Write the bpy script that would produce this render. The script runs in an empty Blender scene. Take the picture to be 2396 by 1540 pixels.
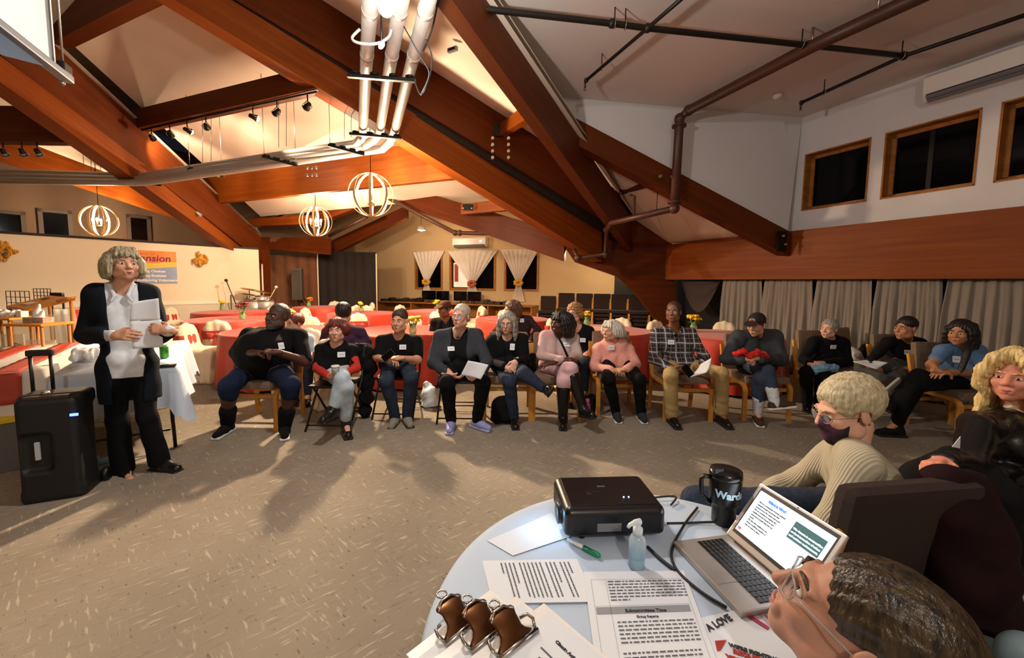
import bpy, bmesh, math, random
import numpy as np
from mathutils import Vector, Matrix
random.seed(7); np.random.seed(7)
SC = bpy.context.scene
COL = SC.collection
R = math.radians

# ---------------------------------------------------------------- camera
IMG_W, IMG_H = 2396, 1540
F, CX, CY = 930.0, 1198.0, 740.0
CAM_H = 1.5
PITCH = math.atan(78.0 / F)
ROLL = 0.012
_fw = Vector((0, math.cos(PITCH), -math.sin(PITCH)))
_r0 = Vector((1, 0, 0)); _u0 = Vector((0, math.sin(PITCH), math.cos(PITCH)))
_rt = _r0 * math.cos(ROLL) + _u0 * math.sin(ROLL)
_up = -_r0 * math.sin(ROLL) + _u0 * math.cos(ROLL)
CAM = Vector((0, 0, CAM_H))
cam_d = bpy.data.cameras.new('camera'); cam = bpy.data.objects.new('camera', cam_d); COL.objects.link(cam)
cam_d.sensor_fit = 'HORIZONTAL'; cam_d.sensor_width = 36.0; cam_d.lens = F / IMG_W * 36.0
cam_d.shift_y = -(IMG_H / 2 - CY) / IMG_W
cam_d.clip_start = 0.02; cam_d.clip_end = 200
_m = Matrix((( _rt.x, _up.x, -_fw.x, CAM.x), (_rt.y, _up.y, -_fw.y, CAM.y), (_rt.z, _up.z, -_fw.z, CAM.z), (0, 0, 0, 1)))
cam.matrix_world = _m
SC.camera = cam

# ---------------------------------------------------------------- world, exposure
w = bpy.data.worlds.new('world'); SC.world = w; w.use_nodes = True
w.node_tree.nodes['Background'].inputs[0].default_value = (0.02, 0.022, 0.03, 1)
w.node_tree.nodes['Background'].inputs[1].default_value = 0.3
vs = SC.view_settings
vs.view_transform = 'Standard'; vs.look = 'None'; vs.gamma = 1.0; vs.exposure = 0.3
try: vs.use_curve_mapping = False
except Exception: pass
SC.cycles.max_bounces = 6; SC.cycles.diffuse_bounces = 3; SC.cycles.glossy_bounces = 2
SC.cycles.transmission_bounces = 4; SC.cycles.transparent_max_bounces = 8
SC.cycles.sample_clamp_indirect = 6.0

# colour and strength of the room lamps and added fill lamps (lamps themselves are built further down)
WARM = (1.0, 0.75, 0.50); NEUTRAL = (1.0, 0.93, 0.86); COOL = (0.55, 0.78, 1.0)
P_ORB = 250.0; P_WORK = 120.0; P_TRACK = 90.0; P_FILL = 160.0

# ---------------------------------------------------------------- pixel -> world
def ray(x, y):
    return _fw + _rt * ((x - CX) / F) - _up * ((y - CY) / F)
def px(x, y, d):                 # point on the pixel's ray at distance d in front (world Y)
    r = ray(x, y); return CAM + r * (d / r.y)
def gp(x, y, z=0.0):             # where the pixel's ray meets the level z
    r = ray(x, y); return CAM + r * ((z - CAM_H) / r.z)
def plane_hit(x, y, p0, n):
    r = ray(x, y); return CAM + r * ((p0 - CAM).dot(n) / r.dot(n))

# ---------------------------------------------------------------- objects
def tag(o, label=None, cat=None, group=None, kind=None):
    if label: o['label'] = label
    if cat: o['category'] = cat
    if group: o['group'] = group
    if kind: o['kind'] = kind
    return o
def thing(name, label, cat, loc=(0, 0, 0), rz=0.0, group=None):
    o = bpy.data.objects.new(name, None); COL.objects.link(o)
    o.location = loc; o.rotation_euler = (0, 0, rz); o.empty_display_size = 0.1
    return tag(o, label, cat, group)
def mesh_obj(name, me, m, parent=None):
    o = bpy.data.objects.new(name, me); COL.objects.link(o)
    if m is not None: me.materials.append(m)
    if parent is not None: o.parent = parent
    return o
def copy_tree(o, parent=None):
    c = o.copy(); COL.objects.link(c); c.parent = parent
    for ch in list(o.children): copy_tree(ch, c)
    return c

class MB:
    """collects geometry for ONE mesh object"""
    def __init__(s): s.v = []; s.f = []; s.sm = []
    def add(s, vs, fs, smooth=False):
        o = len(s.v); s.v += [tuple(p) for p in vs]
        s.f += [tuple(i + o for i in f) for f in fs]; s.sm += [smooth] * len(fs); return s
    def box(s, c, h, rot=None, bev=0.0):
        c = Vector(c); hx, hy, hz = h
        if bev > 0:
            bm = bmesh.new(); bmesh.ops.create_cube(bm, size=1)
            for v in bm.verts: v.co = Vector((v.co.x * 2 * hx, v.co.y * 2 * hy, v.co.z * 2 * hz))
            bmesh.ops.bevel(bm, geom=list(bm.edges), offset=bev, segments=2, profile=0.7, affect='EDGES')
            vs = [v.co.copy() for v in bm.verts]
            for i, v in enumerate(bm.verts): v.index = i
            fs = [[v.index for v in f.verts] for f in bm.faces]; bm.free()
        else:
            vs = [Vector((a * hx, b * hy, e * hz)) for a in (-1, 1) for b in (-1, 1) for e in (-1, 1)]
            fs = [(0, 1, 3, 2), (4, 6, 7, 5), (0, 4, 5, 1), (2, 3, 7, 6), (0, 2, 6, 4), (1, 5, 7, 3)]
        if rot is not None: vs = [rot @ v for v in vs]
        return s.add([v + c for v in vs], fs)
    def tube(s, pts, r, n=8, cap=True, closed=False):
        pts = [Vector(p) for p in pts]; k = len(pts)
        rs = r if isinstance(r, (list, tuple)) else [r] * k
        prev = None; vs = []; fs = []
        for i, p in enumerate(pts):
            if closed: t = (pts[(i + 1) % k] - pts[i - 1])
            else: t = (pts[min(i + 1, k - 1)] - pts[max(i - 1, 0)])
            t = t.normalized() if t.length > 1e-9 else Vector((0, 0, 1))
            if prev is None:
                a = Vector((0, 0, 1)) if abs(t.z) < 0.9 else Vector((1, 0, 0))
                u = t.cross(a).normalized()
            else:
                u = prev - t * prev.dot(t); u = u.normalized() if u.length > 1e-6 else t.orthogonal().normalized()
            prev = u; w_ = t.cross(u)
            for j in range(n):
                an = 2 * math.pi * j / n
                vs.append(p + (u * math.cos(an) + w_ * math.sin(an)) * rs[i])
        m = k if closed else k - 1
        for i in range(m):
            for j in range(n):
                a = i * n + j; b = i * n + (j + 1) % n; c = ((i + 1) % k) * n + (j + 1) % n; d = ((i + 1) % k) * n + j
                fs.append((a, b, c, d))
        s.add(vs, fs, True)
        if cap and not closed:
            o = len(s.v) - len(vs)
            s.f.append(tuple(range(o + n - 1, o - 1, -1))); s.f.append(tuple(range(o + (k - 1) * n, o + k * n))); s.sm += [False, False]
        return s
    def lathe(s, prof, c=(0, 0, 0), n=16, rot=None, sx=1.0, sy=1.0):
        c = Vector(c); vs = []; fs = []; k = len(prof)
        for (r, z) in prof:
            for j in range(n):
                an = 2 * math.pi * j / n
                p = Vector((r * math.cos(an) * sx, r * math.sin(an) * sy, z))
                if rot is not None: p = rot @ p
                vs.append(c + p)
        for i in range(k - 1):
            for j in range(n):
                fs.append((i * n + j, i * n + (j + 1) % n, (i + 1) * n + (j + 1) % n, (i + 1) * n + j))
        s.add(vs, fs, True)
        o = len(s.v) - len(vs)
        if prof[0][0] > 1e-5: s.f.append(tuple(range(o + n - 1, o - 1, -1))); s.sm.append(False)
        if prof[-1][0] > 1e-5: s.f.append(tuple(range(o + (k - 1) * n, o + k * n))); s.sm.append(False)
        return s
    def ball(s, c, r, n=10, rot=None):
        if not isinstance(r, (tuple, list)): r = (r, r, r)
        pr = [(math.sin(math.pi * i / n), -math.cos(math.pi * i / n)) for i in range(n + 1)]
        m = Matrix.Diagonal(r); m = (rot @ m) if rot is not None else m
        return s.lathe(pr, c, max(8, n + 2), rot=m)
    def prism(s, poly, off):
        """polygon (list of points) extruded by the vector off"""
        off = Vector(off); n = len(poly); a = [Vector(p) for p in poly]; b = [p + off for p in a]
        nv = sum(((a[(i + 1) % n] - a[0]).cross(a[(i + 2) % n] - a[0]) for i in range(n - 2)), Vector())
        fs = [tuple(range(n)), tuple(range(2 * n - 1, n - 1, -1))] + [(i, i + n, (i + 1) % n + n, (i + 1) % n) for i in range(n)]
        if nv.dot(off) > 0: fs = [tuple(reversed(f)) for f in fs]
        return s.add(a + b, fs)
    def quadgrid(s, fn, nu, nv, smooth=True):
        vs = [fn(i / nu, j / nv) for j in range(nv + 1) for i in range(nu + 1)]
        fs = [(j * (nu + 1) + i, j * (nu + 1) + i + 1, (j + 1) * (nu + 1) + i + 1, (j + 1) * (nu + 1) + i) for j in range(nv) for i in range(nu)]
        return s.add(vs, fs, smooth)
    def mesh(s, name):
        me = bpy.data.meshes.new(name); me.from_pydata(s.v, [], s.f)
        me.polygons.foreach_set('use_smooth', s.sm); me.update(); return me
    def obj(s, name, m, parent=None):
        return mesh_obj(name, s.mesh(name), m, parent)

# ---------------------------------------------------------------- materials
MATS = {}
def lin(c):
    if isinstance(c, str):
        c = tuple(int(c[i:i + 2], 16) / 255 for i in (0, 2, 4))
        return tuple(x / 12.92 if x <= 0.04045 else ((x + 0.055) / 1.055) ** 2.4 for x in c)
    return tuple(c)
def mat(name, col, rough=0.6, var=0.0, vscale=8.0, bump=0.0, bscale=60.0, metal=0.0, spec=0.5, emit=None, es=0.0,
        trans=0.0, alpha=1.0, stretch=(1, 1, 1), sheen=0.0, coat=0.0, col2=None, detail=4.0):
    if name in MATS: return MATS[name]
    m = bpy.data.materials.new(name); m.use_nodes = True; nt = m.node_tree
    b = nt.nodes['Principled BSDF']; c = lin(col)
    b.inputs['Base Color'].default_value = (*c, 1); b.inputs['Roughness'].default_value = rough
    b.inputs['Metallic'].default_value = metal; b.inputs['Specular IOR Level'].default_value = spec
    b.inputs['Transmission Weight'].default_value = trans; b.inputs['Alpha'].default_value = alpha
    b.inputs['Sheen Weight'].default_value = sheen; b.inputs['Coat Weight'].default_value = coat
    if emit is not None:
        b.inputs['Emission Color'].default_value = (*lin(emit), 1); b.inputs['Emission Strength'].default_value = es
    if var > 0 or bump > 0 or col2 is not None:
        tc = nt.nodes.new('ShaderNodeTexCoord'); mp = nt.nodes.new('ShaderNodeMapping')
        mp.inputs['Scale'].default_value = stretch; nt.links.new(tc.outputs['Object'], mp.inputs['Vector'])
        if var > 0 or col2 is not None:
            n = nt.nodes.new('ShaderNodeTexNoise'); n.inputs['Scale'].default_value = vscale; n.inputs['Detail'].default_value = detail
            nt.links.new(mp.outputs[0], n.inputs['Vector'])
            rp = nt.nodes.new('ShaderNodeValToRGB'); e = rp.color_ramp.elements
            if col2 is not None: lo, hi = c, lin(col2)
            else: lo = tuple(x * (1 - var) for x in c); hi = tuple(min(1, x * (1 + var)) for x in c)
            e[0].color = (*lo, 1); e[1].color = (*hi, 1); e[0].position = 0.3; e[1].position = 0.7
            nt.links.new(n.outputs['Fac'], rp.inputs[0]); nt.links.new(rp.outputs[0], b.inputs['Base Color'])
        if bump > 0:
            n2 = nt.nodes.new('ShaderNodeTexNoise'); n2.inputs['Scale'].default_value = bscale; n2.inputs['Detail'].default_value = 3
            nt.links.new(mp.outputs[0], n2.inputs['Vector'])
            bp = nt.nodes.new('ShaderNodeBump'); bp.inputs['Strength'].default_value = bump; bp.inputs['Distance'].default_value = 0.01
            nt.links.new(n2.outputs['Fac'], bp.inputs['Height']); nt.links.new(bp.outputs[0], b.inputs['Normal'])
    MATS[name] = m; return m
def wood_mat(name, c1, c2, rough=0.45, lam=0.0, axis=0, gs=1.0):
    """grain stretched along the object's local X; lam = lamination height of glued beams"""
    if name in MATS: return MATS[name]
    m = bpy.data.materials.new(name); m.use_nodes = True; nt = m.node_tree; L = nt.links
    b = nt.nodes['Principled BSDF']; b.inputs['Roughness'].default_value = rough; b.inputs['Specular IOR Level'].default_value = 0.15
    tc = nt.nodes.new('ShaderNodeTexCoord'); mp = nt.nodes.new('ShaderNodeMapping')
    sc = [14 * gs] * 3; sc[axis] = 0.9 * gs; mp.inputs['Scale'].default_value = sc
    L.new(tc.outputs['Object'], mp.inputs['Vector'])
    n = nt.nodes.new('ShaderNodeTexNoise'); n.inputs['Scale'].default_value = 1.0; n.inputs['Detail'].default_value = 5; n.inputs['Distortion'].default_value = 0.6
    L.new(mp.outputs[0], n.inputs['Vector'])
    rp = nt.nodes.new('ShaderNodeValToRGB'); e = rp.color_ramp.elements
    e[0].color = (*lin(c1), 1); e[1].color = (*lin(c2), 1); e[0].position = 0.2; e[1].position = 0.8
    L.new(n.outputs['Fac'], rp.inputs[0]); out = rp.outputs[0]
    if lam > 0:
        sp = nt.nodes.new('ShaderNodeSeparateXYZ'); L.new(tc.outputs['Object'], sp.inputs[0])
        mu = nt.nodes.new('ShaderNodeMath'); mu.operation = 'MULTIPLY'; mu.inputs[1].default_value = 1.0 / lam; L.new(sp.outputs['Z'], mu.inputs[0])
        fr = nt.nodes.new('ShaderNodeMath'); fr.operation = 'FRACT'; L.new(mu.outputs[0], fr.inputs[0])
        gt = nt.nodes.new('ShaderNodeMath'); gt.operation = 'GREATER_THAN'; gt.inputs[1].default_value = 0.06; L.new(fr.outputs[0], gt.inputs[0])
        mx = nt.nodes.new('ShaderNodeMix'); mx.data_type = 'RGBA'; mx.blend_type = 'MULTIPLY'; mx.inputs[0].default_value = 1.0
        mr = nt.nodes.new('ShaderNodeMapRange'); mr.inputs[3].default_value = 0.9; mr.inputs[4].default_value = 1.0; L.new(gt.outputs[0], mr.inputs[0])
        L.new(out, mx.inputs[6]); L.new(mr.outputs[0], mx.inputs[7]); out = mx.outputs[2]
    L.new(out, b.inputs['Base Color'])
    bp = nt.nodes.new('ShaderNodeBump'); bp.inputs['Strength'].default_value = 0.12; bp.inputs['Distance'].default_value = 0.01
    L.new(n.outputs['Fac'], bp.inputs['Height']); L.new(bp.outputs[0], b.inputs['Normal'])
    MATS[name] = m; return m

def point_light(name, loc, power, col, rad=0.03, parent=None):
    l = bpy.data.lights.new(name, 'POINT'); l.energy = power; l.color = col; l.shadow_soft_size = rad
    o = bpy.data.objects.new(name, l); COL.objects.link(o); o.location = loc
    if parent: o.parent = parent
    return o
def spot_light(name, loc, target, power, col, ang, blend=0.4, rad=0.03, parent=None):
    l = bpy.data.lights.new(name, 'SPOT'); l.energy = power; l.color = col; l.shadow_soft_size = rad
    l.spot_size = ang; l.spot_blend = blend
    o = bpy.data.objects.new(name, l); COL.objects.link(o); o.location = loc
    o.rotation_euler = (Vector(target) - Vector(loc)).to_track_quat('-Z', 'Y').to_euler()
    if parent: o.parent = parent
    return o
# ================================================================ materials of the room
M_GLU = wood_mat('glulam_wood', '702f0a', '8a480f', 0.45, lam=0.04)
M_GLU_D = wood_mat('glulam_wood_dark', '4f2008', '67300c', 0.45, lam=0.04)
M_TRIM = wood_mat('window_trim_wood', '8a5424', 'b87a3c', 0.45)
M_CEIL = mat('ceiling_paint', 'e3d3bf', 0.9, var=0.03, vscale=1.5)
M_CEIL_R = mat('ceiling_paint_light_tint', 'd9cfc8', 0.9, var=0.03, vscale=1.5)  # same ceiling paint, the pinkish tone of the light put into its colour
M_WALLW = mat('wall_paint_white', 'd8d4d4', 0.85, var=0.02, vscale=2)
M_WALLT = mat('wall_paint_tan', 'c9ab80', 0.9, var=0.03, vscale=1.2)
M_WALLC = mat('wall_paint_cream', 'efe0c4', 0.85, var=0.02, vscale=1.0)
M_DARKWALL = mat('dark_brown_wall', '5b4634', 0.9, var=0.1, vscale=1.5)
M_GLASS_N = mat('night_glass', '060608', 0.08, spec=0.18)
M_BLACKMET = mat('black_steel', '17130f', 0.5, metal=0.6)
M_BLACKPIPE = mat('black_pipe', '1d1714', 0.45, metal=0.3, bump=0.1, bscale=90)
M_BRPIPE = mat('brown_painted_pipe', '4a2a1c', 0.45)
M_BOLT = mat('bolt_steel', 'a8a096', 0.35, metal=0.9)
M_ALU = mat('galvanised_tube', 'b4aca4', 0.45, metal=0.35, var=0.05, vscale=14)
M_WHITEPL = mat('white_plastic', 'e6e2dc', 0.35)
M_GREYPL = mat('grey_plastic', '77777a', 0.45)

def carpet_mat():
    m = bpy.data.materials.new('carpet'); m.use_nodes = True; nt = m.node_tree; L = nt.links
    b = nt.nodes['Principled BSDF']; b.inputs['Roughness'].default_value = 0.95; b.inputs['Specular IOR Level'].default_value = 0.1
    tc = nt.nodes.new('ShaderNodeTexCoord')
    def streak(rot, sx, sy, lo, hi, seed):
        m0 = nt.nodes.new('ShaderNodeMapping'); m0.inputs['Rotation'].default_value = (0, 0, rot); L.new(tc.outputs['Object'], m0.inputs[0])
        mp = nt.nodes.new('ShaderNodeMapping'); mp.inputs['Scale'].default_value = (sx, sy, 1)
        mp.inputs['Location'].default_value = (seed, seed * 2, seed)
        L.new(m0.outputs[0], mp.inputs[0])
        n = nt.nodes.new('ShaderNodeTexNoise'); n.inputs['Scale'].default_value = 1; n.inputs['Detail'].default_value = 2
        L.new(mp.outputs[0], n.inputs[0])
        r = nt.nodes.new('ShaderNodeMapRange'); r.inputs[1].default_value = lo; r.inputs[2].default_value = hi; L.new(n.outputs['Fac'], r.inputs[0])
        return r.outputs[0]
    def mix(fac, a, c):
        x = nt.nodes.new('ShaderNodeMix'); x.data_type = 'RGBA'
        if isinstance(fac, float): x.inputs[0].default_value = fac
        else: L.new(fac, x.inputs[0])
        for i, v in ((6, a), (7, c)):
            if isinstance(v, tuple): x.inputs[i].default_value = (*v, 1)
            else: L.new(v, x.inputs[i])
        return x.outputs[2]
    def mul(a, c):
        x = nt.nodes.new('ShaderNodeMath'); x.operation = 'MULTIPLY'; L.new(a, x.inputs[0])
        if isinstance(c, float): x.inputs[1].default_value = c
        else: L.new(c, x.inputs[1])
        return x.outputs[0]
    base = mix(streak(0, 1.2, 1.2, 0.35, 0.65, 3.0), lin('8a7f70'), lin('968b7b'))
    patch1 = streak(R(20), 3.2, 3.2, 0.45, 0.55, 1.0)
    # woven short streaks in two directions, taking turns in patches
    s1 = mul(streak(R(42), 9, 55, 0.60, 0.68, 0.0), patch1)
    inv = nt.nodes.new('ShaderNodeMath'); inv.operation = 'SUBTRACT'; inv.inputs[0].default_value = 1.0; L.new(patch1, inv.inputs[1])
    s2 = mul(streak(R(-40), 9, 55, 0.60, 0.68, 7.0), inv.outputs[0])
    c = mix(mul(s1, 0.5), base, lin('c8bda8')); c = mix(mul(s2, 0.5), c, lin('c8bda8'))
    d1 = streak(R(42), 20, 60, 0.66, 0.72, 11.0); c = mix(mul(d1, 0.6), c, lin('564a3c'))
    d2 = streak(R(-40), 9, 52, 0.62, 0.70, 5.0); c = mix(mul(d2, 0.35), c, lin('6a5e50'))
    L.new(c, b.inputs['Base Color'])
    n2 = nt.nodes.new('ShaderNodeTexNoise'); n2.inputs['Scale'].default_value = 260; L.new(tc.outputs['Object'], n2.inputs[0])
    bp = nt.nodes.new('ShaderNodeBump'); bp.inputs['Strength'].default_value = 0.5; bp.inputs['Distance'].default_value = 0.004
    L.new(n2.outputs['Fac'], bp.inputs['Height']); L.new(bp.outputs[0], b.inputs['Normal'])
    return m
M_CARPET = carpet_mat()

def struct(o, label=None, cat=None):
    o['kind'] = 'structure'
    if label: o['label'] = label
    if cat: o['category'] = cat
    return o

def slab_poly(name, pts, thick_vec, m, label=None):
    return struct(MB().prism(pts, thick_vec).obj(name, m), label)

def beam(name, a, b, width, m, label=None, parent=None, back=True):
    """a, b = (top point, bottom point) of the visible face at both ends; thickness runs away from the camera"""
    (at, ab), (bt, bb) = a, b
    at, ab, bt, bb = Vector(at), Vector(ab), Vector(bt), Vector(bb)
    X = (bb - ab).normalized(); pl = Vector((X.x, X.y, 0)).normalized()
    n = Vector((-pl.y, pl.x, 0))
    mid = (ab + bb) / 2 - CAM
    if n.dot(Vector((mid.x, mid.y, 0))) < 0: n = -n
    if not back: n = -n
    Y = n - X * n.dot(X); Y.normalize(); Z = X.cross(Y)
    if Z.z < 0: Y, Z = -Y, -Z
    M = Matrix(((X.x, Y.x, Z.x, ab.x), (X.y, Y.y, Z.y, ab.y), (X.z, Y.z, Z.z, ab.z), (0, 0, 0, 1)))
    inv = M.inverted()
    mb = MB().prism([inv @ p for p in (ab, bb, bt, at)], inv.to_3x3() @ (n * width))
    o = mb.obj(name, m, parent); o.matrix_world = M
    if parent is None: struct(o, label, 'beam')
    return o
def bpx(name, a, b, width, m, label=None):
    (x1, t1, b1, d1), (x2, t2, b2, d2) = a, b
    return beam(name, (px(x1, t1, d1), px(x1, b1, d1)), (px(x2, t2, d2), px(x2, b2, d2)), width, m, label)

# ================================================================ floor
o = struct(MB().prism([(-18, -9, 0), (14, -9, 0), (14, 20, 0), (-18, 20, 0)], (0, 0, -0.2)).obj('floor', M_CARPET))

# ================================================================ right wall (dormer side): direction of its level lines
_u = ray(777, 657); WU = Vector((_u.x, _u.y, 0)).normalized()
WN = Vector((-WU.y, WU.x, 0))                        # horizontal normal; turn to face the room
if WN.dot(-px(1840, 873, 6.87) + CAM) < 0: WN = -WN
WP = gp(1840, 873, 0.0)                              # floor point under the curtain
def wh(x, y, off=0.0): return plane_hit(x, y, WP + WN * off, WN)
Z_BB = wh(1840, 654).z; Z_BT = wh(1842, 545).z; Z_DC = wh(1857, 282).z
def wall_t(x): return (wh(x, 660) - WP).dot(WU)
def WPT(t, z, off=0.0): return WP + WU * t + WN * off + Vector((0, 0, z))
tC1 = wall_t(1573); tJ = wall_t(1850)
# big purlin along the wall
pur = beam('wall_beam', (WPT(tC1 + .1, Z_BT, .18), WPT(tC1 + .1, Z_BB, .18)), (WPT(tJ - 9.5, Z_BT, .18), WPT(tJ - 9.5, Z_BB, .18)), 0.2, M_GLU, 'long wide orange wooden beam running above the grey curtains')
# dormer wall above it, with window openings: built as strips around the openings
WIN = [((1885, 360), (1875, 495), (2040, 320)), ((2072, 312), (2060, 467), (2300, 250)), ((2343, 237), (2327, 425), None)]
spans = []
zt_w = wh(2072, 312).z; zb_w = wh(2060, 467).z
for (a, b_, c_) in WIN:
    t0 = ((wh(*a) + wh(*b_)) / 2 - WP).dot(WU)
    t1 = (wh(*c_) - WP).dot(WU) if c_ else t0 - 1.45
    spans.append((t0, t1))
TEND = tJ - 9.5
mb = MB()
def wstrip(t0, t1, z0, z1):
    a = [WPT(t0, z0), WPT(t1, z0), WPT(t1, z1), WPT(t0, z1)]
    mb.prism(a, -WN * 0.25)
wstrip(tJ + .3, TEND, Z_BT - .25, zb_w); wstrip(tJ + .3, TEND, zt_w, Z_DC + .1)
edges = [tJ + .3] + [v for s_ in spans for v in s_] + [TEND]
for i in range(0, len(edges), 2): wstrip(edges[i], edges[i + 1], zb_w, zt_w)
struct(mb.obj('wall_right', M_WALLW))
for k, (t0, t1) in enumerate(spans):
    fr = MB(); dep = 0.2
    def jamb(p, q, wdt):   # strip lining the reveal
        fr.prism([p, q, q - WN * dep, p - WN * dep], wdt)
    z0, z1 = zb_w, zt_w; e = 0.02
    up_ = Vector((0, 0, 1))
    for pz, sgn in ((z0, 1), (z1, -1)): jamb(WPT(t0, pz, .012), WPT(t1, pz, .012), up_ * e * sgn)
    for pt, sgn in ((t0, -1), (t1, 1)): jamb(WPT(pt, z0, .012), WPT(pt, z1, .012), WU * e * sgn)
    # inner sash
    for pz, sgn in ((z0 + .02, 1), (z1 - .02, -1)): fr.prism([WPT(t0, pz, -.14), WPT(t1, pz, -.14), WPT(t1, pz, -.19), WPT(t0, pz, -.19)], up_ * .05 * sgn)
    for pt, sgn in ((t0 - .02, -1), (t1 + .02, 1)): fr.prism([WPT(pt, z0, -.14), WPT(pt, z1, -.14), WPT(pt, z1, -.19), WPT(pt, z0, -.19)], WU * .05 * sgn)
    wf = struct(fr.obj('window_%d' % (k + 1), M_TRIM), ['small dark window nearest the corner of the white dormer wall', 'wide dark window in the middle of the white dormer wall', 'dark window cut by the right edge of the photo'][k], 'window')
    MB().prism([WPT(t0, z0, -.165), WPT(t1, z0, -.165), WPT(t1, z1, -.165), WPT(t0, z1, -.165)], -WN * .01).obj('pane', M_GLASS_N, wf)
    if k == 1:
        tm = t0 + (t1 - t0) * .45
        MB().prism([WPT(tm, z0, -.15), WPT(tm - .05, z0, -.15), WPT(tm - .05, z1, -.15), WPT(tm, z1, -.15)], -WN * .015).obj('mullion', M_BLACKMET, wf)
# low wall behind the curtains
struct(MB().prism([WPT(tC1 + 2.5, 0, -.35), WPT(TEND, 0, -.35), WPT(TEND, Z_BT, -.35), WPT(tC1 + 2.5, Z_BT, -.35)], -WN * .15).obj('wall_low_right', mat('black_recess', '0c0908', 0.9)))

# dormer ceiling and cheek wall
J0 = WPT(tJ, 0); J0.z = Z_DC
CH = px(1315, 240, 6.2); CH.z = Z_DC
T0 = gp(1095, -75, Z_DC)
slab_poly('ceiling_dormer', [J0 + WN * -.2, CH, T0, T0 + (T0 - CH) * 3.0, WPT(TEND, Z_DC, -.2)], (0, 0, .12), M_CEIL_R)
cw = WN.copy(); chd = (CH - J0); chd.z = 0; chn = Vector((-chd.y, chd.x, 0)).normalized()
if chn.y < 0: chn = -chn
r4a_t, r4a_b = px(1318, 268, 6.2), px(1330, 335, 6.25); r4b_t, r4b_b = px(1842, 545, 6.75), px(1838, 600, 6.75)
slab_poly('wall_cheek', [J0, CH, r4a_t - Vector((0, 0, .1)), r4b_t - Vector((0, 0, .1))], chn * .12, M_WALLW)
beam('cheek_beam', (r4a_t - chn * .08, r4a_b - chn * .08), (r4b_t - chn * .08, r4b_b - chn * .08), .22, M_GLU_D, 'dark wooden beam sloping down to the long wall beam below white cheek wall')

# ================================================================ rafters
C1d = 9.1
# A: the big double rafter
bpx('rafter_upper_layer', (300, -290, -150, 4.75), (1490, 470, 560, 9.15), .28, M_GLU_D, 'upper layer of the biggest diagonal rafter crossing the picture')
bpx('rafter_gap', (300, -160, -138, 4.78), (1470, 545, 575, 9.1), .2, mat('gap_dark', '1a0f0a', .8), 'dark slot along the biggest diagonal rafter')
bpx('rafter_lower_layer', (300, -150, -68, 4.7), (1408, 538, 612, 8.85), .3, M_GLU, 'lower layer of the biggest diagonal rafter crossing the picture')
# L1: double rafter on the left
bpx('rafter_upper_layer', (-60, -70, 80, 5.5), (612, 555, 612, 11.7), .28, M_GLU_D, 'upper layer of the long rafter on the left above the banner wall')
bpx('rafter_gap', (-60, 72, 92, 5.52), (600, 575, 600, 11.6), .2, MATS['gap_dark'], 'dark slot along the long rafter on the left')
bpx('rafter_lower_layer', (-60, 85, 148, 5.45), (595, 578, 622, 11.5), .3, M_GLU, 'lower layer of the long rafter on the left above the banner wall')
# L2 far left rafter
bpx('rafter', (-120, 262, 335, 8.1), (600, 538, 572, 11.9), .25, M_GLU, 'rafter far left running behind the hanging tubes')
# purlins between the rafters
bpx('purlin', (120, 15, 100, 6.4), (420, -165, -55, 5.0), .2, M_GLU_D, 'short cross beam in the top left corner of the ceiling')
bpx('purlin', (292, 262, 306, 8.0), (735, 153, 206, 5.75), .2, M_GLU_D, 'cross beam carrying the track lights')
bpx('purlin', (462, 405, 480, 10.3), (1075, 322, 416, 7.2), .12, M_GLU, 'bright orange cross beam behind the round pendant lamps')
bpx('purlin', (-160, 245, 327, 7.0), (205, 250, 334, 7.15), .2, M_GLU_D, 'dark cross beam at the left edge above the small spotlights')
# R3: rafter by the dormer
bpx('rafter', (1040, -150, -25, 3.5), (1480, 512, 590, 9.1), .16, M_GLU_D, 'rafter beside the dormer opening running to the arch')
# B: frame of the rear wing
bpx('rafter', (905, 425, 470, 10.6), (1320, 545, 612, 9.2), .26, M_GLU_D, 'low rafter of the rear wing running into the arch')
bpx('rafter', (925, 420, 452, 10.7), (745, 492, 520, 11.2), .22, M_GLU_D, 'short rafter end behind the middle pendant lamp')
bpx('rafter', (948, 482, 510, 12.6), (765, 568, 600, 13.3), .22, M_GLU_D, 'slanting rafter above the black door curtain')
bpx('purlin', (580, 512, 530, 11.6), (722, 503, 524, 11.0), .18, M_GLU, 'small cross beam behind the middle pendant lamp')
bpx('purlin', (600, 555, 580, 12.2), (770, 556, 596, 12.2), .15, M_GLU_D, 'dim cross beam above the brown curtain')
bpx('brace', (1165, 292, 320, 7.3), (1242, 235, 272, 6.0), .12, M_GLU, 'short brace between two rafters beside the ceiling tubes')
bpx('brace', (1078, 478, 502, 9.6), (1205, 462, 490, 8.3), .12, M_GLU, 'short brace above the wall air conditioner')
bpx('brace', (1425, 432, 460, 8.3), (1525, 408, 432, 7.0), .12, M_GLU_D, 'short brace below the sloping cheek beam')
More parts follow.
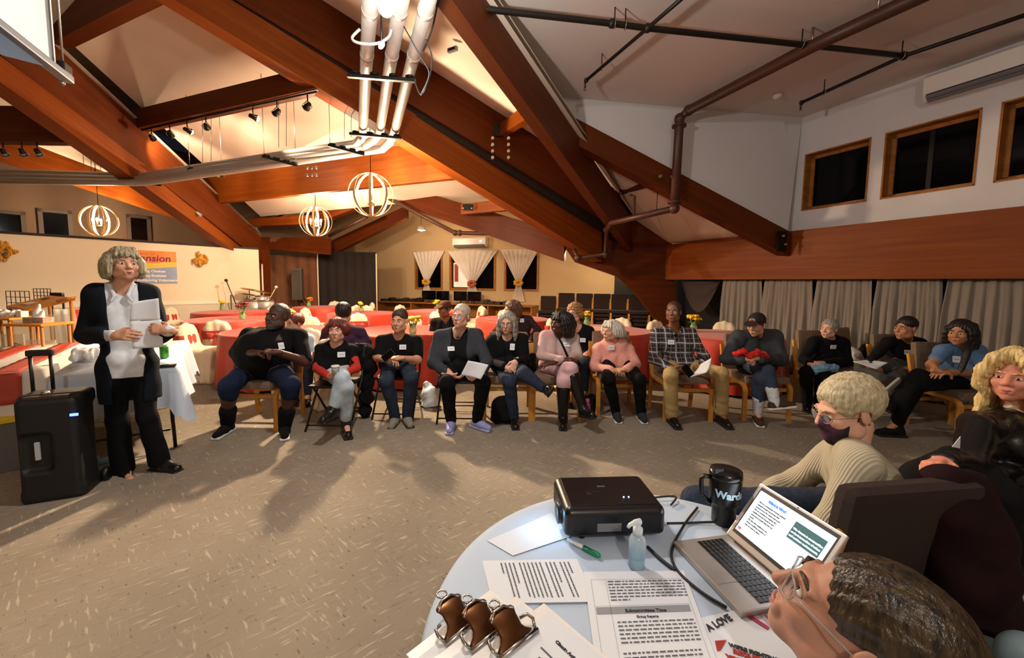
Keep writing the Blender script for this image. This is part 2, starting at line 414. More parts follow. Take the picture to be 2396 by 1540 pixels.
# arch column
ap = [(1300, 545), (1345, 612), (1440, 645), (1485, 683), (1520, 728), (1542, 760), (1556, 800), (1600, 800), (1578, 660), (1574, 572), (1482, 500), (1420, 500)]
colp = [px(x, y, 9.15) for x, y in ap]
foot = [Vector((colp[6].x, 9.15, 0)), Vector((colp[7].x, 9.15, 0))]
colp = colp[:6] + foot + colp[8:]
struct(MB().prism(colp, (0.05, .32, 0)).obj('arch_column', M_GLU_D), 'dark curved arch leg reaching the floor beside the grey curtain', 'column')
ap = [(532, 575), (600, 560), (612, 585), (614, 700), (600, 700), (596, 655), (570, 622), (540, 604)]
colp = [px(x, y, 11.7) for x, y in ap]; colp[3].z = 0; colp[4].z = 0
struct(MB().prism(colp, (0.05, .32, 0)).obj('arch_column', M_GLU_D), 'arch leg at the end of the banner wall', 'column')

# ================================================================ roof panels
def lift(p, z): p = Vector(p); p.z += z; return p
A0, A1 = px(300, -290, 4.75), px(1490, 470, 9.15)
L0, L1_ = px(-60, -70, 5.5), px(612, 555, 11.7)
def panel(name, pts, m=M_CEIL):
    mb = MB(); n = len(pts); mb.v = [tuple(p) for p in pts] + [tuple(lift(p, .1)) for p in pts]
    mb.f = [tuple(range(n)), tuple(range(2 * n - 1, n - 1, -1))] + [(i, (i + 1) % n, (i + 1) % n + n, i + n) for i in range(n)]; mb.sm = [False] * (n + 2)
    return struct(mb.obj(name, m))
def ruled(name, a0, a1, b0, b1, m=M_CEIL, n=12):
    mb = MB()
    def f(i, j): return Vector(a0).lerp(a1, i).lerp(Vector(b0).lerp(b1, i), j)
    vs = []; 
    mb.quadgrid(lambda i, j: f(i, j), n, n); k = len(mb.v)
    mb.quadgrid(lambda i, j: f(i, j) + Vector((0, 0, .08)), n, n)
    mb.f = mb.f[:n * n] + [tuple(reversed(q)) for q in mb.f[n * n:]]
    return struct(mb.obj(name, m))
UPZ = Vector((0, 0, .42))
ruled('ceiling_left_bay', L0 + (L0 - L1_) * .4 + UPZ * .1, L1_ + UPZ * 1.4, A0 + (A0 - A1) * .4 + UPZ, A1 + UPZ)
R0, R1 = px(1040, -150, 3.5), px(1480, 512, 9.1)
ruled('ceiling_middle_bay', A0 + (A0 - A1) * .4, A1, R0 + (R0 - R1) * 1.0 + Vector((.12, .1, -.12)), R1 + Vector((.2, 0.1, -.05)))
B0, B1 = px(-120, 262, 8.1), px(600, 538, 11.9)
ruled('ceiling_far_left_bay', B0 + (B0 - B1) * .5, B1, L0 + (L0 - L1_) * .4, L1_)
# small bay between dormer rafter, cheek beam and arch
panel('ceiling_corner_bay', [px(1325, 272, 6.4), r4b_t + Vector((0, .15, .0)), WPT(tC1, Z_BT + .02, .1), R1 + Vector((.1, 0, -.05))])
# strip between dormer rafter and dormer ceiling
slab_poly('wall_dormer_side', [CH, T0, R0.lerp(R1, .04) + Vector((.06, .1, -.1)), r4a_t + Vector((0, .1, -.15))], (-.04, .03, 0), M_WALLW)
# rear wing: back wall with windows, its ceiling
BU = Matrix.Rotation(R(45), 3, 'Z') @ WU; BU = -BU if BU.x < 0 else BU     # level direction of the rear wall
BP = px(1140, 702, 14.3); BP.z = 0
BN = Vector((BU.y, -BU.x, 0)); BN = BN if BN.y < 0 else -BN
def bh(x, y, off=0.0): return plane_hit(x, y, BP + BN * off, BN)
def BT(x, y): p = bh(x, y); return (p - BP).dot(BU), p.z
def BPT(t, z, off=0.0): return BP + BU * t + BN * off + Vector((0, 0, z))
tl = BT(600, 660)[0]; tr_ = BT(1620, 660)[0]
bw = []
for (x0, y0, x1, y1) in ((971, 597, 1036, 677), (1052, 596, 1160, 681), (1180, 595, 1261, 683)):
    a = BT(x0, (y0 + y1) / 2)[0]; b_ = BT(x1, (y0 + y1) / 2)[0]; bw.append((a, b_))
bz1 = BT(1100, 595)[1]; bz0 = BT(1100, 679)[1]
mb = MB()
def bstrip(t0, t1, z0, z1): mb.prism([BPT(t0, z0), BPT(t1, z0), BPT(t1, z1), BPT(t0, z1)], -BN * .2)
bstrip(tl, tr_, 0, bz0); bstrip(tl, tr_, bz1, 6.0)
ed = [tl] + [v for s_ in bw for v in s_] + [tr_]
for i in range(0, len(ed), 2): bstrip(ed[i], ed[i + 1], bz0, bz1)
struct(mb.obj('wall_rear', M_WALLT))
for k, (t0, t1) in enumerate(bw):
    fr = MB()
    for (a, b_, c, d_) in ((t0, t0 + .07, bz0, bz1), (t1 - .07, t1, bz0, bz1), (t0 + .07, t1 - .07, bz0, bz0 + .07), (t0 + .07, t1 - .07, bz1 - .07, bz1)):
        fr.prism([BPT(a, c, .03), BPT(b_, c, .03), BPT(b_, d_, .03), BPT(a, d_, .03)], -BN * .18)
    wf = struct(fr.obj('window_%d' % (k + 4), M_TRIM), ['left rear window with a sheer curtain gathered by an orange bow', 'middle rear window with a sheer curtain and lit glass', 'right rear window with a sheer curtain gathered by a yellow bow'][k], 'window')
    MB().prism([BPT(t0 + .07, bz0 + .07, -.1), BPT(t1 - .07, bz0 + .07, -.1), BPT(t1 - .07, bz1 - .07, -.1), BPT(t0 + .07, bz1 - .07, -.1)], -BN * .02).obj('pane', M_GLASS_N, wf)
# rear wing ceiling: from the lower ends of the bays back to the rear wall
apx_f = px(925, 405, 10.9); apx_b = px(900, 440, 15.6)
ruled('ceiling_rear_right', apx_f, R1 + Vector((.3, .3, .3)), apx_b, BPT(tr_, 2.6), M_CEIL, 4)
ruled('ceiling_rear_left', L1_ + Vector((-.4, .2, .3)), apx_f, px(560, 560, 16.5), apx_b, M_CEIL, 4)

# banner wall on the left
pl0, pl1 = px(-260, 530, 6.9), px(612, 583, 11.6)
pl0.z = pl1.z = (px(0, 545, 7.7).z + px(500, 575, 10.2).z) / 2
q0 = gp_ = px(0, 545, 7.7); q1 = px(560, 579, 10.7)
pdir = (q1 - q0); pdir.z = 0; pdir.normalize(); pn = Vector((pdir.y, -pdir.x, 0)); pn = pn if pn.y < 0 else -pn
PZ = (q0.z + q1.z) / 2
def PP(s_, z, off=0.0): return Vector((q0.x, q0.y, 0)) + pdir * s_ + pn * off + Vector((0, 0, z))
PL = (q1 - q0).length + .45
def ph(x, y, off=0.0): return plane_hit(x, y, PP(0, 0, off), pn)
struct(MB().prism([PP(-6, 0), PP(PL, 0), PP(PL, PZ), PP(-6, PZ)], -pn * .12).obj('wall_left', M_WALLC))
zr = ph(420, 713).z
tr1 = struct(MB().prism([PP(-6, zr, .025), PP(PL, zr, .025), PP(PL, zr + .06, .025), PP(-6, zr + .06, .025)], -pn * .025).obj('trim_1', mat('rail_paint', 'f4ead6', .6)), 'white chair rail along the banner wall')
struct(MB().prism([PP(-6, 0, .01), PP(PL, 0, .01), PP(PL, zr, .01), PP(-6, zr, .01)], -pn * .01).obj('trim_2', mat('wainscot_paint', 'd9ccb8', .7)), 'pale wainscot below the chair rail')
struct(MB().prism([PP(-6, PZ - .02, .02), PP(PL, PZ - .02, .02), PP(PL, PZ + .03, .02), PP(-6, PZ + .03, .02)], -pn * .16).obj('trim_3', mat('dark_cap', '2a1a10', .7)), 'dark cap along the top of the banner wall')
# far clerestory wall behind the banner wall, with dark windows
def fq(s_, z): return PP(s_, z, -2.6)
FN = pn
struct(MB().prism([fq(-8, 0), fq(PL + 3, 0), fq(PL + 3, 5.2), fq(-8, 5.2)], -pn * .2).obj('wall_far_left', M_DARKWALL))
for k, (x0, y0, x1, y1) in enumerate(((-40, 488, 64, 545), (92, 488, 172, 548), (298, 502, 354, 556))):
    pa = plane_hit(x0, y1, fq(0, 0), pn); pb = plane_hit(x1, y1, fq(0, 0), pn); s0 = (pa - fq(0, 0)).dot(pdir); s1 = (pb - fq(0, 0)).dot(pdir)
    z1 = plane_hit(x0, y0, fq(0, 0), pn).z; z0 = z1 - 1.0
    fr = MB()
    for (a, b_, c, d_) in ((s0, s0 + .08, z0, z1), (s1 - .08, s1, z0, z1), (s0, s1, z0, z0 + .08), (s0, s1, z1 - .08, z1)):
        fr.prism([fq(a, c) + pn * .03, fq(b_, c) + pn * .03, fq(b_, d_) + pn * .03, fq(a, d_) + pn * .03], pn * .04)
    wf = struct(fr.obj('window_%d' % (k + 7), mat('dark_trim', '3a2a1c', .6)), ['dark high window at the far left edge', 'second dark high window behind the banner wall', 'small dark high window right of the left pendant lamp'][k], 'window')
    MB().prism([fq(s0, z0), fq(s1, z0), fq(s1, z1), fq(s0, z1)], pn * .02).obj('pane', M_GLASS_N, wf).location = (0, 0, 0)

# rest of the hall behind the camera
struct(MB().prism([(-14, -4.2, 0), (11, -4.2, 0), (11, -4.2, 8), (-14, -4.2, 8)], (0, -.2, 0)).obj('wall_behind', mat('wall_paint_back', 'cdbfae', .9)))
struct(MB().prism([(-14, -4.2, 0), (-14, 14, 0), (-14, 14, 8), (-14, -4.2, 8)], (-.2, 0, 0)).obj('wall_far_side', MATS['wall_paint_back']))
struct(MB().prism([(-14, -4.2, 7.2), (11, -4.2, 7.2), (11, 18, 7.2), (-14, 18, 7.2)], (0, 0, .2)).obj('ceiling_top', M_CEIL))
# ================================================================ lamps
M_BULB = mat('lit_bulb', 'ffffff', .4, emit=(1.0, .78, .5), es=60)
M_BULBW = mat('lit_bulb_white', 'ffffff', .4, emit=(1.0, .96, .9), es=120)
M_BAND = mat('pale_wood_band', 'c9a56a', .5, var=.12, vscale=20)
M_SOCK = mat('candle_socket', 'd8c8a8', .5)
def orb(px_, py_, d, dia, label, power=1.0, down=0.0):
    c = px(px_, py_, d); r = dia / 2
    t = thing('pendant_lamp', label, 'lamp', c, 0, 'round pendant lamps')
    for k in range(4):
        mb = MB(); an = math.pi * k / 4 + .3; w2, th = .022, .006
        n = 40; vs = []; fs = []
        for i in range(n):
            a = 2 * math.pi * i / n; u = Vector((math.cos(an), math.sin(an), 0)); nrm = Vector((-u.y, u.x, 0))
            for (rr, ss) in ((r - th, -w2), (r, -w2), (r, w2), (r - th, w2)):
                vs.append((u * math.cos(a) + Vector((0, 0, 1)) * math.sin(a)) * rr * (1 if k % 2 == 0 else .985) + nrm * ss)
        for i in range(n):
            for j in range(4):
                fs.append((i * 4 + j, i * 4 + (j + 1) % 4, ((i + 1) % n) * 4 + (j + 1) % 4, ((i + 1) % n) * 4 + j))
        mb.add(vs, fs); mb.obj('band', M_BAND, t)
    MB().tube([(0, 0, r), (0, 0, -.12)], .008, 6).obj('stem', M_BLACKMET, t)
    hub = MB().lathe([(.0, -.2), (.05, -.17), (.06, -.12), (.02, -.1)], n=12).obj('hub', M_BLACKMET, t)
    MB().tube([(0, 0, -.15), (0, 0, -r)], .008, 6).obj('lower_stem', M_BLACKMET, t)
    for k in range(4):
        a = k * math.pi / 2 + .5; ex, ey = .11 * math.cos(a), .11 * math.sin(a)
        MB().tube([(0, 0, -.14), (ex * .6, ey * .6, -.17), (ex, ey, -.12), (ex, ey, -.1)], .006, 6).obj('arm', M_BLACKMET, t)
        MB().tube([(ex, ey, -.1), (ex, ey, -.02)], .013, 8).obj('candle', M_SOCK, t)
        MB().ball((ex, ey, .02), (.02, .02, .042), 8).obj('bulb', M_BULB, t)
    mb = MB(); zc = 2.2
    z = r; pts = []
    mb.tube([(0, 0, r), (0, 0, r + zc)], .006, 6); mb.obj('chain', M_BLACKMET, t)
    point_light('pendant_light', (0, 0, .06), P_ORB * power, WARM, .09, t)
    if down: spot_light('pendant_fill_spot', (0, 0, -.02), (0, 0, -1), P_ORB * down, WARM, R(165), .35, .07, t)  # added spot: stronger light below the lamp without brightening the beams above
    return t
orb(868, 456, 6.6, .70, 'nearest round banded pendant lamp, in front of the orange cross beam', 2.0, 4.5)
orb(739, 518, 9.4, .70, 'farther round pendant lamp above the tall white pole', 1.3)
orb(232, 517, 9.3, .70, 'round pendant lamp above the banner wall on the left', 1.2)

# bare white work lamp among the ceiling tubes
wl = px(903, 14, 2.55)
t = thing('work_lamp', 'glaring white lamp between the ceiling tubes', 'lamp', wl)
MB().ball((0, 0, 0), (.05, .05, .06), 10).obj('bulb', M_BULBW, t)
MB().lathe([(.03, .05), (.035, .06), (.03, .14), (.02, .15)], n=12).obj('socket', M_WHITEPL, t)
MB().tube([(0, 0, .15), (0, 0, .75)], .006, 6).obj('flex', M_BLACKMET, t)
point_light('work_light', (0.02, 0.02, -.1), P_WORK, NEUTRAL, .07, t)
l2 = px(893, 106, 3.2)
t = thing('work_lamp', 'small second bulb below the glaring lamp between the tubes', 'lamp', l2)
MB().ball((0, 0, 0), (.018, .018, .03), 8, Matrix.Rotation(R(40), 3, 'Y')).obj('bulb', M_BULBW, t)
MB().tube([(0, 0, .02), (.0, 0, .25)], .008, 6).obj('flex', M_BLACKMET, t)

# track lights under the cross beam
pa, pb = px(300, 306, 8.0), px(735, 207, 5.75)
def along(x):   # point under the beam at pixel column x
    best = None
    for i in range(401):
        q = pa.lerp(pb, i / 400.0); v = q - CAM
        xx = CX + F * v.dot(_rt) / v.dot(_fw)
        if best is None or abs(xx - x) < best[0]: best = (abs(xx - x), q)
    return best[1]
tr = MB().tube([pa - Vector((0, 0, .015)) + Vector((0, .06, 0)), pb - Vector((0, 0, .015)) + Vector((0, .06, 0))], .014, 6).obj('light_track', M_BLACKMET)
tag(tr, 'thin black lighting track under the cross beam', 'track')
M_BULBD = mat('lit_spot_lens', 'ffffff', .3, emit=(1.0, .85, .62), es=22)
M_CHROME = mat('chrome', 'c8c8c8', .15, metal=1.0)
def track_head(p, aim, label, on=True, size=1.0):
    t = thing('track_light', label, 'lamp', p, 0, 'track lights')
    d = (Vector(aim) - Vector(p)).normalized(); q = d.to_track_quat('Z', 'Y').to_matrix()
    MB().tube([(0, 0, 0), (0, 0, -.07 * size)], .008 * size, 6).obj('bracket', M_BLACKMET, t)
    c = Vector((0, 0, -.13 * size))
    mb = MB(); n = 14
    mb.tube([Vector((0, 0, -.07 * size)), c + q @ Vector((.055 * size, 0, 0)), c + q @ Vector((.05 * size, 0, .04 * size))], .006 * size, 5)
    mb.tube([Vector((0, 0, -.07 * size)), c + q @ Vector((-.055 * size, 0, 0)), c + q @ Vector((-.05 * size, 0, .04 * size))], .006 * size, 5)
    mb.obj('yoke', M_CHROME, t)
    MB().lathe([(.015, -.06), (.03, -.05), (.035, 0.0), (.055, .055)], c, 14, q.to_4x4().to_3x3() * 1.0).obj('shade', M_BLACKMET, t).scale = (1, 1, 1)
    MB().ball(c + q @ Vector((0, 0, .045)), .04 * size, 8).obj('bulb', M_BULBD if on else M_GREYPL, t)
    if on: spot_light('track_spot', c + d * .12, Vector(aim) - Vector(p), P_TRACK, WARM, R(95), .6, .04, t)
    return t
aims = [px(480, 440, 10), px(600, 640, 11), px(700, 420, 9), px(560, 430, 9.8), px(880, 380, 7.6), px(250, 640, 9), px(420, 620, 9.5)]
for k, (x, on) in enumerate(((347, 1), (390, 0), (430, 1), (475, 1), (585, 1), (642, 0), (714, 0))):
    p = along(x) - Vector((0, 0, .03)) + Vector((0, .06, 0))
    track_head(p, aims[k], ['track light nearest the left rafter, shining', 'second track light from the left, dark', 'third track light from the left, tilted and shining', 'fourth track light from the left beside two thin wires', 'brightest track light in the middle of the row', 'sixth track light from the left, black and unlit', 'rightmost black track light near the big rafter'][k], bool(on), 1.15)
for k, x in enumerate((6, 50, 86)):
    p = px(x, 332, 7.05)
    track_head(p, px(200 + 60 * k, 640, 9.0), ['unlit spotlight cut by the left edge below the dark beam', 'middle unlit spotlight below the dark beam at the left', 'right unlit spotlight below the dark beam at the left'][k], False, 1.3)
# added, unseen lamps: fill light from behind the camera and over the far tables
for k, (x, y, z, p_) in enumerate(((0.6, -2.4, 3.7, P_FILL * 1.1), (2.6, 11.5, 2.55, P_FILL * .5), (-3.0, 13.2, 3.2, P_FILL * .5))):
    t = thing('fill_lamp', ['added fill lamp behind the camera, out of view', 'added fill lamp hidden behind the arch over the rear tables', 'added fill lamp hidden behind the cross beam over the rear tables'][k], 'lamp', (x, y, z))
    MB().lathe([(.02, .12), (.1, .1), (.14, 0), (.12, -.02)], n=16).obj('shade', M_WHITEPL, t)
    MB().ball((0, 0, 0), .05, 8).obj('bulb', M_BULB, t); MB().tube([(0, 0, .12), (0, 0, 1.2)], .006, 6).obj('rod', M_BLACKMET, t)
    point_light('fill_light', (0, 0, -.08), p_, NEUTRAL if k == 0 else WARM, .1, t)
# ================================================================ things on walls and under the ceiling
def pipe_fit(mb, p, r): mb.ball(p, r * 1.45, 8)
# black sprinkler pipes below the dormer ceiling
ZP = Z_DC - .16
def sp_pipe(name, pts, r, m, label, hang=(), z=None, fit=True):
    P3 = [gp(x, y, z or ZP) if not isinstance(x, Vector) else x for x, y in pts]
    t = thing(name, label, 'pipe', (P3[0].x, P3[0].y, P3[0].z)); o0 = Vector(t.location)
    L_ = [p - o0 for p in P3]
    mb = MB().tube(L_, r, 10); mb.obj('pipe_run', m, t)
    if fit:
        for q in L_[1:-1] + [L_[-1]]: MB().ball(q, r * 1.5, 8).obj('fitting', m, t)
    for (x, y) in hang:
        q = gp(x, y, z or ZP) - o0
        MB().tube([q, q + Vector((0, 0, Z_DC - (z or ZP)))], .006, 6).obj('hanger_rod', M_BLACKMET, t)
        ring = [q + Vector((0, math.cos(a) * (r + .012), math.sin(a) * (r + .012))) for a in [i * math.pi / 5 for i in range(10)]]
        MB().tube(ring, .005, 5, closed=True).obj('hanger_ring', M_BOLT, t)
    return t
sp_pipe('sprinkler_pipe', [(1005, 3), (1035, 10), (1432, 55), (1515, 66), (1890, 106), (2115, 131)], .03, M_BLACKPIPE, 'long black sprinkler pipe crossing the dormer ceiling', ((1438, 56), (1463, 59), (1876, 104), (2110, 130)))
sp_pipe('sprinkler_pipe', [(1640, -42), (1515, 66), (1372, 188)], .02, M_BLACKPIPE, 'thin black sprinkler branch pointing at the rafter', ((1408, 158),))
sp_pipe('sprinkler_pipe', [(2480, 8), (2115, 131), (1876, 240)], .022, M_BLACKPIPE, 'thin black sprinkler branch near the dormer windows', ((1928, 215),))
for (x, y, lb) in ((1369, 192, 'drop sprinkler head at the end of the branch by the rafter'), (1874, 242, 'drop sprinkler head at the end of the branch by the windows')):
    p = gp(x, y, ZP); t = thing('fire_sprinkler', lb, 'sprinkler', p)
    MB().tube([(0, 0, 0), (0, 0, -.07)], .014, 8).obj('body', M_BRPIPE, t); MB().lathe([(.0, -.1), (.022, -.1), (.022, -.095), (.006, -.07)], n=10).obj('deflector', M_BOLT, t)
# thick brown pipe: along the ceiling, down the cheek wall, back to the arch
Q = [gp(2230, -45, ZP - .02), gp(1905, 106, ZP - .02), gp(1612, 258, ZP - .02)]
Q += [px(1590, 278, Q[-1].y + .05), px(1578, 488, Q[-1].y + .05)]
Q += [px(1430, 522, 7.3), px(1420, 538, 8.3), px(1416, 596, 8.6), px(1352, 604, 8.5), px(1343, 585, 8.6)]
t = thing('brown_pipe', 'thick brown painted pipe bending down the white cheek wall to the arch', 'pipe', Q[3])
mb = MB().tube([q - Q[3] for q in Q[:5]], .068, 12).obj('pipe_run', M_BRPIPE, t)
MB().tube([q - Q[3] for q in Q[4:]], .05, 10).obj('pipe_run', M_BRPIPE, t)
for q in (Q[2], Q[3], Q[4], Q[6], Q[7], Q[8]): MB().ball(q - Q[3], .08, 8).obj('elbow', M_BRPIPE, t)
for q in (Q[3].lerp(Q[4], .08), Q[3].lerp(Q[4], .93)): MB().lathe([(.105, -.015), (.105, .015)], q - Q[3], 14).obj('flange', M_BRPIPE, t)
q = Q[4].lerp(Q[5], .6) - Q[3]; MB().tube([q, q + Vector((0, 0, .36)), q + Vector((-.08, 0, .38))], .02, 8).obj('stub', M_BRPIPE, t)
q = Q[4].lerp(Q[5], .25) - Q[3]; MB().tube([q, q + Vector((0, 0, .5))], .006, 6).obj('hanger_rod', M_BLACKMET, t)
for (x, y) in ((1900, 105), (2055, 20)):
    q = gp(x, y, ZP - .02) - Q[3]; MB().tube([q, q + Vector((0, 0, .18))], .012, 6).obj('hanger_rod', M_BOLT, t)
# pipe under the low rafter of the rear wing
P3 = [px(905, 462, 10.5), px(1065, 545, 10.0), px(1108, 546, 9.9), px(1250, 548, 9.6)]
t = thing('brown_pipe', 'brown pipe running under the low rafter above the air conditioner', 'pipe', P3[1])
MB().tube([p - P3[1] for p in P3], .05, 10).obj('pipe_run', M_BRPIPE, t)
for q in (P3[1], P3[1].lerp(P3[2], .25), ): MB().ball(q - P3[1], .075, 8).obj('coupling', M_BRPIPE, t)
P3 = [px(858, 508, 11.6), px(770, 552, 12.2)]
t = thing('brown_pipe', 'thin dark pipe slanting behind the pendant lamps', 'pipe', P3[0]); MB().tube([p - P3[0] for p in P3], .05, 8).obj('pipe_run', M_BRPIPE, t)

# three galvanised tubes from overhead to the far left
def tubes():
    run = [((880, -200), (973, -200), (1055, -200), 2.53), ((856, 170), (910, 170), (957, 172), 4.45), ((849, 310), (888, 312), (922, 315), 6.1)]
    Z2 = 3.5
    lb = ['left one of the three galvanised tubes under the ceiling', 'middle one of the three galvanised tubes under the ceiling', 'right one of the three galvanised tubes under the ceiling']
    turn = [(842, 335), (862, 340), (905, 347)]
    far1 = [(330, 412), (330, 420), (335, 428)]; far2 = [(-120, 400), (-120, 410), (-120, 420)]
    for k in range(3):
        pts = [px(*run[i][k], run[i][3]) for i in range(3)]
        e = px(*turn[k], 6.4); zz = e.z
        f1 = gp(*far1[k], zz); f1 = px(*far1[k], 7.9 - .1 * k); f2 = px(*far2[k], 7.9 - .1 * k)
        P_ = pts[:3]; b = (e - pts[2])
        bend = [pts[2].lerp(e, .55), e.lerp(f1, .015), e.lerp(f1, .05)]
        path = P_ + bend + [f1.lerp(e, .02), f1.lerp(f2, .03), f2]
        t = thing('ceiling_tube', lb[k], 'tube', pts[2], 0, 'galvanised ceiling tubes')
        MB().tube([p - pts[2] for p in path], .062, 14).obj('tube', M_ALU, t)
        for u in (.45, .8):
            q = pts[0].lerp(pts[1], u) - pts[2]; dd = (pts[1] - pts[0]).normalized()
            MB().tube([q, q + dd * .05], .066, 14).obj('joint', M_ALU, t)
tubes()
M_STRUT = mat('strut_channel', '2a2a2a', .4, metal=.7)
def strut(a, b, label, rods=True, h=.035):
    a, b = Vector(a), Vector(b); c = (a + b) / 2; d = b - a
    t = thing('strut_channel', label, 'bracket', c, 0, 'tube brackets')
    q = d.to_track_quat('X', 'Z').to_matrix()
    MB().box((0, 0, 0), (d.length / 2, .02, h / 2), q).obj('channel', M_STRUT, t)
    for u in (.12, .4, .68, .92): MB().tube([d * (u - .5) + Vector((0, 0, h / 2)), d * (u - .5) + Vector((0, 0, h / 2 + .02))], .05, 8).obj('clamp', M_BLACKMET, t)
    if rods:
        for u in (.05, .95): MB().tube([d * (u - .5), d * (u - .5) + Vector((0, 0, 1.3))], .005, 5).obj('rod', M_BOLT, t)
    return t
strut(px(813, 177, 4.3), px(972, 189, 4.3), 'nearer steel bracket across the three tubes', False)
strut(px(818, 313, 5.9), px(938, 323, 5.9), 'bracket where the three tubes bend to the left', False)
for k, (x0, y0, x1, y1, d) in enumerate(((768, 340, 852, 362, 6.2), (614, 366, 696, 388, 6.7), (440, 396, 524, 412, 7.4), (296, 424, 378, 434, 8.0), (196, 418, 240, 432, 8.0))):
    strut(px(x0, y0, d), px(x1, y1, d + .05), ['bracket on the tubes right above the orange beam', 'second bracket from the bend of the tubes', 'third bracket from the bend of the tubes', 'fourth bracket near the left bend of the tubes', 'last bracket on the tubes above the left pendant'][k], k in (0, 1, 2, 4))
# cables hanging beside the tubes
def cable(pts, r, m, label, n=6, cat='cable', name='cable'):
    from mathutils import geometry
    P = [Vector(p) for p in pts]; out = []
    for i in range(len(P) - 1):
        p0, p1, p2, p3 = P[max(i - 1, 0)], P[i], P[i + 1], P[min(i + 2, len(P) - 1)]
        for k in range(8):
            u = k / 8; out.append(0.5 * ((2 * p1) + (p2 - p0) * u + (2 * p0 - 5 * p1 + 4 * p2 - p3) * u * u + (3 * p1 - p0 - 3 * p2 + p3) * u ** 3))
    out.append(P[-1]); o0 = out[0].copy()
    o = MB().tube([p - o0 for p in out], r, n).obj(name, m); o.location = o0
    return tag(o, label, cat)
M_CABLE = mat('black_cable', '15110f', .5); M_CABLEW = mat('white_cable', '8a8682', .6)
cable([px(945, 62, 3.2), px(985, 135, 3.2), px(1004, 174, 3.2), px(985, 222, 3.2)], .006, M_CABLE, 'black cable loop hanging right of the tubes, inner strand')
cable([px(996, 92, 3.3), px(1010, 130, 3.3), px(1006, 175, 3.3), px(986, 222, 3.3), px(970, 190, 3.4)], .006, M_CABLE, 'black cable loop hanging right of the tubes, outer strand')
cable([px(842, 68, 3.3), px(824, 88, 3.3), px(838, 100, 3.3), px(880, 102, 3.3), px(908, 88, 3.3), px(916, 70, 3.3)], .011, M_CABLEW, 'white cable loop around the galvanised tubes')
cable([px(1026, 0, 3.6), px(1010, 70, 3.7), px(990, 120, 3.8)], .008, M_CABLE, 'black cable running along the right tube')
# thin wires by the track lights
for k, (x, y0, y1, d) in enumerate(((474, 300, 382, 7.5), (494, 295, 378, 7.5), (652, 225, 345, 6.3), (670, 222, 342, 6.3), (806, 255, 325, 6.2), (822, 262, 322, 6.2), (213, 335, 412, 8.2), (222, 340, 412, 8.2))):
    a, b = px(x, y0 - 40, d), px(x, y1, d)
    o = MB().tube([(0, 0, 0), b - a], .004, 5).obj('suspension_wire', M_BLACKMET); o.location = a
    tag(o, 'thin suspension wire ' + ['left of the pair under the fourth track light', 'right of the pair under the fourth track light', 'left of the pair between two unlit track lights', 'right of the pair between two unlit track lights', 'left of the pair beside the tube bracket', 'right of the pair beside the tube bracket', 'left of the pair above the left tubes', 'right of the pair above the left tubes'][k], 'wire', 'suspension wires')
# white ribbon and wire bundle at the left rafter
o = MB().tube([px(457, 420, 9.7) - px(457, 480, 9.7), (0, 0, 0)], .05, 6).obj('steel_hanger', mat('hanger_metal', '3a3026', .5, metal=.5)); o.location = px(457, 480, 9.7); tag(o, 'dark steel hanger strap at the end of the orange beam', 'hanger')
t = thing('ribbon_bow', 'small white ribbon bow tied on the left rafter', 'ribbon', px(452, 490, 9.3))
for a, l in ((200, .18), (320, .22), (250, .16)): MB().tube([(0, 0, 0), (math.cos(R(a)) * l, 0, math.sin(R(a)) * l)], [.015, .04], 6).obj('tail', M_CABLEW, t)
# steel plates and bolts on the beams
def plate(x, y, w_, h_, d, bolts, label):
    c = px(x, y, d); s = d / F
    t = thing('steel_plate', label, 'plate', c)
    MB().box((0, 0, 0), (w_ * s / 2, .02, h_ * s / 2), bev=.004).obj('plate_body', M_BLACKMET, t)
    for (bx, by) in bolts: MB().lathe([(.022, -.012), (.018, .012)], ((bx - x) * s, -.028, -(by - y) * s), 8, Matrix.Rotation(R(90), 3, 'X')).obj('bolt', M_BOLT, t)
plate(1329, 305, 32, 50, 6.1, ((1314, 308), (1342, 311)), 'black steel plate where cheek beam meets dormer rafter')
plate(1829, 565, 20, 46, 6.55, ((1830, 553), (1836, 572)), 'black steel bracket where cheek beam meets long wall beam')
plate(292, 287, 20, 42, 7.8, ((290, 300), (290, 324)), 'black steel hanger where the track beam meets the left rafter')
plate(1165, 305, 18, 26, 7.2, (), 'small black steel hanger on the biggest rafter')
plate(1095, 485, 24, 14, 9.2, ((1084, 488), (1104, 488)), 'small steel bracket above the air conditioner')
plate(1428, 452, 14, 26, 8.0, (), 'dark steel hanger at the short brace below the cheek beam')
for k, (x0, y0, dx, dy, nx, ny, d, lb) in enumerate(((720, 393, 11, 17, 3, 2, 7.9, 'six bright bolts on the orange cross beam'), (1153, 325, 37, 15, 2, 4, 6.9, 'two rows of bolts on the biggest rafter'), (1543, 414, 28, 0, 2, 1, 6.3, 'pair of bolts on the cheek beam beside the brown pipe'), (250, 410, 25, 1, 2, 1, 9.3, 'pair of bolts on the far left rafter'))):
    t = thing('bolt_set', lb, 'bolts', px(x0, y0, d))
    for i in range(nx):
        for j in range(ny):
            p = px(x0 + dx * i, y0 + dy * j, d) - Vector(t.location)
            MB().lathe([(.03, 0), (.026, .05)], p, 8, Matrix.Rotation(R(90), 3, 'X')).obj('bolt', M_BOLT, t)
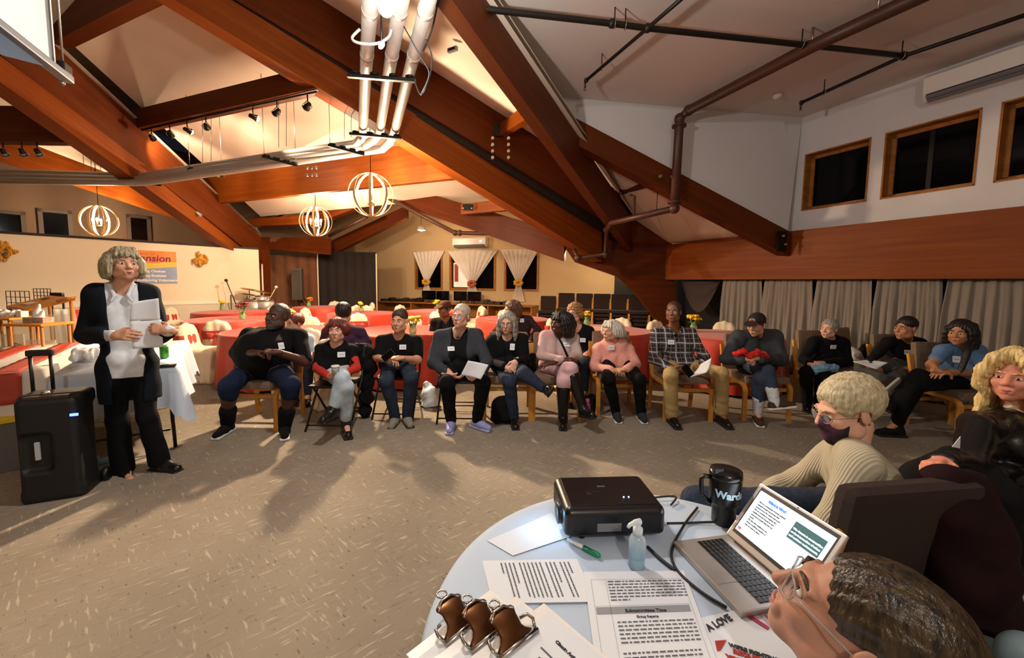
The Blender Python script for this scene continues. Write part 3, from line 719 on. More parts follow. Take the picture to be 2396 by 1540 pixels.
# smoke detectors
for (x, y, lb) in ((1820, 221, 'small round smoke detector on the dormer ceiling'),):
    p = gp(x, y, Z_DC); t = thing('smoke_detector', lb, 'detector', p)
    MB().lathe([(.0, -.06), (.04, -.06), (.065, -.03), (.07, 0)], n=16).obj('cover', M_WHITEPL, t); MB().ball((.02, -.03, -.055), .008, 6).obj('led', M_GREYPL, t)
p = px(1059, 116, 5.2); t = thing('ceiling_vent', 'small grey vent box on the ceiling panel beside the big rafter', 'vent', p, R(-30))
MB().box((0, 0, 0), (.07, .02, .025), bev=.005).obj('box', M_GREYPL, t); MB().box((0, -.021, 0), (.05, .003, .012)).obj('slot', M_BLACKMET, t)

# air conditioners
def air_con(o, ux, un, w_, h_, dp, label, spot=True):
    t = thing('air_conditioner', label, 'air conditioner', o)
    m = Matrix((ux, un, Vector((0, 0, 1)))).transposed()
    prof = [(0, 0), (dp * .75, 0), (dp, h_ * .25), (dp, h_ * .85), (dp * .8, h_), (0, h_)]
    a = [m @ Vector((-w_ / 2, p[0], p[1])) for p in prof]
    MB().prism(a, m @ Vector((w_, 0, 0))).obj('casing', M_WHITEPL, t)
    MB().prism([m @ Vector((-w_ * .47, dp * .55, -.004)), m @ Vector((-w_ * .47, dp * 1.01, h_ * .22)), m @ Vector((-w_ * .47, dp * .9, h_ * .04)), m @ Vector((-w_ * .47, dp * .6, -.01))], m @ Vector((w_ * .94, 0, 0))).obj('outlet', mat('outlet_dark', '1a1614', .5), t)
    MB().prism([m @ Vector((-w_ * .47, dp * .7, .0)), m @ Vector((-w_ * .47, dp * 1.04, h_ * .16)), m @ Vector((-w_ * .47, dp * 1.04, h_ * .13)), m @ Vector((-w_ * .47, dp * .72, -.02))], m @ Vector((w_ * .94, 0, 0))).obj('flap', M_GREYPL, t)
    MB().box(m @ Vector((w_ * .36, dp + .004, h_ * .55)), (.03, .006, .02), m).obj('display', mat('display_lit', 'ffffff', .3, emit=(.9, .95, 1), es=4), t)
    return t
a = wh(2178, 246); b_ = wh(2396, 158); zc = wh(2178, 246).z
tA = (a - WP).dot(WU); wA = 1.15
air_con(WPT(tA - wA / 2, a.z, .002), -WU, WN, wA, .32, .24, 'white wall air conditioner above the dormer windows')
a = bh(1103, 579); air_con(a + BN * .005, BU, BN, bh(1144, 575).x - bh(1063, 575).x, .34, .22, 'small white wall air conditioner above the rear windows')

# grey curtains below the wall beam
M_CURT = mat('grey_curtain', '8a7f74', .85, var=.06, vscale=30, bump=.15, bscale=300, stretch=(1, 1, .2), sheen=.2)
M_CURT_D = mat('dark_curtain', '221a18', .9)
cu = [1690, 1787, 1909, 2050, 2213, 2420, 2700]
for k in range(6):
    t0, t1 = wall_t(cu[k]) if cu[k] < 2396 else wall_t(2396) - (cu[k] - 2396) * .006, (wall_t(cu[k + 1]) if cu[k + 1] < 2396 else wall_t(2396) - (cu[k + 1] - 2396) * .006)
    rnd = random.Random(k); ph1 = [rnd.uniform(0, 6) for _ in range(4)]; top = Z_BB - .02; gap = .05
    def cf(u, v):
        pinch = gap * (1 - min(1, v / .25)) if v < .25 else 0
        t = t0 + (t1 - t0) * (gap * .3 + u * 1.0) ; tt = t0 + (t1 - t0) * u
        off = .03 * math.sin(u * 46 + ph1[0] + .8 * math.sin(3 * v + ph1[1])) + .025 * math.sin(u * 21 + ph1[2]) + .012 * math.sin(u * 90 + ph1[3])
        off *= (.35 + .65 * min(1, v * 1.6 + .1))
        # panels hang apart at the top
        e = .04 * (1 - min(1, v / .3))
        uu = e + u * (1 - 2 * e)
        return WPT(t0 + (t1 - t0) * uu, top * (1 - v) + .03, .02 + off)
    mb = MB().quadgrid(cf, 90, 10)
    o = mb.obj('grey_curtain', M_CURT); 
    tag(o, ['leftmost grey curtain panel beside the black opening', 'grey curtain panel behind the man in the dark cap', 'grey curtain panel behind the grey-haired woman in black', 'grey curtain panel behind the young man in black', 'grey curtain panel behind the woman in blue', 'grey curtain panel cut by the right edge'][k], 'curtain', 'grey curtains below the long beam')
    o.modifiers.new('s', 'SOLIDIFY').thickness = .006
# black swag and dark opening left of the curtains
t0, t1 = wall_t(1598), wall_t(1690)
def sw(u, v):
    sag = math.sin(math.pi * u) * (.15 + .5 * v); return WPT(t0 + (t1 - t0) * u, Z_BB - .02 - sag * v - .02, .03 + .03 * math.sin(v * 14))
tag(MB().quadgrid(sw, 16, 10).obj('curtain_swag', mat('swag_dark', '3d302c', .9)), 'dark grey swag of cloth hanging in the black opening by the arch', 'curtain')
# rear sheers with bows
M_SHEER = mat('sheer_fabric', 'efe3d6', .9, alpha=.82, var=.08, vscale=60, stretch=(1, 1, .05))
M_GOLD = mat('gold_fabric', 'd29a2e', .6, var=.2, vscale=30); M_ORB = mat('orange_fabric', 'b5612a', .6, var=.2, vscale=30)
for k, (xa, xb, xt, yt) in enumerate(((968, 1042, 1001, 660), (1050, 1166, 1107, 664), (1174, 1262, 1215, 662))):
    ta, tb, tt = BT(xa, 595)[0], BT(xb, 595)[0], BT(xt, yt)[0]; zt = BT(xt, yt)[1]; z1 = bz1 + .12; z0 = .85
    t = thing('sheer_curtain', ['sheer white curtain at the left rear window', 'sheer white curtain at the middle rear window', 'sheer white curtain at the right rear window'][k], 'curtain', BPT(tt, zt, .1)); o0 = Vector(t.location)
    def sf(u, v):
        if v < .5: s_ = (v / .5) ** 1.0; w0 = 1 - s_ * .9; z = z1 + (zt - z1) * s_
        else: s_ = (v - .5) / .5; w0 = .1 + .25 * s_; z = zt + (z0 - zt) * s_
        c = tt + ((ta + tb) / 2 - tt) * (1 - min(1, v / .5)); h = (tb - ta) / 2
        return BPT(c + (u * 2 - 1) * h * w0, z, .09 + .025 * math.sin(u * 50)) - o0
    MB().quadgrid(sf, 60, 24).obj('drape', M_SHEER, t)
    mb = MB()
    for j in range(7):
        a = j * .9; mb.ball((math.cos(a) * .11, -.06, math.sin(a) * .08), (.07, .05, .06), 6)
    mb.obj('bow', M_ORB if k == 1 else M_GOLD, t)
    MB().tube([BPT(ta, z1, .1) - o0, BPT(tb, z1, .1) - o0], .012, 6).obj('rod', M_WHITEPL, t)
# lit reflection in the middle rear window, imitated by a glowing sheet before the pane
tA_, tB_ = bw[1][0] + .12, bw[1][0] + .75
t = thing('reflection_sheet', 'glowing sheet imitating a reflection in the middle rear window', 'panel', BPT(tA_, bz0 + .1, -.09))
MB().prism([BPT(tA_, bz0 + .1, -.085) - Vector(t.location), BPT(tB_, bz0 + .1, -.085) - Vector(t.location), BPT(tB_, bz1 - .3, -.085) - Vector(t.location), BPT(tA_, bz1 - .3, -.085) - Vector(t.location)], -BN * .01).obj('sheet', mat('lit_sheet', 'e8dcc8', .8, emit=(.9, .8, .65), es=.35), t)
MB().prism([BPT(tA_ + .04, bz0 + .3, -.08) - Vector(t.location), BPT(tA_ + .2, bz0 + .3, -.08) - Vector(t.location), BPT(tA_ + .2, bz1 - .35, -.08) - Vector(t.location), BPT(tA_ + .04, bz1 - .35, -.08) - Vector(t.location)], -BN * .004).obj('strip', mat('red_strip', 'b0402c', .6), t)

# brown and black drapes with poles at the rear left
D0 = [px(612, 590, 12.6), px(742, 575, 12.9), px(880, 592, 12.9)]
def drape(name, a, b, ztop, m, label, folds, fa=.04):
    dd = (b - a); dd.z = 0; nn = Vector((dd.y, -dd.x, 0)).normalized()
    def f(u, v): return Vector((a.x, a.y, 0)) + dd * u + nn * fa * math.sin(u * folds) * (.5 + .5 * v) + Vector((0, 0, ztop * (1 - v) + .02))
    o = MB().quadgrid(f, 80, 6).obj(name, m); tag(o, label, 'curtain'); o.modifiers.new('s', 'SOLIDIFY').thickness = .008; return o
drape('door_drape', D0[0], D0[1], D0[0].z - .1, mat('brown_drape', '6b4228', .85, var=.1, vscale=3), 'brown drape between the arch leg and the white pole', 30)
drape('door_drape', px(745, 590, 12.95), px(880, 592, 12.95), px(880, 592, 12.95).z, M_CURT_D, 'black drape right of the white pole', 40, .03)
for k, (x, y0, d) in enumerate(((742, 582, 12.7), (613, 618, 11.5), (880, 594, 12.8))):
    p = px(x, y0, d); o = MB().tube([(0, 0, 0), (0, 0, p.z)], .02, 8).obj('pole', mat('pole_paint', 'e8dcc4', .4)); o.location = (p.x, p.y, 0)
    tag(o, ['tall white pole between the brown and black drapes', 'white pole at the right end of the banner wall', 'thin white pole at the right edge of the black drape'][k], 'pole')
# dark loudspeaker hanging before the brown drape
p = px(697, 665, 12.3); t = thing('hanging_speaker', 'grey loudspeaker on a bracket before the brown drape', 'speaker', p, R(15))
MB().box((0, 0, 0), (.14, .16, .48), bev=.02).obj('cabinet', mat('speaker_grey', '4a4038', .6), t); MB().box((0, -.165, 0), (.12, .008, .44)).obj('grille', mat('speaker_grille', '3a322c', .7), t)
MB().tube([(.1, .1, -.4), (.22, .2, -.6), (.22, .2, -p.z)], .025, 6).obj('stand_post', M_BLACKMET, t)

# projection screen in the top left corner
SA, SB = px(160, 187, 2.7), px(-200, -28, 1.72)      # lower bar from its end towards the camera
sd = (SB - SA); sdn = sd.normalized(); t = thing('projection_screen', 'hanging projection screen with black border in the top left corner', 'screen', SA); o0 = SA
up_ = Vector((0, 0, 1)); sn = Vector((sdn.y, -sdn.x, 0)).normalized()
hd = Vector((sdn.x, sdn.y, 0)).normalized(); sq = Matrix((hd, Vector((-hd.y, hd.x, 0)), up_)).transposed()
SBL = SB.copy(); SBL.z = SA.z; L_ = (SBL - SA).length + 1.2
M_SCR = mat('screen_fabric', 'd4d8dc', .8, var=.04, vscale=4)
q0_ = hd * .16
MB().prism([q0_ + up_ * .03, hd * L_ + up_ * .03, hd * L_ + up_ * 1.6, q0_ + up_ * 1.6], sn * .006).obj('fabric', M_SCR, t)
MB().prism([hd * .14 + up_ * .03, hd * .19 + up_ * .03, hd * .19 + up_ * 1.6, hd * .14 + up_ * 1.6], sn * .012).obj('border', mat('screen_border', '15181a', .7), t)
MB().prism([hd * .125 + up_ * .03, hd * .14 + up_ * .03, hd * .14 + up_ * 1.6, hd * .125 + up_ * 1.6], sn * .01).obj('edge_strip', M_SCR, t)
MB().box(hd * L_ / 2, (L_ / 2, .03, .022), sq, bev=.008).obj('lower_bar', mat('bar_grey', '7d8288', .45, metal=.3), t)
MB().prism([hd * .25 - up_ * .03, hd * L_ - up_ * .03, hd * L_ - up_ * .16, hd * .6 - up_ * .14], sn * .004).obj('valance', mat('blue_valance', '1f3f58', .7), t)
MB().box(hd * .06 + up_ * .045, (.045, .03, .03), sq, bev=.008).obj('bracket', M_BLACKMET, t)
MB().tube([hd * .05 + up_ * .06, hd * .05 + up_ * 1.9], .006, 6).obj('hanging_rod', M_BOLT, t)
MB().tube([hd * .62 + sn * .02 + up_ * .03, hd * .62 + sn * .02 + up_ * 1.9], .007, 6).obj('hanging_rod', M_BRPIPE, t)
MB().ball(hd * .07 - up_ * .05, .014, 8).obj('knob', M_BOLT, t)
# ================================================================ solid modelling: smooth unions of round shapes, meshed by surface nets
def np3(p): return np.array([p[0], p[1], p[2]], dtype=np.float32)
class SDF:
    """list of (op, bounds, function, k); op +1 smooth union, -1 smooth subtraction"""
    def __init__(s): s.p = []; s.noise = None
    def _add(s, lo, hi, fn, k, op): s.p.append((op, lo, hi, fn, k)); return s
    def cone(s, a, b, r1, r2=None, k=.02, op=1):
        r2 = r1 if r2 is None else r2; a, b = np3(a), np3(b); R_ = max(r1, r2)
        lo, hi = np.minimum(a, b) - R_, np.maximum(a, b) + R_
        ba = b - a; l2 = float(ba @ ba) + 1e-12
        def fn(P):
            pa = P - a; h = np.clip((pa @ ba) / l2, 0, 1)
            return np.sqrt(((pa - h[..., None] * ba) ** 2).sum(-1)) - (r1 + (r2 - r1) * h)
        return s._add(lo, hi, fn, k, op)
    def chain(s, pts, rs, k=.02, op=1):
        for i in range(len(pts) - 1): s.cone(pts[i], pts[i + 1], rs[i], rs[i + 1], k, op)
        return s
    def ball(s, c, r, k=.02, op=1): return s.cone(c, c, r, r, k, op)
    def ell(s, c, r, rot=None, k=.02, op=1):
        c = np3(c); r = np.array(r, dtype=np.float32); M_ = np.array(rot, dtype=np.float32)[:3, :3] if rot is not None else np.eye(3, dtype=np.float32)
        ext = np.sqrt(((M_ * r[None, :]) ** 2).sum(1))
        def fn(P):
            q = (P - c) @ M_; k0 = np.sqrt(((q / r) ** 2).sum(-1)); k1 = np.sqrt(((q / (r * r)) ** 2).sum(-1)) + 1e-9
            return k0 * (k0 - 1) / k1
        return s._add(c - ext, c + ext, fn, k, op)
    def box(s, c, h, rot=None, rad=.01, k=.02, op=1):
        c = np3(c); h = np.array(h, dtype=np.float32) - rad; M_ = np.array(rot, dtype=np.float32)[:3, :3] if rot is not None else np.eye(3, dtype=np.float32)
        ext = np.abs(M_) @ (h + rad)
        def fn(P):
            q = np.abs((P - c) @ M_) - h
            return np.sqrt((np.maximum(q, 0) ** 2).sum(-1)) + np.minimum(q.max(-1), 0) - rad
        return s._add(c - ext, c + ext, fn, k, op)
    def half(s, p, n, k=.01, op=-1):
        p, n = np3(p), np3(n); n = n / np.linalg.norm(n)
        return s._add(None, None, lambda P: (P - p) @ n, k, op)
    def mesh(s, vox, off=(0, 0, 0), noise=None):
        add = [q for q in s.p if q[0] > 0]
        lo = np.min([q[1] for q in add], axis=0) - 3 * vox - .02; hi = np.max([q[2] for q in add], axis=0) + 3 * vox + .02
        n = np.ceil((hi - lo) / vox).astype(int) + 1
        ax = [lo[i] + vox * np.arange(n[i], dtype=np.float32) for i in range(3)]
        V = np.full(n, .2, dtype=np.float32)
        for (op, l, h, fn, k) in s.p:
            if l is None: i0 = np.zeros(3, int); i1 = n
            else:
                mg = k + 2.5 * vox
                i0 = np.clip(np.floor((l - mg - lo) / vox).astype(int), 0, n); i1 = np.clip(np.ceil((h + mg - lo) / vox).astype(int) + 1, 0, n)
            if (i1 <= i0).any(): continue
            sl = tuple(slice(i0[i], i1[i]) for i in range(3))
            P = np.stack(np.meshgrid(ax[0][sl[0]], ax[1][sl[1]], ax[2][sl[2]], indexing='ij'), -1)
            D = fn(P).astype(np.float32); A = V[sl]
            if op > 0:
                m = np.minimum(A, D); hh = np.maximum(k - np.abs(A - D), 0); V[sl] = m - hh * hh / (4 * k)
            else:
                D = -D; m = np.maximum(A, D); hh = np.maximum(k - np.abs(A - D), 0); V[sl] = m + hh * hh / (4 * k)
        if noise is not None:
            band = np.abs(V) < .03
            idx = np.argwhere(band); P = (lo + idx * vox).astype(np.float32)
            V[band] += noise(P)
        return surface_nets(V, lo, vox, off)
_E = [(0, 1), (2, 3), (4, 5), (6, 7), (0, 2), (1, 3), (4, 6), (5, 7), (0, 4), (1, 5), (2, 6), (3, 7)]
_C = np.array([((i >> 2) & 1, (i >> 1) & 1, i & 1) for i in range(8)])
def surface_nets(V, lo, vox, off):
    I = V < 0; nx, ny, nz = V.shape
    c = np.zeros((nx - 1, ny - 1, nz - 1), dtype=np.uint8)
    for (a, b, d) in _C: c += I[a:nx - 1 + a, b:ny - 1 + b, d:nz - 1 + d]
    act = (c > 0) & (c < 8); cells = np.argwhere(act); N = len(cells)
    vid = np.full(c.shape, -1, dtype=np.int64); vid[act] = np.arange(N)
    vals = np.stack([V[cells[:, 0] + a, cells[:, 1] + b, cells[:, 2] + d] for (a, b, d) in _C], 1)
    acc = np.zeros((N, 3), dtype=np.float32); cnt = np.zeros((N, 1), dtype=np.float32)
    for (i, j) in _E:
        vi, vj = vals[:, i], vals[:, j]; s = (vi < 0) != (vj < 0)
        t = np.where(s, vi / np.where(s, vi - vj, 1), 0)[:, None]
        acc += np.where(s[:, None], _C[i] + t * (_C[j] - _C[i]), 0); cnt += s[:, None]
    verts = lo + (cells + acc / np.maximum(cnt, 1)) * vox - np3(off)
    faces = []
    for axis in range(3):
        a0 = [slice(None)] * 3; a1 = [slice(None)] * 3; a0[axis] = slice(0, -1); a1[axis] = slice(1, None)
        s0, s1 = I[tuple(a0)], I[tuple(a1)]
        e = np.argwhere(s0 != s1); u, w = (axis + 1) % 3, (axis + 2) % 3
        ok = (e[:, u] > 0) & (e[:, w] > 0) & (e[:, u] < V.shape[u] - 1) & (e[:, w] < V.shape[w] - 1); e = e[ok]
        q = []
        for (du, dw) in ((-1, -1), (0, -1), (0, 0), (-1, 0)):
            k = e.copy(); k[:, u] += du; k[:, w] += dw; q.append(vid[k[:, 0], k[:, 1], k[:, 2]])
        q = np.stack(q, 1); ins = s0[e[:, 0], e[:, 1], e[:, 2]]
        q[~ins] = q[~ins][:, ::-1]; faces.append(q)
    return verts.astype(np.float32), np.concatenate(faces)
def np_mesh(name, parts):
    """parts = list of (verts, quads) joined in one mesh"""
    vs = np.concatenate([p[0] for p in parts]); o = 0; fs = []
    for v, f in parts: fs.append(f + o); o += len(v)
    fs = np.concatenate(fs); me = bpy.data.meshes.new(name)
    me.vertices.add(len(vs)); me.vertices.foreach_set('co', vs.ravel())
    me.loops.add(fs.size); me.loops.foreach_set('vertex_index', fs.ravel().astype(np.int32))
    me.polygons.add(len(fs)); me.polygons.foreach_set('loop_start', np.arange(0, fs.size, 4, dtype=np.int32))
    me.polygons.foreach_set('use_smooth', np.ones(len(fs), dtype=bool)); me.update(calc_edges=True)
    return me
def wrinkle(amp, sc, seed=0):
    r = np.random.RandomState(seed); D = r.normal(size=(5, 3)).astype(np.float32); D /= np.linalg.norm(D, axis=1)[:, None]; ph = r.uniform(0, 6.28, 5)
    def f(P):
        s = 0
        for i in range(5): s = s + np.sin((P @ D[i]) * sc * (1 + .35 * i) + ph[i] + 1.3 * np.sin((P @ D[(i + 2) % 5]) * sc * .7))
        return s * amp * .4
    return f
# ================================================================ chairs
M_CHW = wood_mat('chair_wood', 'b57a30', 'd69a4a', .4, axis=2, gs=1.5)
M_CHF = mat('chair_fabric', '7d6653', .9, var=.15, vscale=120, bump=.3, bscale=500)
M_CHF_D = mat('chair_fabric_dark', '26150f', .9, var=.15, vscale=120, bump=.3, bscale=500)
M_BLK = mat('black_enamel', '14110f', .4)
def flat_tube(pts, w2, t2):
    """bent wooden strip of rectangular section (w2 across x, t2 across the bend), path in the yz plane"""
    mb = MB(); n = len(pts); vs = []; fs = []
    P = [Vector(p) for p in pts]
    for i, p in enumerate(P):
        t = (P[min(i + 1, n - 1)] - P[max(i - 1, 0)]).normalized(); nn = Vector((0, -t.z, t.y)).normalized()
        for (a, b) in ((-1, -1), (1, -1), (1, 1), (-1, 1)): vs.append(p + Vector((a * w2, 0, 0)) + nn * b * t2)
    for i in range(n - 1):
        for j in range(4): fs.append((i * 4 + j, i * 4 + (j + 1) % 4, (i + 1) * 4 + (j + 1) % 4, (i + 1) * 4 + j))
    fs += [(3, 2, 1, 0), tuple((n - 1) * 4 + j for j in range(4))]
    return mb.add(vs, fs)
def padded_chair(fab, label='', name='padded_chair'):
    t = thing(name, label, 'chair')
    for s in (-1, 1):
        x = s * .25
        pts = [(x, -.25, 0), (x, -.25, .33)] + [(x, -.17 - .08 * math.cos(a), .33 + .08 * math.sin(a)) for a in (R(20), R(45), R(70), R(90))] + [(x, .2, .41)]
        flat_tube(pts, .022, .014).obj('front_leg', M_CHW, t)
        flat_tube([(x, .26, 0), (x, .21, .42), (x, .25, .62), (x, .29, .78)], .02, .016).obj('rear_leg', M_CHW, t)
    MB().box((0, -.2, .34), (.24, .012, .02), bev=.004).obj('front_rail', M_CHW, t)
    MB().box((0, .22, .3), (.24, .012, .02), bev=.004).obj('rear_rail', M_CHW, t)
    MB().box((0, -.02, .455), (.235, .24, .04), bev=.025).obj('seat', fab, t)
    bm = MB().box((0, .255, .70), (.232, .035, .215), Matrix.Rotation(R(-8), 3, 'X'), bev=.034); bm.obj('backrest', fab, t)
    return t
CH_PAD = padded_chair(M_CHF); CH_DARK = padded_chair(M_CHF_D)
def folding_chair(label=''):
    t = thing('folding_chair', label, 'chair')
    for s in (-1, 1):
        x = s * .22
        MB().tube([(x, -.24, 0), (x, .12, .48), (x, .2, .82)], .011, 8).obj('frame_tube', M_BLK, t)
        MB().tube([(x * .9, .26, 0), (x * .9, -.12, .44)], .011, 8).obj('rear_leg', M_BLK, t)
    for (y, z) in ((-.2, .055), (.23, .06), (.2, .11)): MB().tube([(-.21, y, z), (.21, y, z)], .008, 6).obj('crossbar', M_BLK, t)
    MB().box((0, -.01, .445), (.2, .2, .014), bev=.012).obj('seat', M_BLK, t)
    def bk(u, v): a = (u - .5) * 1.2; return Vector((.24 * math.sin(a) / .56 * 1.0, .21 + .03 * (1 - math.cos(a)) * -4 + .02 * v, .6 + .22 * v))
    b = MB().quadgrid(bk, 10, 3).obj('backrest', M_BLK, t); b.modifiers.new('s', 'SOLIDIFY').thickness = .012
    return t
CH_FOLD = folding_chair()
USED = set()
def place(proto, loc, rz, label, group, z=0.0):
    o = proto if proto.name not in USED else copy_tree(proto)
    USED.add(proto.name)
    o.location = (loc[0], loc[1], z); o.rotation_euler = (0, 0, rz); tag(o, label, None, group); return o

# banquet chair under a cream cloth with a red sash
M_COVER = mat('chair_cover', 'e6d3b6', .85, var=.05, vscale=6, bump=.1, bscale=40)
M_SASH = mat('red_sash', 'a82a16', .5, var=.15, vscale=20, sheen=.3)
def covered_chair():
    t = thing('covered_chair', '', 'chair')
    s = SDF()
    s.box((0, -.02, .44), (.22, .22, .05), rad=.045, k=.03)
    for x in (-.1, 0, .1): s.cone((x, .2, .45), (x * .95, .25, .78 + (.03 if x == 0 else 0)), .06, .055, k=.05)
    for x in (-.15, .15): s.cone((x, .2, .45), (x * .9, .25, .72), .06, .05, k=.05)
    s.box((0, .0, .22), (.22, .23, .24), rad=.05, k=.05)
    # skirt folds flaring to the floor
    for k in range(18):
        a = 2 * math.pi * k / 18; cx, cy = math.cos(a), math.sin(a)
        m = .235 / max(abs(cx), abs(cy)); x, y = cx * min(m, .28), cy * min(m, .28) + .01
        s.cone((x * .84, y * .84, .42), (x * 1.12, y * 1.15, .03), .03, .035 if k % 2 else .02, k=.05)
    s.box((0, 0, .1), (.25, .27, .1), rad=.04, k=.04)
    cv = mesh_obj('cover', np_mesh('cover', [s.mesh(.019)]), M_COVER, t)
    # sash band, bow and tails at the back
    pts = []
    for k in range(28):
        a = 2 * math.pi * k / 28; pts.append((math.cos(a), math.sin(a)))
    mb = MB(); vs = []; fs = []
    for (z, g) in ((.56, 1.0), (.585, 1.03), (.66, 1.03), (.69, 1.0)):
        for (c, s_) in pts: vs.append((math.copysign(abs(c) ** .5, c) * .205 * g, .215 + (z - .45) * .15 + math.copysign(abs(s_) ** .5, s_) * .072 * g, z))
    for i in range(3):
        for j in range(28): fs.append((i * 28 + j, i * 28 + (j + 1) % 28, (i + 1) * 28 + (j + 1) % 28, (i + 1) * 28 + j))
    mb.add(vs, fs, True); mb.obj('sash', M_SASH, t)
    b = MB().ball((0, .335, .625), (.03, .03, .035), 6)
    for sg in (-1, 1): b.lathe([(.005, 0), (.05, .06), (.055, .11), (.02, .13), (0, .13)], (0, .335, .625), 8, Matrix.Rotation(R(sg * 100), 3, 'Y'), sx=1, sy=.5)
    for sg in (-1, 1): b.prism([(sg * .0, .33, .62), (sg * .04, .33, .62), (sg * .07, .34, .4), (sg * .01, .34, .4)], (0, .012, 0))
    b.obj('bow', M_SASH, t)
    return t
CH_COV = covered_chair()
# round banquet tables under red cloths
M_RED = mat('red_tablecloth', 'ad2c10', .55, var=.08, vscale=5, sheen=.2)
def round_cloth(r, h, drop, folds, amp, n=120):
    mb = MB(); prof = [(0, h), (r * .5, h), (r * .95, h), (r, h - .006), (r + .012, h - .03)] + [(r + .012 + .05 * (i / 6), h - .03 - (drop - .03) * i / 6) for i in range(1, 7)]
    vs = []; fs = []
    for i, (rr, z) in enumerate(prof):
        f = max(0, (i - 4) / 6.0)
        for j in range(n):
            a = 2 * math.pi * j / n; q = rr + amp * f * math.sin(a * folds + .6 * math.sin(3 * a)) + amp * .5 * f * math.sin(a * folds * .43)
            vs.append((q * math.cos(a), q * math.sin(a), z))
    for i in range(len(prof) - 1):
        for j in range(n): fs.append((i * n + j, i * n + (j + 1) % n, (i + 1) * n + (j + 1) % n, (i + 1) * n + j))
    fs = [tuple(reversed(f)) for f in fs]
    return mb.add(vs, fs, True)
def table_frame(t, r, h):
    MB().lathe([(0, h - .03), (r, h - .03), (r, h - .005), (0, h - .005)], n=40).obj('table_top', M_CHW, t)
    for a in range(4):
        an = R(45 + 90 * a); MB().tube([(math.cos(an) * r * .6, math.sin(an) * r * .6, h - .03), (math.cos(an) * r * .75, math.sin(an) * r * .75, 0)], .015, 6).obj('leg', M_BLK, t)
TT = thing('round_table', '', 'table'); table_frame(TT, .75, .75)
CLOTH_ME = round_cloth(.765, .757, .72, 16, .03).mesh('red_cloth')
M_YEL = mat('yellow_petals', 'e8b81a', .6, var=.15, vscale=40); M_ORG = mat('orange_petals', 'e0781a', .6, var=.15, vscale=40); M_DRED = mat('dark_red_petals', '6a1410', .6, var=.2, vscale=40)
M_LEAF = mat('leaf_green', '3f8a2a', .5, var=.2, vscale=20); M_VASE = mat('vase_glass', 'b8d8a0', .08, trans=.6, alpha=.9)
def vase(loc, label, petals, n, seed, spread=.09, hgt=.2):
    rnd = random.Random(seed); t = thing('flower_vase', label, 'flowers', loc, rnd.uniform(0, 6))
    MB().lathe([(.035, 0), (.05, .02), (.055, .07), (.035, .12), (.042, .15)], n=14).obj('vase', M_VASE, t)
    for k in range(n):
        a = rnd.uniform(0, 6.28); rr = spread * (.3 + .7 * rnd.random()); z = hgt + rnd.uniform(-.03, .05); c = Vector((math.cos(a) * rr, math.sin(a) * rr, z))
        fl = MB(); fl.tube([(0, 0, .08), c * .6, c], .004, 5)
        st = fl.obj('stem', M_LEAF, t)
        mb = MB(); mb.ball(c, (.018, .018, .018), 5)
        for j in range(6):
            b = j * math.pi / 3 + rnd.random(); d = Vector((math.cos(b), math.sin(b), .5)) * .035
            mb.ball(c + d, (.026, .026, .014), 5, Vector((math.cos(b), math.sin(b), 1.1)).to_track_quat('Z', 'Y').to_matrix())
        mb.obj('blossom', petals, t)
    for k in range(5):
        a = rnd.uniform(0, 6.28); d = Vector((math.cos(a), math.sin(a), 0))
        MB().add([(0, 0, .12), d * .05 + Vector((-d.y, d.x, 0)) * .022 + Vector((0, 0, .16)), d * .12 + Vector((0, 0, .14)), d * .05 - Vector((-d.y, d.x, 0)) * .022 + Vector((0, 0, .16))], [(0, 1, 2, 3)]).obj('leaf', M_LEAF, t)
    return t
TAB = [(660, 772, 'beside the big man', [(690, 765), M_YEL, 3, 'small vase behind the big man in shorts']),
       (545, 746, 'with dark red flowers', [(568, 748), M_DRED, 7, 'tall dark red flowers in a vase on the left red table']),
       (545, 729, 'nearest the drum kit', [(512, 725), M_YEL, 4, 'yellow and green flowers on the red table nearest the drum kit']),
       (755, 718, 'before the black drape', [(723, 718), M_ORG, 4, 'orange flower in a vase on the red table before the black drape']),
       (850, 732, 'behind the dark-haired person', [(846, 731), M_YEL, 4, 'yellow flower in a vase right of the dark-haired person']),
       (1018, 727, 'before the rear desk', [(1024, 727), M_YEL, 4, 'yellow green flowers beside the man in the brown cap']),
       (940, 772, 'behind the lilac-clogs woman', [(988, 792), M_YEL, 8, 'large yellow flowers in a green vase behind the man in black tee']),
       (1200, 745, 'behind the long-haired woman', [(1212, 738), M_YEL, 3, 'small flowers behind the leaning woman in the dark sweater']),
       (1412, 771, 'behind the pink sweater', [(1352, 757), M_YEL, 4, 'yellow flowers beside the curly-haired man']),
       (1695, 783, 'behind the plaid shirt', [(1622, 776), M_YEL, 6, 'upright yellow flowers on the red table right of the plaid shirt'])]
TABC = []
for k, (x, y, lb, fv) in enumerate(TAB):
    c = gp(x, y, .757); c = Vector((c.x, c.y, 0)); TABC.append(c)
    place(TT, c, .3 * k, 'round table under a red cloth ' + lb, 'round banquet tables')
    o = bpy.data.objects.new('red_tablecloth', CLOTH_ME)
    if not CLOTH_ME.materials: CLOTH_ME.materials.append(M_RED)
    COL.objects.link(o); o.location = c; o.rotation_euler = (0, 0, .7 * k); tag(o, 'red cloth on the round table ' + lb, 'tablecloth', 'red tablecloths')
    g = gp(*fv[0], .757)
    dv = Vector((g.x, g.y, 0)) - c
    if dv.length > .6: dv = dv.normalized() * .6; g = c + dv
    vase((g.x, g.y, .758), fv[3], fv[1], fv[2], k, hgt=.2 if k != 1 else .26)
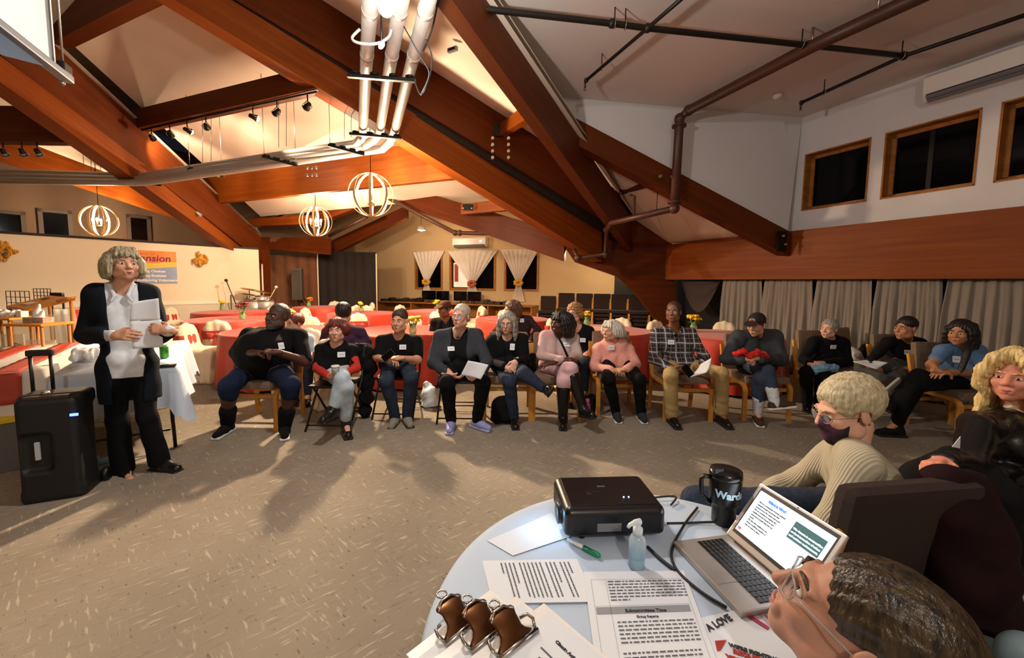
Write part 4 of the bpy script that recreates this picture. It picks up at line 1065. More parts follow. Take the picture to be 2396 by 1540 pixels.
# chairs: (table index, angle seen from above, degrees) -> stands at the rim facing the table
def covered_at(c, deg, label, dist=.98):
    a = R(deg); p = c + Vector((math.cos(a), math.sin(a), 0)) * dist
    place(CH_COV, p, a - math.pi / 2 , label, 'covered banquet chairs')
def cov_px(x, y, face, label):      # floor pixel of the chair's middle, facing direction in degrees (0 = +x)
    p = gp(x, y, 0.0); place(CH_COV, p, R(face) + math.pi / 2, label, 'covered banquet chairs')
CHAIRS = {0: [187, 100], 1: [188, 250, 300], 2: [190, 235, 0], 3: [100, 30, 215, 330],
          4: [110, 180, 235, 285], 5: [90, 150, 30, 285, 345], 6: [95], 7: [100, 150, 35, 215], 8: [120, 65], 9: [120, 60]}
WHERE = ['at the left side of', 'behind', 'at the far left of', 'at the far right of', 'in front of', 'at the right side of']
for ti, angs in CHAIRS.items():
    for n_, a in enumerate(angs):
        u = math.cos(R(a)); v = math.sin(R(a))
        pos = ('far ' if v > .35 else 'near ' if v < -.35 else '') + ('left' if u < -.35 else 'right' if u > .35 else 'middle')
        covered_at(TABC[ti], a + random.uniform(-4, 4), 'cream covered chair at the %s of the red table %s' % (pos, TAB[ti][2]), 1.1 + random.uniform(-.02, .05))
# ================================================================ lettering
def text(name, body, size, org, ux, uy, m, parent, shear=0.0, bold=0.0, align='LEFT', ext=.0006, space=1.0):
    cu = bpy.data.curves.new(name, 'FONT'); cu.body = body; cu.size = size; cu.shear = shear; cu.offset = bold; cu.extrude = ext; cu.align_x = align; cu.resolution_u = 3; cu.space_character = space
    tmp = bpy.data.objects.new(name, cu); COL.objects.link(tmp)
    dg = bpy.context.evaluated_depsgraph_get(); me = bpy.data.meshes.new_from_object(tmp.evaluated_get(dg)); bpy.data.objects.remove(tmp)
    ux, uy = Vector(ux).normalized(), Vector(uy).normalized(); uz = ux.cross(uy)
    M4 = Matrix(((ux.x, uy.x, uz.x, org[0]), (ux.y, uy.y, uz.y, org[1]), (ux.z, uy.z, uz.z, org[2]), (0, 0, 0, 1)))
    me.transform(M4); me.materials.clear()
    return mesh_obj(name, me, m, parent)
UPV = Vector((0, 0, 1))
# ---------------------------------------------------------------- banner on the left wall
bl, br_ = ph(260, 620), ph(413, 626); bzt, bzb = ph(413, 590).z, ph(414, 663).z
bw_ = (Vector((br_.x, br_.y, 0)) - Vector((bl.x, bl.y, 0))).length
t = thing('banner', 'rainbow banner with purple word Expansion on the cream wall', 'banner', Vector((bl.x, bl.y, bzb)) + pn * .012); H_ = bzt - bzb
def bp_(u, v, off=0): return pdir * u * bw_ + UPV * v * H_ + pn * off
def wave(v0, a): return [bp_(i / 20, v0 + a * math.sin(i / 20 * 5.5 + 2.2), .0) for i in range(21)]
def band(lo, hi, off, m):
    pts = [p + pn * off for p in lo] + [p + pn * off for p in reversed(hi)]
    mb = MB(); n = len(lo)
    vs = [p + pn * off for p in lo] + [p + pn * off for p in hi]
    mb.add(vs, [(i, i + 1, n + i + 1, n + i) for i in range(n - 1)]); return mb.obj('colour_band', m, t)
base_ = [bp_(i / 20, 0) for i in range(21)]; top_ = [bp_(i / 20, 1) for i in range(21)]
band(base_, wave(.48, .04), .006, mat('banner_blue', '8a9ec4', .7, col2='a9b8d6', vscale=3)); band(wave(.48, .04), wave(.64, .03), .006, mat('banner_yellow', 'e6d060', .7)); band(wave(.64, .03), top_, .006, mat('banner_orange', 'e88a3c', .7, col2='f0a45c', vscale=3))
MB().prism([bp_(0, 0), bp_(1, 0), bp_(1, 1), bp_(0, 1)], pn * .002).obj('cloth', MATS['banner_blue'], t)
text('word', 'Expansion', H_ * .28, bp_(.14, .68, .009), pdir, UPV, mat('banner_purple', '8a1c5a', .7), t, .12, .004)
text('small_words', 'the year of', H_ * .12, bp_(.3, .87, .009), pdir, UPV, mat('banner_dorange', 'd26a28', .7), t, .12)
for k, s_ in enumerate(('Making Choices', 'Making Business', 'Multiplying Volunteers')):
    text('slogan', s_, H_ * .105, bp_(.36, .34 - .14 * k, .009), pdir, UPV, mat('banner_white', 'f6f4f0', .7), t, .1, .003)
# gold fabric flowers on the wall
for k, (x, y) in enumerate(((10, 588), (469, 608))):
    c = ph(x, y, .06); t = thing('wall_flower', ['gold fabric flower on the wall at the left edge', 'gold fabric flower on the wall right of the banner'][k], 'decoration', c)
    rnd = random.Random(k)
    for j in range(22):
        a = j * 2.4; rr = .02 + .14 * rnd.random(); p = pdir * math.cos(a) * rr + UPV * math.sin(a) * rr
        MB().ball(p + pn * .02 * rnd.random(), (.075, .02, .035), 6, Matrix.Rotation(a, 3, 'Y') @ Matrix.Rotation(rnd.uniform(-.6, .6), 3, 'X')).obj('petal', M_GOLD, t)
    MB().ball(-UPV * .1, (.07, .04, .06), 6).obj('knot', mat('gold_dark', '8a6a30', .6), t)

# ---------------------------------------------------------------- cloth over a rectangular table
def rect_cloth(lx, ly, h, drop, seed=0, corner=.14, folds=1.0):
    rnd = random.Random(seed); out = []; n = 0; r = .03
    def ring(off):
        pts = []
        for (cx, cy, a0) in ((lx / 2 - r, ly / 2 - r, 0), (-lx / 2 + r, ly / 2 - r, 90), (-lx / 2 + r, -ly / 2 + r, 180), (lx / 2 - r, -ly / 2 + r, 270)):
            for k in range(7): a = R(a0 + 15 * k); pts.append((cx, cy, a))
        return pts
    base = ring(0); full = []
    for i, (cx, cy, a) in enumerate(base):
        full.append((cx, cy, a, 1.0 if i % 7 in (2, 3, 4) else .55))
        if i % 7 == 6:
            nx_, ny_, na = base[(i + 1) % len(base)]; m = int(max(abs(nx_ - cx), abs(ny_ - cy)) / .045)
            for k in range(1, m): full.append((cx + (nx_ - cx) * k / m, cy + (ny_ - cy) * k / m, a, 0.0))
    mb = MB(); N = len(full); rows = 8; vs = [(0, 0, h)]; fs = []
    P1 = rnd.uniform(0, 6)
    for j in range(rows + 1):
        v = j / rows
        for i, (cx, cy, a, cf) in enumerate(full):
            rr = r + .004 + .05 * v + v * (.022 * math.sin(i * .55 * folds + P1) + .014 * math.sin(i * 1.3 + P1 * 2)) + .06 * v * cf
            vs.append((cx + rr * math.cos(a), cy + rr * math.sin(a), h - v * (drop + corner * cf) if j else h))
    for i in range(N): fs.append((0, 1 + i, 1 + (i + 1) % N))
    for j in range(rows):
        for i in range(N): a = 1 + j * N + i; b = 1 + j * N + (i + 1) % N; fs.append((a, a + N, b + N, b))
    mb.add(vs, fs, True); return mb
M_WCL = mat('white_tablecloth', 'c8d4e4', .8, var=.03, vscale=4, bump=.08, bscale=30)
def folding_table(t, lx, ly, h):
    MB().box((0, 0, h - .02), (lx / 2 - .01, ly / 2 - .01, .018), bev=.005).obj('table_top', mat('table_plastic', 'c8c0b4', .6), t)
    for sx in (-1, 1):
        for sy in (-1, 1): MB().tube([(sx * lx * .36, sy * ly * .38, h - .04), (sx * lx * .42, sy * ly * .42, 0)], .014, 6).obj('leg', M_BLK, t)
        MB().tube([(sx * lx * .4, -ly * .38, .16), (sx * lx * .4, ly * .38, .16)], .011, 6).obj('crossbar', M_BLK, t)
E1 = Vector((-.6, .8, 0)); E2 = Vector((-.8, -.6, 0)); NR = Vector((-2.86, 3.36, 0)); TW, TLn = .74, 1.83
rz_t = math.atan2(E1.y, E1.x)
bc = NR + E1 * TLn / 2 + E2 * TW / 2
t = thing('buffet_table', 'folding table under a white cloth behind the standing woman', 'table', bc, rz_t); folding_table(t, TLn, TW, .75)
o = rect_cloth(TLn, TW, .757, .34, 3).obj('white_cloth', M_WCL); o.location = bc; o.rotation_euler = (0, 0, rz_t); tag(o, 'plain white cloth hanging in points behind the standing woman', 'tablecloth')
bc2 = NR + E1 * (TLn / 2 + .38) + E2 * (TW * 1.5 + .1)
t = thing('buffet_table', 'folding table under a white cloth with red runners at the left edge', 'table', bc2, rz_t); folding_table(t, TLn, TW, .75)
o = rect_cloth(TLn, TW, .757, .5, 5, .1).obj('white_cloth', mat('ivory_tablecloth', 'e4dcd2', .8, var=.03, vscale=4)); o.location = bc2; o.rotation_euler = (0, 0, rz_t); tag(o, 'white cloth under the red runners at the left edge', 'tablecloth')
M_RUN = mat('red_runner', 'b5402a', .6, var=.1, vscale=12, stretch=(3, 1, 1))
for k, (off, w_) in enumerate(((-.16, .17), (.16, .17))):
    mb = MB()
    def rn(u, v):
        s_ = u * (TLn + .5) - .25; y = off + (v - .5) * w_; x = TLn / 2 - s_ ; z = .764
        if s_ < 0: x = TLn / 2 + .02 ; z = .764 + s_ * 1.0; x += -s_ * .12
        if s_ > TLn: x = -TLn / 2 - .02 - (s_ - TLn) * .12; z = .764 - (s_ - TLn)
        return Vector((-x, y, z + .002 * math.sin(u * 90)))
    mb.quadgrid(rn, 60, 4); o = mb.obj('table_runner', M_RUN); o.location = bc2; o.rotation_euler = (0, 0, rz_t); o.modifiers.new('s', 'SOLIDIFY').thickness = .003
    tag(o, ['red table runner nearer the standing woman', 'red table runner cut by the left edge'][k], 'runner', 'red table runners')
# things on the white table
p = gp(385, 838, .76); t = thing('drink_can', 'green drink can on the white table behind the standing woman', 'can', p)
MB().lathe([(.026, 0), (.033, .008), (.033, .105), (.026, .122)], n=20).obj('can_body', mat('can_green', '1f6a2a', .3, metal=.4, col2='4fae3e', vscale=25), t); MB().lathe([(0, .119), (.024, .119), (.026, .123)], n=20).obj('lid', M_BOLT, t)
p = gp(386, 857, .76); t = thing('phone', 'dark phone lying at the corner of the white table', 'phone', p, R(35)); MB().box((0, 0, .005), (.075, .037, .004), bev=.003).obj('body', M_BLK, t); MB().box((0, 0, .0095), (.07, .033, .0006)).obj('display_glass', M_GLASS_N, t)
p = gp(205, 845, .76); s = SDF(); rnd = random.Random(4)
for k in range(14): s.ball((rnd.uniform(-.08, .08), rnd.uniform(-.05, .05), rnd.uniform(.02, .08)), rnd.uniform(.025, .05), k=.015)
o = mesh_obj('paper_bag', np_mesh('bag', [s.mesh(.007, noise=wrinkle(.006, 60, 3))]), mat('bag_white', 'd6d4d2', .6), None); o.location = (p.x, p.y, .762); tag(o, 'crumpled pale bag on the white table left of the standing woman', 'bag')

# ---------------------------------------------------------------- loudspeaker on the floor
c = Vector((-3.12, 2.66, 0)); t = thing('pa_speaker', 'tall black portable loudspeaker with pull handle on the carpet', 'speaker', c, R(25))
M_SPK = mat('speaker_black', '0f1113', .55, var=.1, vscale=80, bump=.12, bscale=300)
hw, hd_, hh = .15, .12, .70
s = SDF(); s.box((0, 0, hh / 2), (hw, hd_, hh / 2), rad=.03, k=.01); s.box((0, .03, hh - .03), (hw + .012, hd_ - .02, .05), rad=.03, k=.03); s.box((0, .02, .04), (hw + .012, hd_, .05), rad=.03, k=.03)
s.box((-.06, -hd_ - .0, .34), (.075, .035, .13), rad=.03, k=.02, op=-1)
mesh_obj('cabinet', np_mesh('cabinet', [s.mesh(.01)]), M_SPK, t)
MB().box((0, -.02, hh + .006), (.11, .08, .01), bev=.005).obj('top_panel', mat('panel_brown', '3a2a1c', .5), t)
MB().lathe([(.0, .02), (.02, .02), (.025, 0)], (-.03, -.03, hh + .015), 12).obj('volume_knob', M_BOLT, t)
MB().box((.14, -hd_ - .001, .58), (.02, .004, .008)).obj('indicator', mat('blue_led', '1030ff', .3, emit=(.05, .12, 1), es=8), t)
MB().box((-.06, -hd_ + .025, .35), (.012, .008, .06), bev=.004).obj('grip', mat('grip_grey', 'b8bcc4', .4), t)
for sx in (-1, 1): MB().tube([(-.1 + sx * .05, .1, hh - .02), (-.1 + sx * .05, .1, hh + .26)], .011, 8).obj('handle_tube', M_BLK, t)
MB().box((-.1, .1, hh + .28), (.068, .018, .022), bev=.012).obj('handle_grip', M_BLK, t)
for sx in (-1, 1): MB().tube([(sx * .165, .13, .05), (sx * .2, .13, .05)], .05, 14).obj('wheel', M_BLK, t)
# loose things under the tables
p = gp(215, 1090, 0); t = thing('sandal', 'light blue strapped sandal on the floor beside the loudspeaker', 'shoe', p, R(60))
MB().box((0, 0, .015), (.12, .045, .014), bev=.012).obj('sole', mat('sandal_blue', '8fc0cf', .6), t)
for y in (-.05, 0.03): MB().tube([(y, -.045, .02), (y, -.03, .06), (y, .03, .06), (y, .045, .02)], .012, 6).obj('strap', MATS['sandal_blue'], t)
p = gp(8, 1100, 0); s = SDF(); rnd = random.Random(9)
for k in range(12): s.ball((rnd.uniform(-.1, .1), rnd.uniform(-.08, .08), rnd.uniform(.03, .24)), rnd.uniform(.05, .09), k=.03)
o = mesh_obj('plastic_bag', np_mesh('bag', [s.mesh(.012, noise=wrinkle(.01, 30, 5))]), mat('bag_plastic', 'cfd6d8', .3), None); o.location = (p.x - .1, p.y + .1, .02); tag(o, 'white plastic bag on the floor at the left edge', 'bag')
p = px(0, 990, 2.95); t = thing('storage_box', 'grey box with a yellow rim under the table at the left edge', 'box', (p.x - .12, p.y + .12, 0), R(-37))
MB().box((0, 0, .2), (.2, .15, .2), bev=.01).obj('tub', mat('tub_grey', '6a6460', .7), t); MB().box((0, 0, .405), (.215, .165, .02), bev=.008).obj('rim', mat('rim_yellow', 'e0c020', .5), t)

# ---------------------------------------------------------------- lectern with acrylic panels behind the tables
A_, B_, C_ = px(14, 716, 5.2), px(66, 724, 4.75), px(176, 697, 4.95); D_ = A_ + C_ - B_
M_LEC = wood_mat('lectern_wood', 'c27a2a', 'dd9846', .4, gs=1.2); M_LECP = wood_mat('lectern_post', 'a06228', 'c98a4a', .4, axis=2)
cen = (A_ + B_ + C_ + D_) / 4; o0 = Vector((cen.x, cen.y, 0)); t = thing('lectern', 'wooden lectern with a slanted top and clear panels at the left', 'lectern', o0)
MB().prism([p - o0 for p in (A_, B_, C_, D_)], (0, 0, -.03)).obj('slanted_top', M_LEC, t)
MB().tube([B_.lerp(C_, .6) - o0 + UPV * .01, C_ - o0 + UPV * .01 + (C_ - B_) * .03], .016, 8).obj('ledge', M_LECP, t)
MB().prism([A_.lerp(B_, .25).lerp(D_.lerp(C_, .25), q) - o0 + UPV * .004 + (B_ - A_) * w_ for q, w_ in ((.22, 0), (.45, 0), (.45, .3), (.22, .3))], (0, 0, .002)).obj('paper', M_WHITEPL, t)
MB().prism([A_.lerp(B_, .2).lerp(D_.lerp(C_, .2), q) - o0 + UPV * .004 + (B_ - A_) * w_ for q, w_ in ((.66, 0), (.8, 0), (.8, .18), (.66, .18))], (0, 0, .003)).obj('dark_slot', M_BLK, t)
cor = [A_.lerp(C_, .06), B_.lerp(D_, .06), C_.lerp(A_, .06), D_.lerp(B_, .06)]
for p in cor: MB().tube([(p.x - o0.x, p.y - o0.y, 0), (p.x - o0.x, p.y - o0.y, p.z - .03)], .018, 8).obj('post', M_LECP, t)
M_ACR = mat('acrylic', 'e6ecd8', .05, alpha=.28, spec=.6)
for i, j in ((0, 1), (1, 2)):
    a, b = cor[i], cor[j]; MB().prism([(a.x - o0.x, a.y - o0.y, .1), (b.x - o0.x, b.y - o0.y, .1), (b.x - o0.x, b.y - o0.y, min(a.z, b.z) - .08), (a.x - o0.x, a.y - o0.y, min(a.z, b.z) - .08)], (.004, .004, 0)).obj('clear_panel', M_ACR, t)
MB().prism([(p.x - o0.x, p.y - o0.y, .62) for p in cor], (0, 0, .02)).obj('shelf', M_LEC, t)
def small_stand(x0, x1, y, d, label, seed):
    a, b = px(x0, y, d), px(x1, y, d); c = (a + b) / 2; t = thing('side_stand', label, 'stand', (c.x, c.y, 0)); w2 = (b - a).length / 2
    MB().box((0, 0, c.z), (w2, .16, .014), bev=.008).obj('stand_top', M_LEC, t)
    for sx in (-1, 1):
        for sy in (-1, 1): MB().tube([(sx * w2 * .85, sy * .13, 0), (sx * w2 * .85, sy * .13, c.z)], .014, 6).obj('post', M_LECP, t)
    MB().box((0, .0, c.z * .62), (w2 * .8, .006, .2)).obj('clear_panel', M_ACR, t)
    return Vector((c.x, c.y, c.z + .014))
q1_ = small_stand(46, 136, 758, 4.35, 'small wooden stand holding the tissue box', 1)
t = thing('tissue_box', 'tissue box with a tall white tissue on the small wooden stand', 'box', q1_ + Vector((-.0, 0, 0))); MB().box((0, 0, .03), (.11, .055, .03), bev=.004).obj('box_body', mat('tissue_card', 'c8a890', .7, col2='8a7060', vscale=40), t)
s = SDF(); s.chain([(0, 0, .05), (.0, 0, .12), (.02, .0, .2)], [.05, .03, .008], k=.02); s.cone((.03, 0, .06), (.05, .01, .13), .02, .012)
mesh_obj('tissue', np_mesh('tissue', [s.mesh(.008, noise=wrinkle(.006, 60, 7))]), M_WHITEPL, t)
q2_ = small_stand(-40, 62, 744, 4.6, 'small wooden stand at the left edge', 2)
for k, dx in enumerate((-.16, -.05, .08, .15)):
    t = thing('paper_pack', ['white crumpled pack at the left end of the left stand', 'white crumpled pack second from the left edge', 'white crumpled pack in the middle of the left stand', 'small white cube box on the left stand'][k], 'pack', q2_ + Vector((dx + .06, 0, 0)), k)
    if k < 3:
        s = SDF(); rnd = random.Random(k + 20)
        for j in range(6): s.ball((rnd.uniform(-.04, .04), rnd.uniform(-.03, .03), rnd.uniform(.02, .06)), .03, k=.012)
        mesh_obj('wrap', np_mesh('wrap', [s.mesh(.008, noise=wrinkle(.004, 70, k))]), M_WHITEPL, t)
    else: MB().box((0, 0, .035), (.035, .035, .035), bev=.004).obj('carton', M_WHITEPL, t); MB().box((0, 0, .0705), (.02, .03, .001)).obj('seal', M_GREYPL, t)
# draped plastic on the lectern side and autumn flowers on the floor behind
p = px(150, 770, 5.0)
def pf(u, v): return Vector((p.x - .12 + .22 * u * (1 + .5 * v), p.y + .05 * math.sin(u * 14) , 1.1 - .75 * v))
tag(MB().quadgrid(pf, 24, 10).obj('clear_sheet', mat('clear_plastic', 'e8e8dc', .2, alpha=.5, bump=.3, bscale=20)), 'wrinkled clear plastic sheet hanging at the lectern', 'plastic')
g = gp(200, 860, 0); t = thing('flower_basket', 'autumn flower basket on the floor between lectern and standing woman', 'flowers', (px(195, 820, 5.1).x, 5.1, 0)); rnd = random.Random(2)
MB().lathe([(.12, 0), (.18, .3), (.2, .42), (.17, .43)], n=18).obj('basket', mat('basket_red', '8a2a16', .7), t)
for k in range(40):
    a = rnd.uniform(0, 6.28); rr = rnd.uniform(0, .28); z = .45 + rnd.uniform(-.1, .3) * (1 - rr * 1.5)
    MB().ball((math.cos(a) * rr, math.sin(a) * rr, z), (.045, .045, .025), 5, Matrix.Rotation(rnd.uniform(0, 3), 3, 'X')).obj('blossom', [M_ORG, M_GOLD, mat('rust_petals', 'b04018', .6)][k % 3], t)
p = px(178, 765, 7.0); t = thing('red_bin', 'red box seen between lectern and standing woman', 'box', (p.x, p.y, 0)); MB().box((0, 0, .45), (.14, .14, .45), bev=.02).obj('body', mat('bin_red', 'b0341e', .6), t); MB().box((0, 0, .92), (.15, .15, .03), bev=.01).obj('lid', M_SASH, t)
# wire racks and a black case before the wall
for k, (x0, x1, y0, y1, d) in enumerate(((17, 68, 682, 722, 6.4), (80, 118, 676, 700, 6.6))):
    a, b = px(x0, y1, d), px(x1, y0, d); t = thing('wire_rack', ['larger wire rack behind the lectern', 'smaller wire rack behind the lectern'][k], 'rack', (a.x, a.y, 0)); W_ = b.x - a.x
    for i in range(6): MB().tube([(W_ * i / 5, 0, 0 if i in (0, 5) else a.z), (W_ * i / 5, 0, b.z)], .005, 5).obj('wire', M_BLACKMET, t)
    for i in range(4): z = a.z + (b.z - a.z) * i / 3; MB().tube([(0, 0, z), (W_, 0, z)], .005, 5).obj('wire', M_BLACKMET, t)
p = px(133, 688, 5.6); t = thing('chair_back', 'black chair standing behind the lectern', 'chair', (p.x, p.y, 0)); MB().box((0, 0, p.z - .05), (.09, .02, .07), bev=.02).obj('backrest', M_BLK, t)
for sx in (-1, 1): MB().tube([(sx * .08, 0, 0), (sx * .08, 0, p.z - .05)], .012, 6).obj('leg', M_BLK, t)
MB().box((0, -.16, .45), (.2, .2, .02), bev=.01).obj('seat', M_BLK, t)

# ---------------------------------------------------------------- drum kit and microphones
M_STEEL = mat('stand_steel', 'a8a29a', .25, metal=.9); M_CYM = mat('cymbal_brass', 'a8905a', .3, metal=.9)
base = gp(590, 782, 0); bd = 10.45
t = thing('drum_kit', 'drum kit with cymbals in front of the cream wall end', 'drums', (px(598, 700, bd).x, bd, 0)); o0 = Vector(t.location)
def dp(x, y, dd=0): return px(x, y, bd + dd) - o0
for (x, y) in ((583, 677), (578, 688), (615, 683)):
    c = dp(x, y); MB().lathe([(0, .02), (.03, .015), (.2, 0), (.2, -.004), (0, .0)], c, 20, Matrix.Rotation(R(12), 3, 'Y')).obj('cymbal', M_CYM, t)
    MB().tube([c, (c.x, c.y, 0)], .01, 6).obj('cymbal_stand', M_STEEL, t)
for (x, y, r_, h_) in ((586, 705, .15, .15), (612, 702, .14, .22), (622, 716, .2, .3), (596, 720, .26, .4)):
    c = dp(x, y); MB().lathe([(r_, -h_ / 2), (r_, h_ / 2)], c, 20).obj('drum_shell', mat('drum_silver', 'c8c0b8', .3, metal=.5), t)
    for sg in (-1, 1): MB().lathe([(r_ + .012, -.015), (r_ + .012, .015)], c + UPV * sg * h_ / 2, 20).obj('rim', M_STEEL, t)
    MB().tube([c - UPV * h_ / 2, (c.x, c.y, 0)], .012, 6).obj('drum_leg', M_STEEL, t)
def mic(x0, y0, x1, y1, xs, d, label, white=False):
    a, b = px(x0, y0, d), px(x1, y1, d); f_ = px(xs, y1, d); t = thing('microphone_stand', label, 'microphone', (f_.x, f_.y, 0)); o0 = Vector(t.location)
    m = M_SOCK if white else M_BLK
    MB().tube([a - o0, b - o0], .011, 6).obj('boom', m, t); q = a.lerp(b, .62) - o0
    MB().tube([(0, 0, 0), (0, 0, q.z)], .012, 6).obj('post', m, t); MB().ball(a - o0, .04, 8).obj('capsule', m, t); MB().tube([(0, 0, q.z), q], .01, 6).obj('clutch', m, t)
    for k in range(3): MB().tube([(0, 0, .12), (math.cos(k * 2.1) * .28, math.sin(k * 2.1) * .28, 0)], .009, 5).obj('foot', m, t)
mic(529, 656, 552, 712, 541, 10.2, 'black microphone stand left of the drum kit')
mic(646, 672, 626, 708, 628, 10.4, 'pale microphone stand right of the drum kit', True)

# ---------------------------------------------------------------- computer desk under the rear windows
tD0, tD1 = BT(908, 712)[0], BT(1262, 722)[0]
dc = BPT((tD0 + tD1) / 2, 0, .42); ang = math.atan2(BU.y, BU.x); t = thing('computer_desk', 'long wooden desk with screens under the rear windows', 'desk', dc, ang); W_ = (tD1 - tD0)
MB().box((0, 0, .73), (W_ / 2, .36, .018), bev=.004).obj('desk_top', M_TRIM, t)
for k in range(5): MB().box((-W_ / 2 + .05 + (W_ - .1) * k / 4, .0, .355), (.02, .34, .355)).obj('side_panel', M_TRIM, t)
MB().box((0, .3, .45), (W_ / 2 - .06, .01, .2)).obj('modesty_panel', M_TRIM, t)
for k, (x0, x1, y0, y1) in enumerate(((1008, 1028, 683, 706), (1035, 1068, 687, 709), (1075, 1105, 689, 712), (1107, 1140, 690, 712))):
    tm = (BT(x0, 700)[0] + BT(x1, 700)[0]) / 2; w_ = (BT(x1, 700)[0] - BT(x0, 700)[0]); z1, z0 = BT(x0, y0)[1], .80; z1 = .80 + .40
    p = BPT(tm, .749, .42 + .05 * (k % 2)); t = thing('monitor', ['leftmost turned monitor on the rear desk', 'second monitor from the left on the rear desk', 'third monitor from the left on the rear desk', 'rightmost monitor on the rear desk'][k], 'monitor', p, ang + (.8 if k == 0 else .0))
    MB().box((0, 0, .26), (.26, .02, .17), bev=.006).obj('casing', M_BLK, t); MB().box((0, -.021, .26), (.245, .002, .155)).obj('screen_glass', M_GLASS_N, t)
    MB().tube([(0, .02, .0), (0, .02, .15)], .02, 8).obj('neck', M_BLK, t); MB().box((0, 0, .008), (.11, .08, .008), bev=.004).obj('foot', M_BLK, t)
rnd = random.Random(31)
for k, x in enumerate((916, 934, 950, 966, 984, 998, 1150, 1162, 1178, 1196)):
    tm = BT(x, 708)[0]; p = BPT(tm, .749, .42); h_ = rnd.uniform(.08, .16)
    t = thing('desk_box' if k % 2 else 'equipment_case', 'dark %s on the rear desk, %s' % ('box' if k % 2 else 'equipment case', ['first from the left end', 'second from the left end', 'third from the left end', 'fourth from the left end', 'fifth from the left end', 'beside the turned monitor', 'right of the monitors, first', 'right of the monitors, second', 'right of the monitors, third', 'right of the monitors, last'][k]), 'box', p, ang + rnd.uniform(-.3, .3))
    MB().box((0, 0, h_ / 2), (rnd.uniform(.08, .13), .12, h_ / 2), bev=.01).obj('case_body', mat('case_dark', '241c16', .6), t); MB().tube([(-.04, 0, h_), (-.03, 0, h_ + .03), (.03, 0, h_ + .03), (.04, 0, h_)], .006, 5).obj('grip', M_BLK, t)
# stacks of brown chairs by the arch
st = [(1281, 703, 11.6), (1324, 690, 11.2), (1367, 690, 11.0), (1409, 691, 10.8), (1452, 692, 10.6), (1494, 696, 10.4)]
for k, (x, y, d) in enumerate(st):
    p = px(x, y, d); n = 4 if k else 3
    for j in range(n):
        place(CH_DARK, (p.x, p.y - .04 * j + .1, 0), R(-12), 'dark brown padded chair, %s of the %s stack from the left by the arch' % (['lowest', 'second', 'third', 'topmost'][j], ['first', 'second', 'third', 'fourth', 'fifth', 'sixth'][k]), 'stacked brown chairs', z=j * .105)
# ================================================================ people
def skin_mat(name, col): return mat(name, col, .55, var=.10, vscale=28, bump=.05, bscale=120, spec=.35)
SK_PALE = skin_mat('skin_pale', 'd9a58c'); SK_FAIR = skin_mat('skin_fair', 'cf9a7c'); SK_TAN = skin_mat('skin_tan', 'b8805c'); SK_BROWN = skin_mat('skin_brown', '8a5a3c'); SK_DARK = skin_mat('skin_dark', '4e2f22')
def cloth(name, col, **k):
    d = dict(rough=.9, var=.08, vscale=30, bump=.12, bscale=180, spec=.2); d.update(k); return mat(name, col, **d)
C_BLACK = cloth('cloth_black', '0a0a0c'); C_BLACK2 = cloth('cloth_black_soft', '100f12'); C_CHAR = cloth('cloth_charcoal', '202227'); C_NAVY = cloth('cloth_navy', '16203a'); C_DENIM = cloth('denim_dark', '222a3a', col2='303a4e', vscale=60)
C_JEANL = cloth('denim_light', '9fb2c4', col2='c2d0da', vscale=18); C_KHAKI = cloth('cloth_khaki', 'b59a68'); C_PINK = cloth('cloth_pink', 'e3a093'); C_PINKP = cloth('cloth_pale_pink', 'd8aeb4'); C_REDS = cloth('cloth_red', 'b8352a')
C_WHITE = cloth('cloth_white', 'd8dde4'); C_BLUE = cloth('cloth_blue', '5d7da6'); C_GREYP = cloth('cloth_grey_green', '4c4a44')
M_EYEW = mat('eye_white', 'd8d2ca', .25); M_IRIS = mat('iris_dark', '1e1512', .2); M_LENS = mat('glasses_lens', 'c8d0d8', .05, alpha=.18, spec=.7)
M_RIMD = mat('glasses_rim_dark', '2a1c18', .3); M_RIMS = mat('glasses_rim_steel', '8a8a8c', .25, metal=.8)
M_SOLEW = mat('sole_white', 'd8d6d0', .6); M_SOLED = mat('sole_dark', '1a1715', .6); M_LEATH = mat('black_leather', '121113', .28, bump=.15, bscale=60)
M_TAGW = mat('badge_paper', 'e6ecf4', .6); M_INK = mat('ink_dark', '2a2c34', .7); M_PAPER = mat('white_paper', 'd9dde2', .7)
def hair_mat(name, c1, c2, rough=.5):
    return mat(name, c1, rough, col2=c2, vscale=6, stretch=(16, 16, 1.2), bump=.5, bscale=9, detail=3)
H_BLOND = hair_mat('hair_ash_blond', '6e5f44', 'c0b492'); H_GREY = hair_mat('hair_grey', '6a6058', 'b0a89e'); H_WHITE = hair_mat('hair_white', 'b8ac98', 'e8e0d2'); H_BLACK = hair_mat('hair_black', '0d0b0c', '1e1a1c', .4)
H_RED = hair_mat('hair_auburn', '4a1a14', '7a2c20'); H_BROWN = hair_mat('hair_brown', '2a1a12', '4a3020'); H_GOLD = hair_mat('hair_golden', 'b08a48', 'f0d898'); H_CURL = hair_mat('hair_light_brown', '7a5232', 'a87a4a'); H_PALE = hair_mat('hair_pale_curly', '9a8a68', 'd4c6a2')

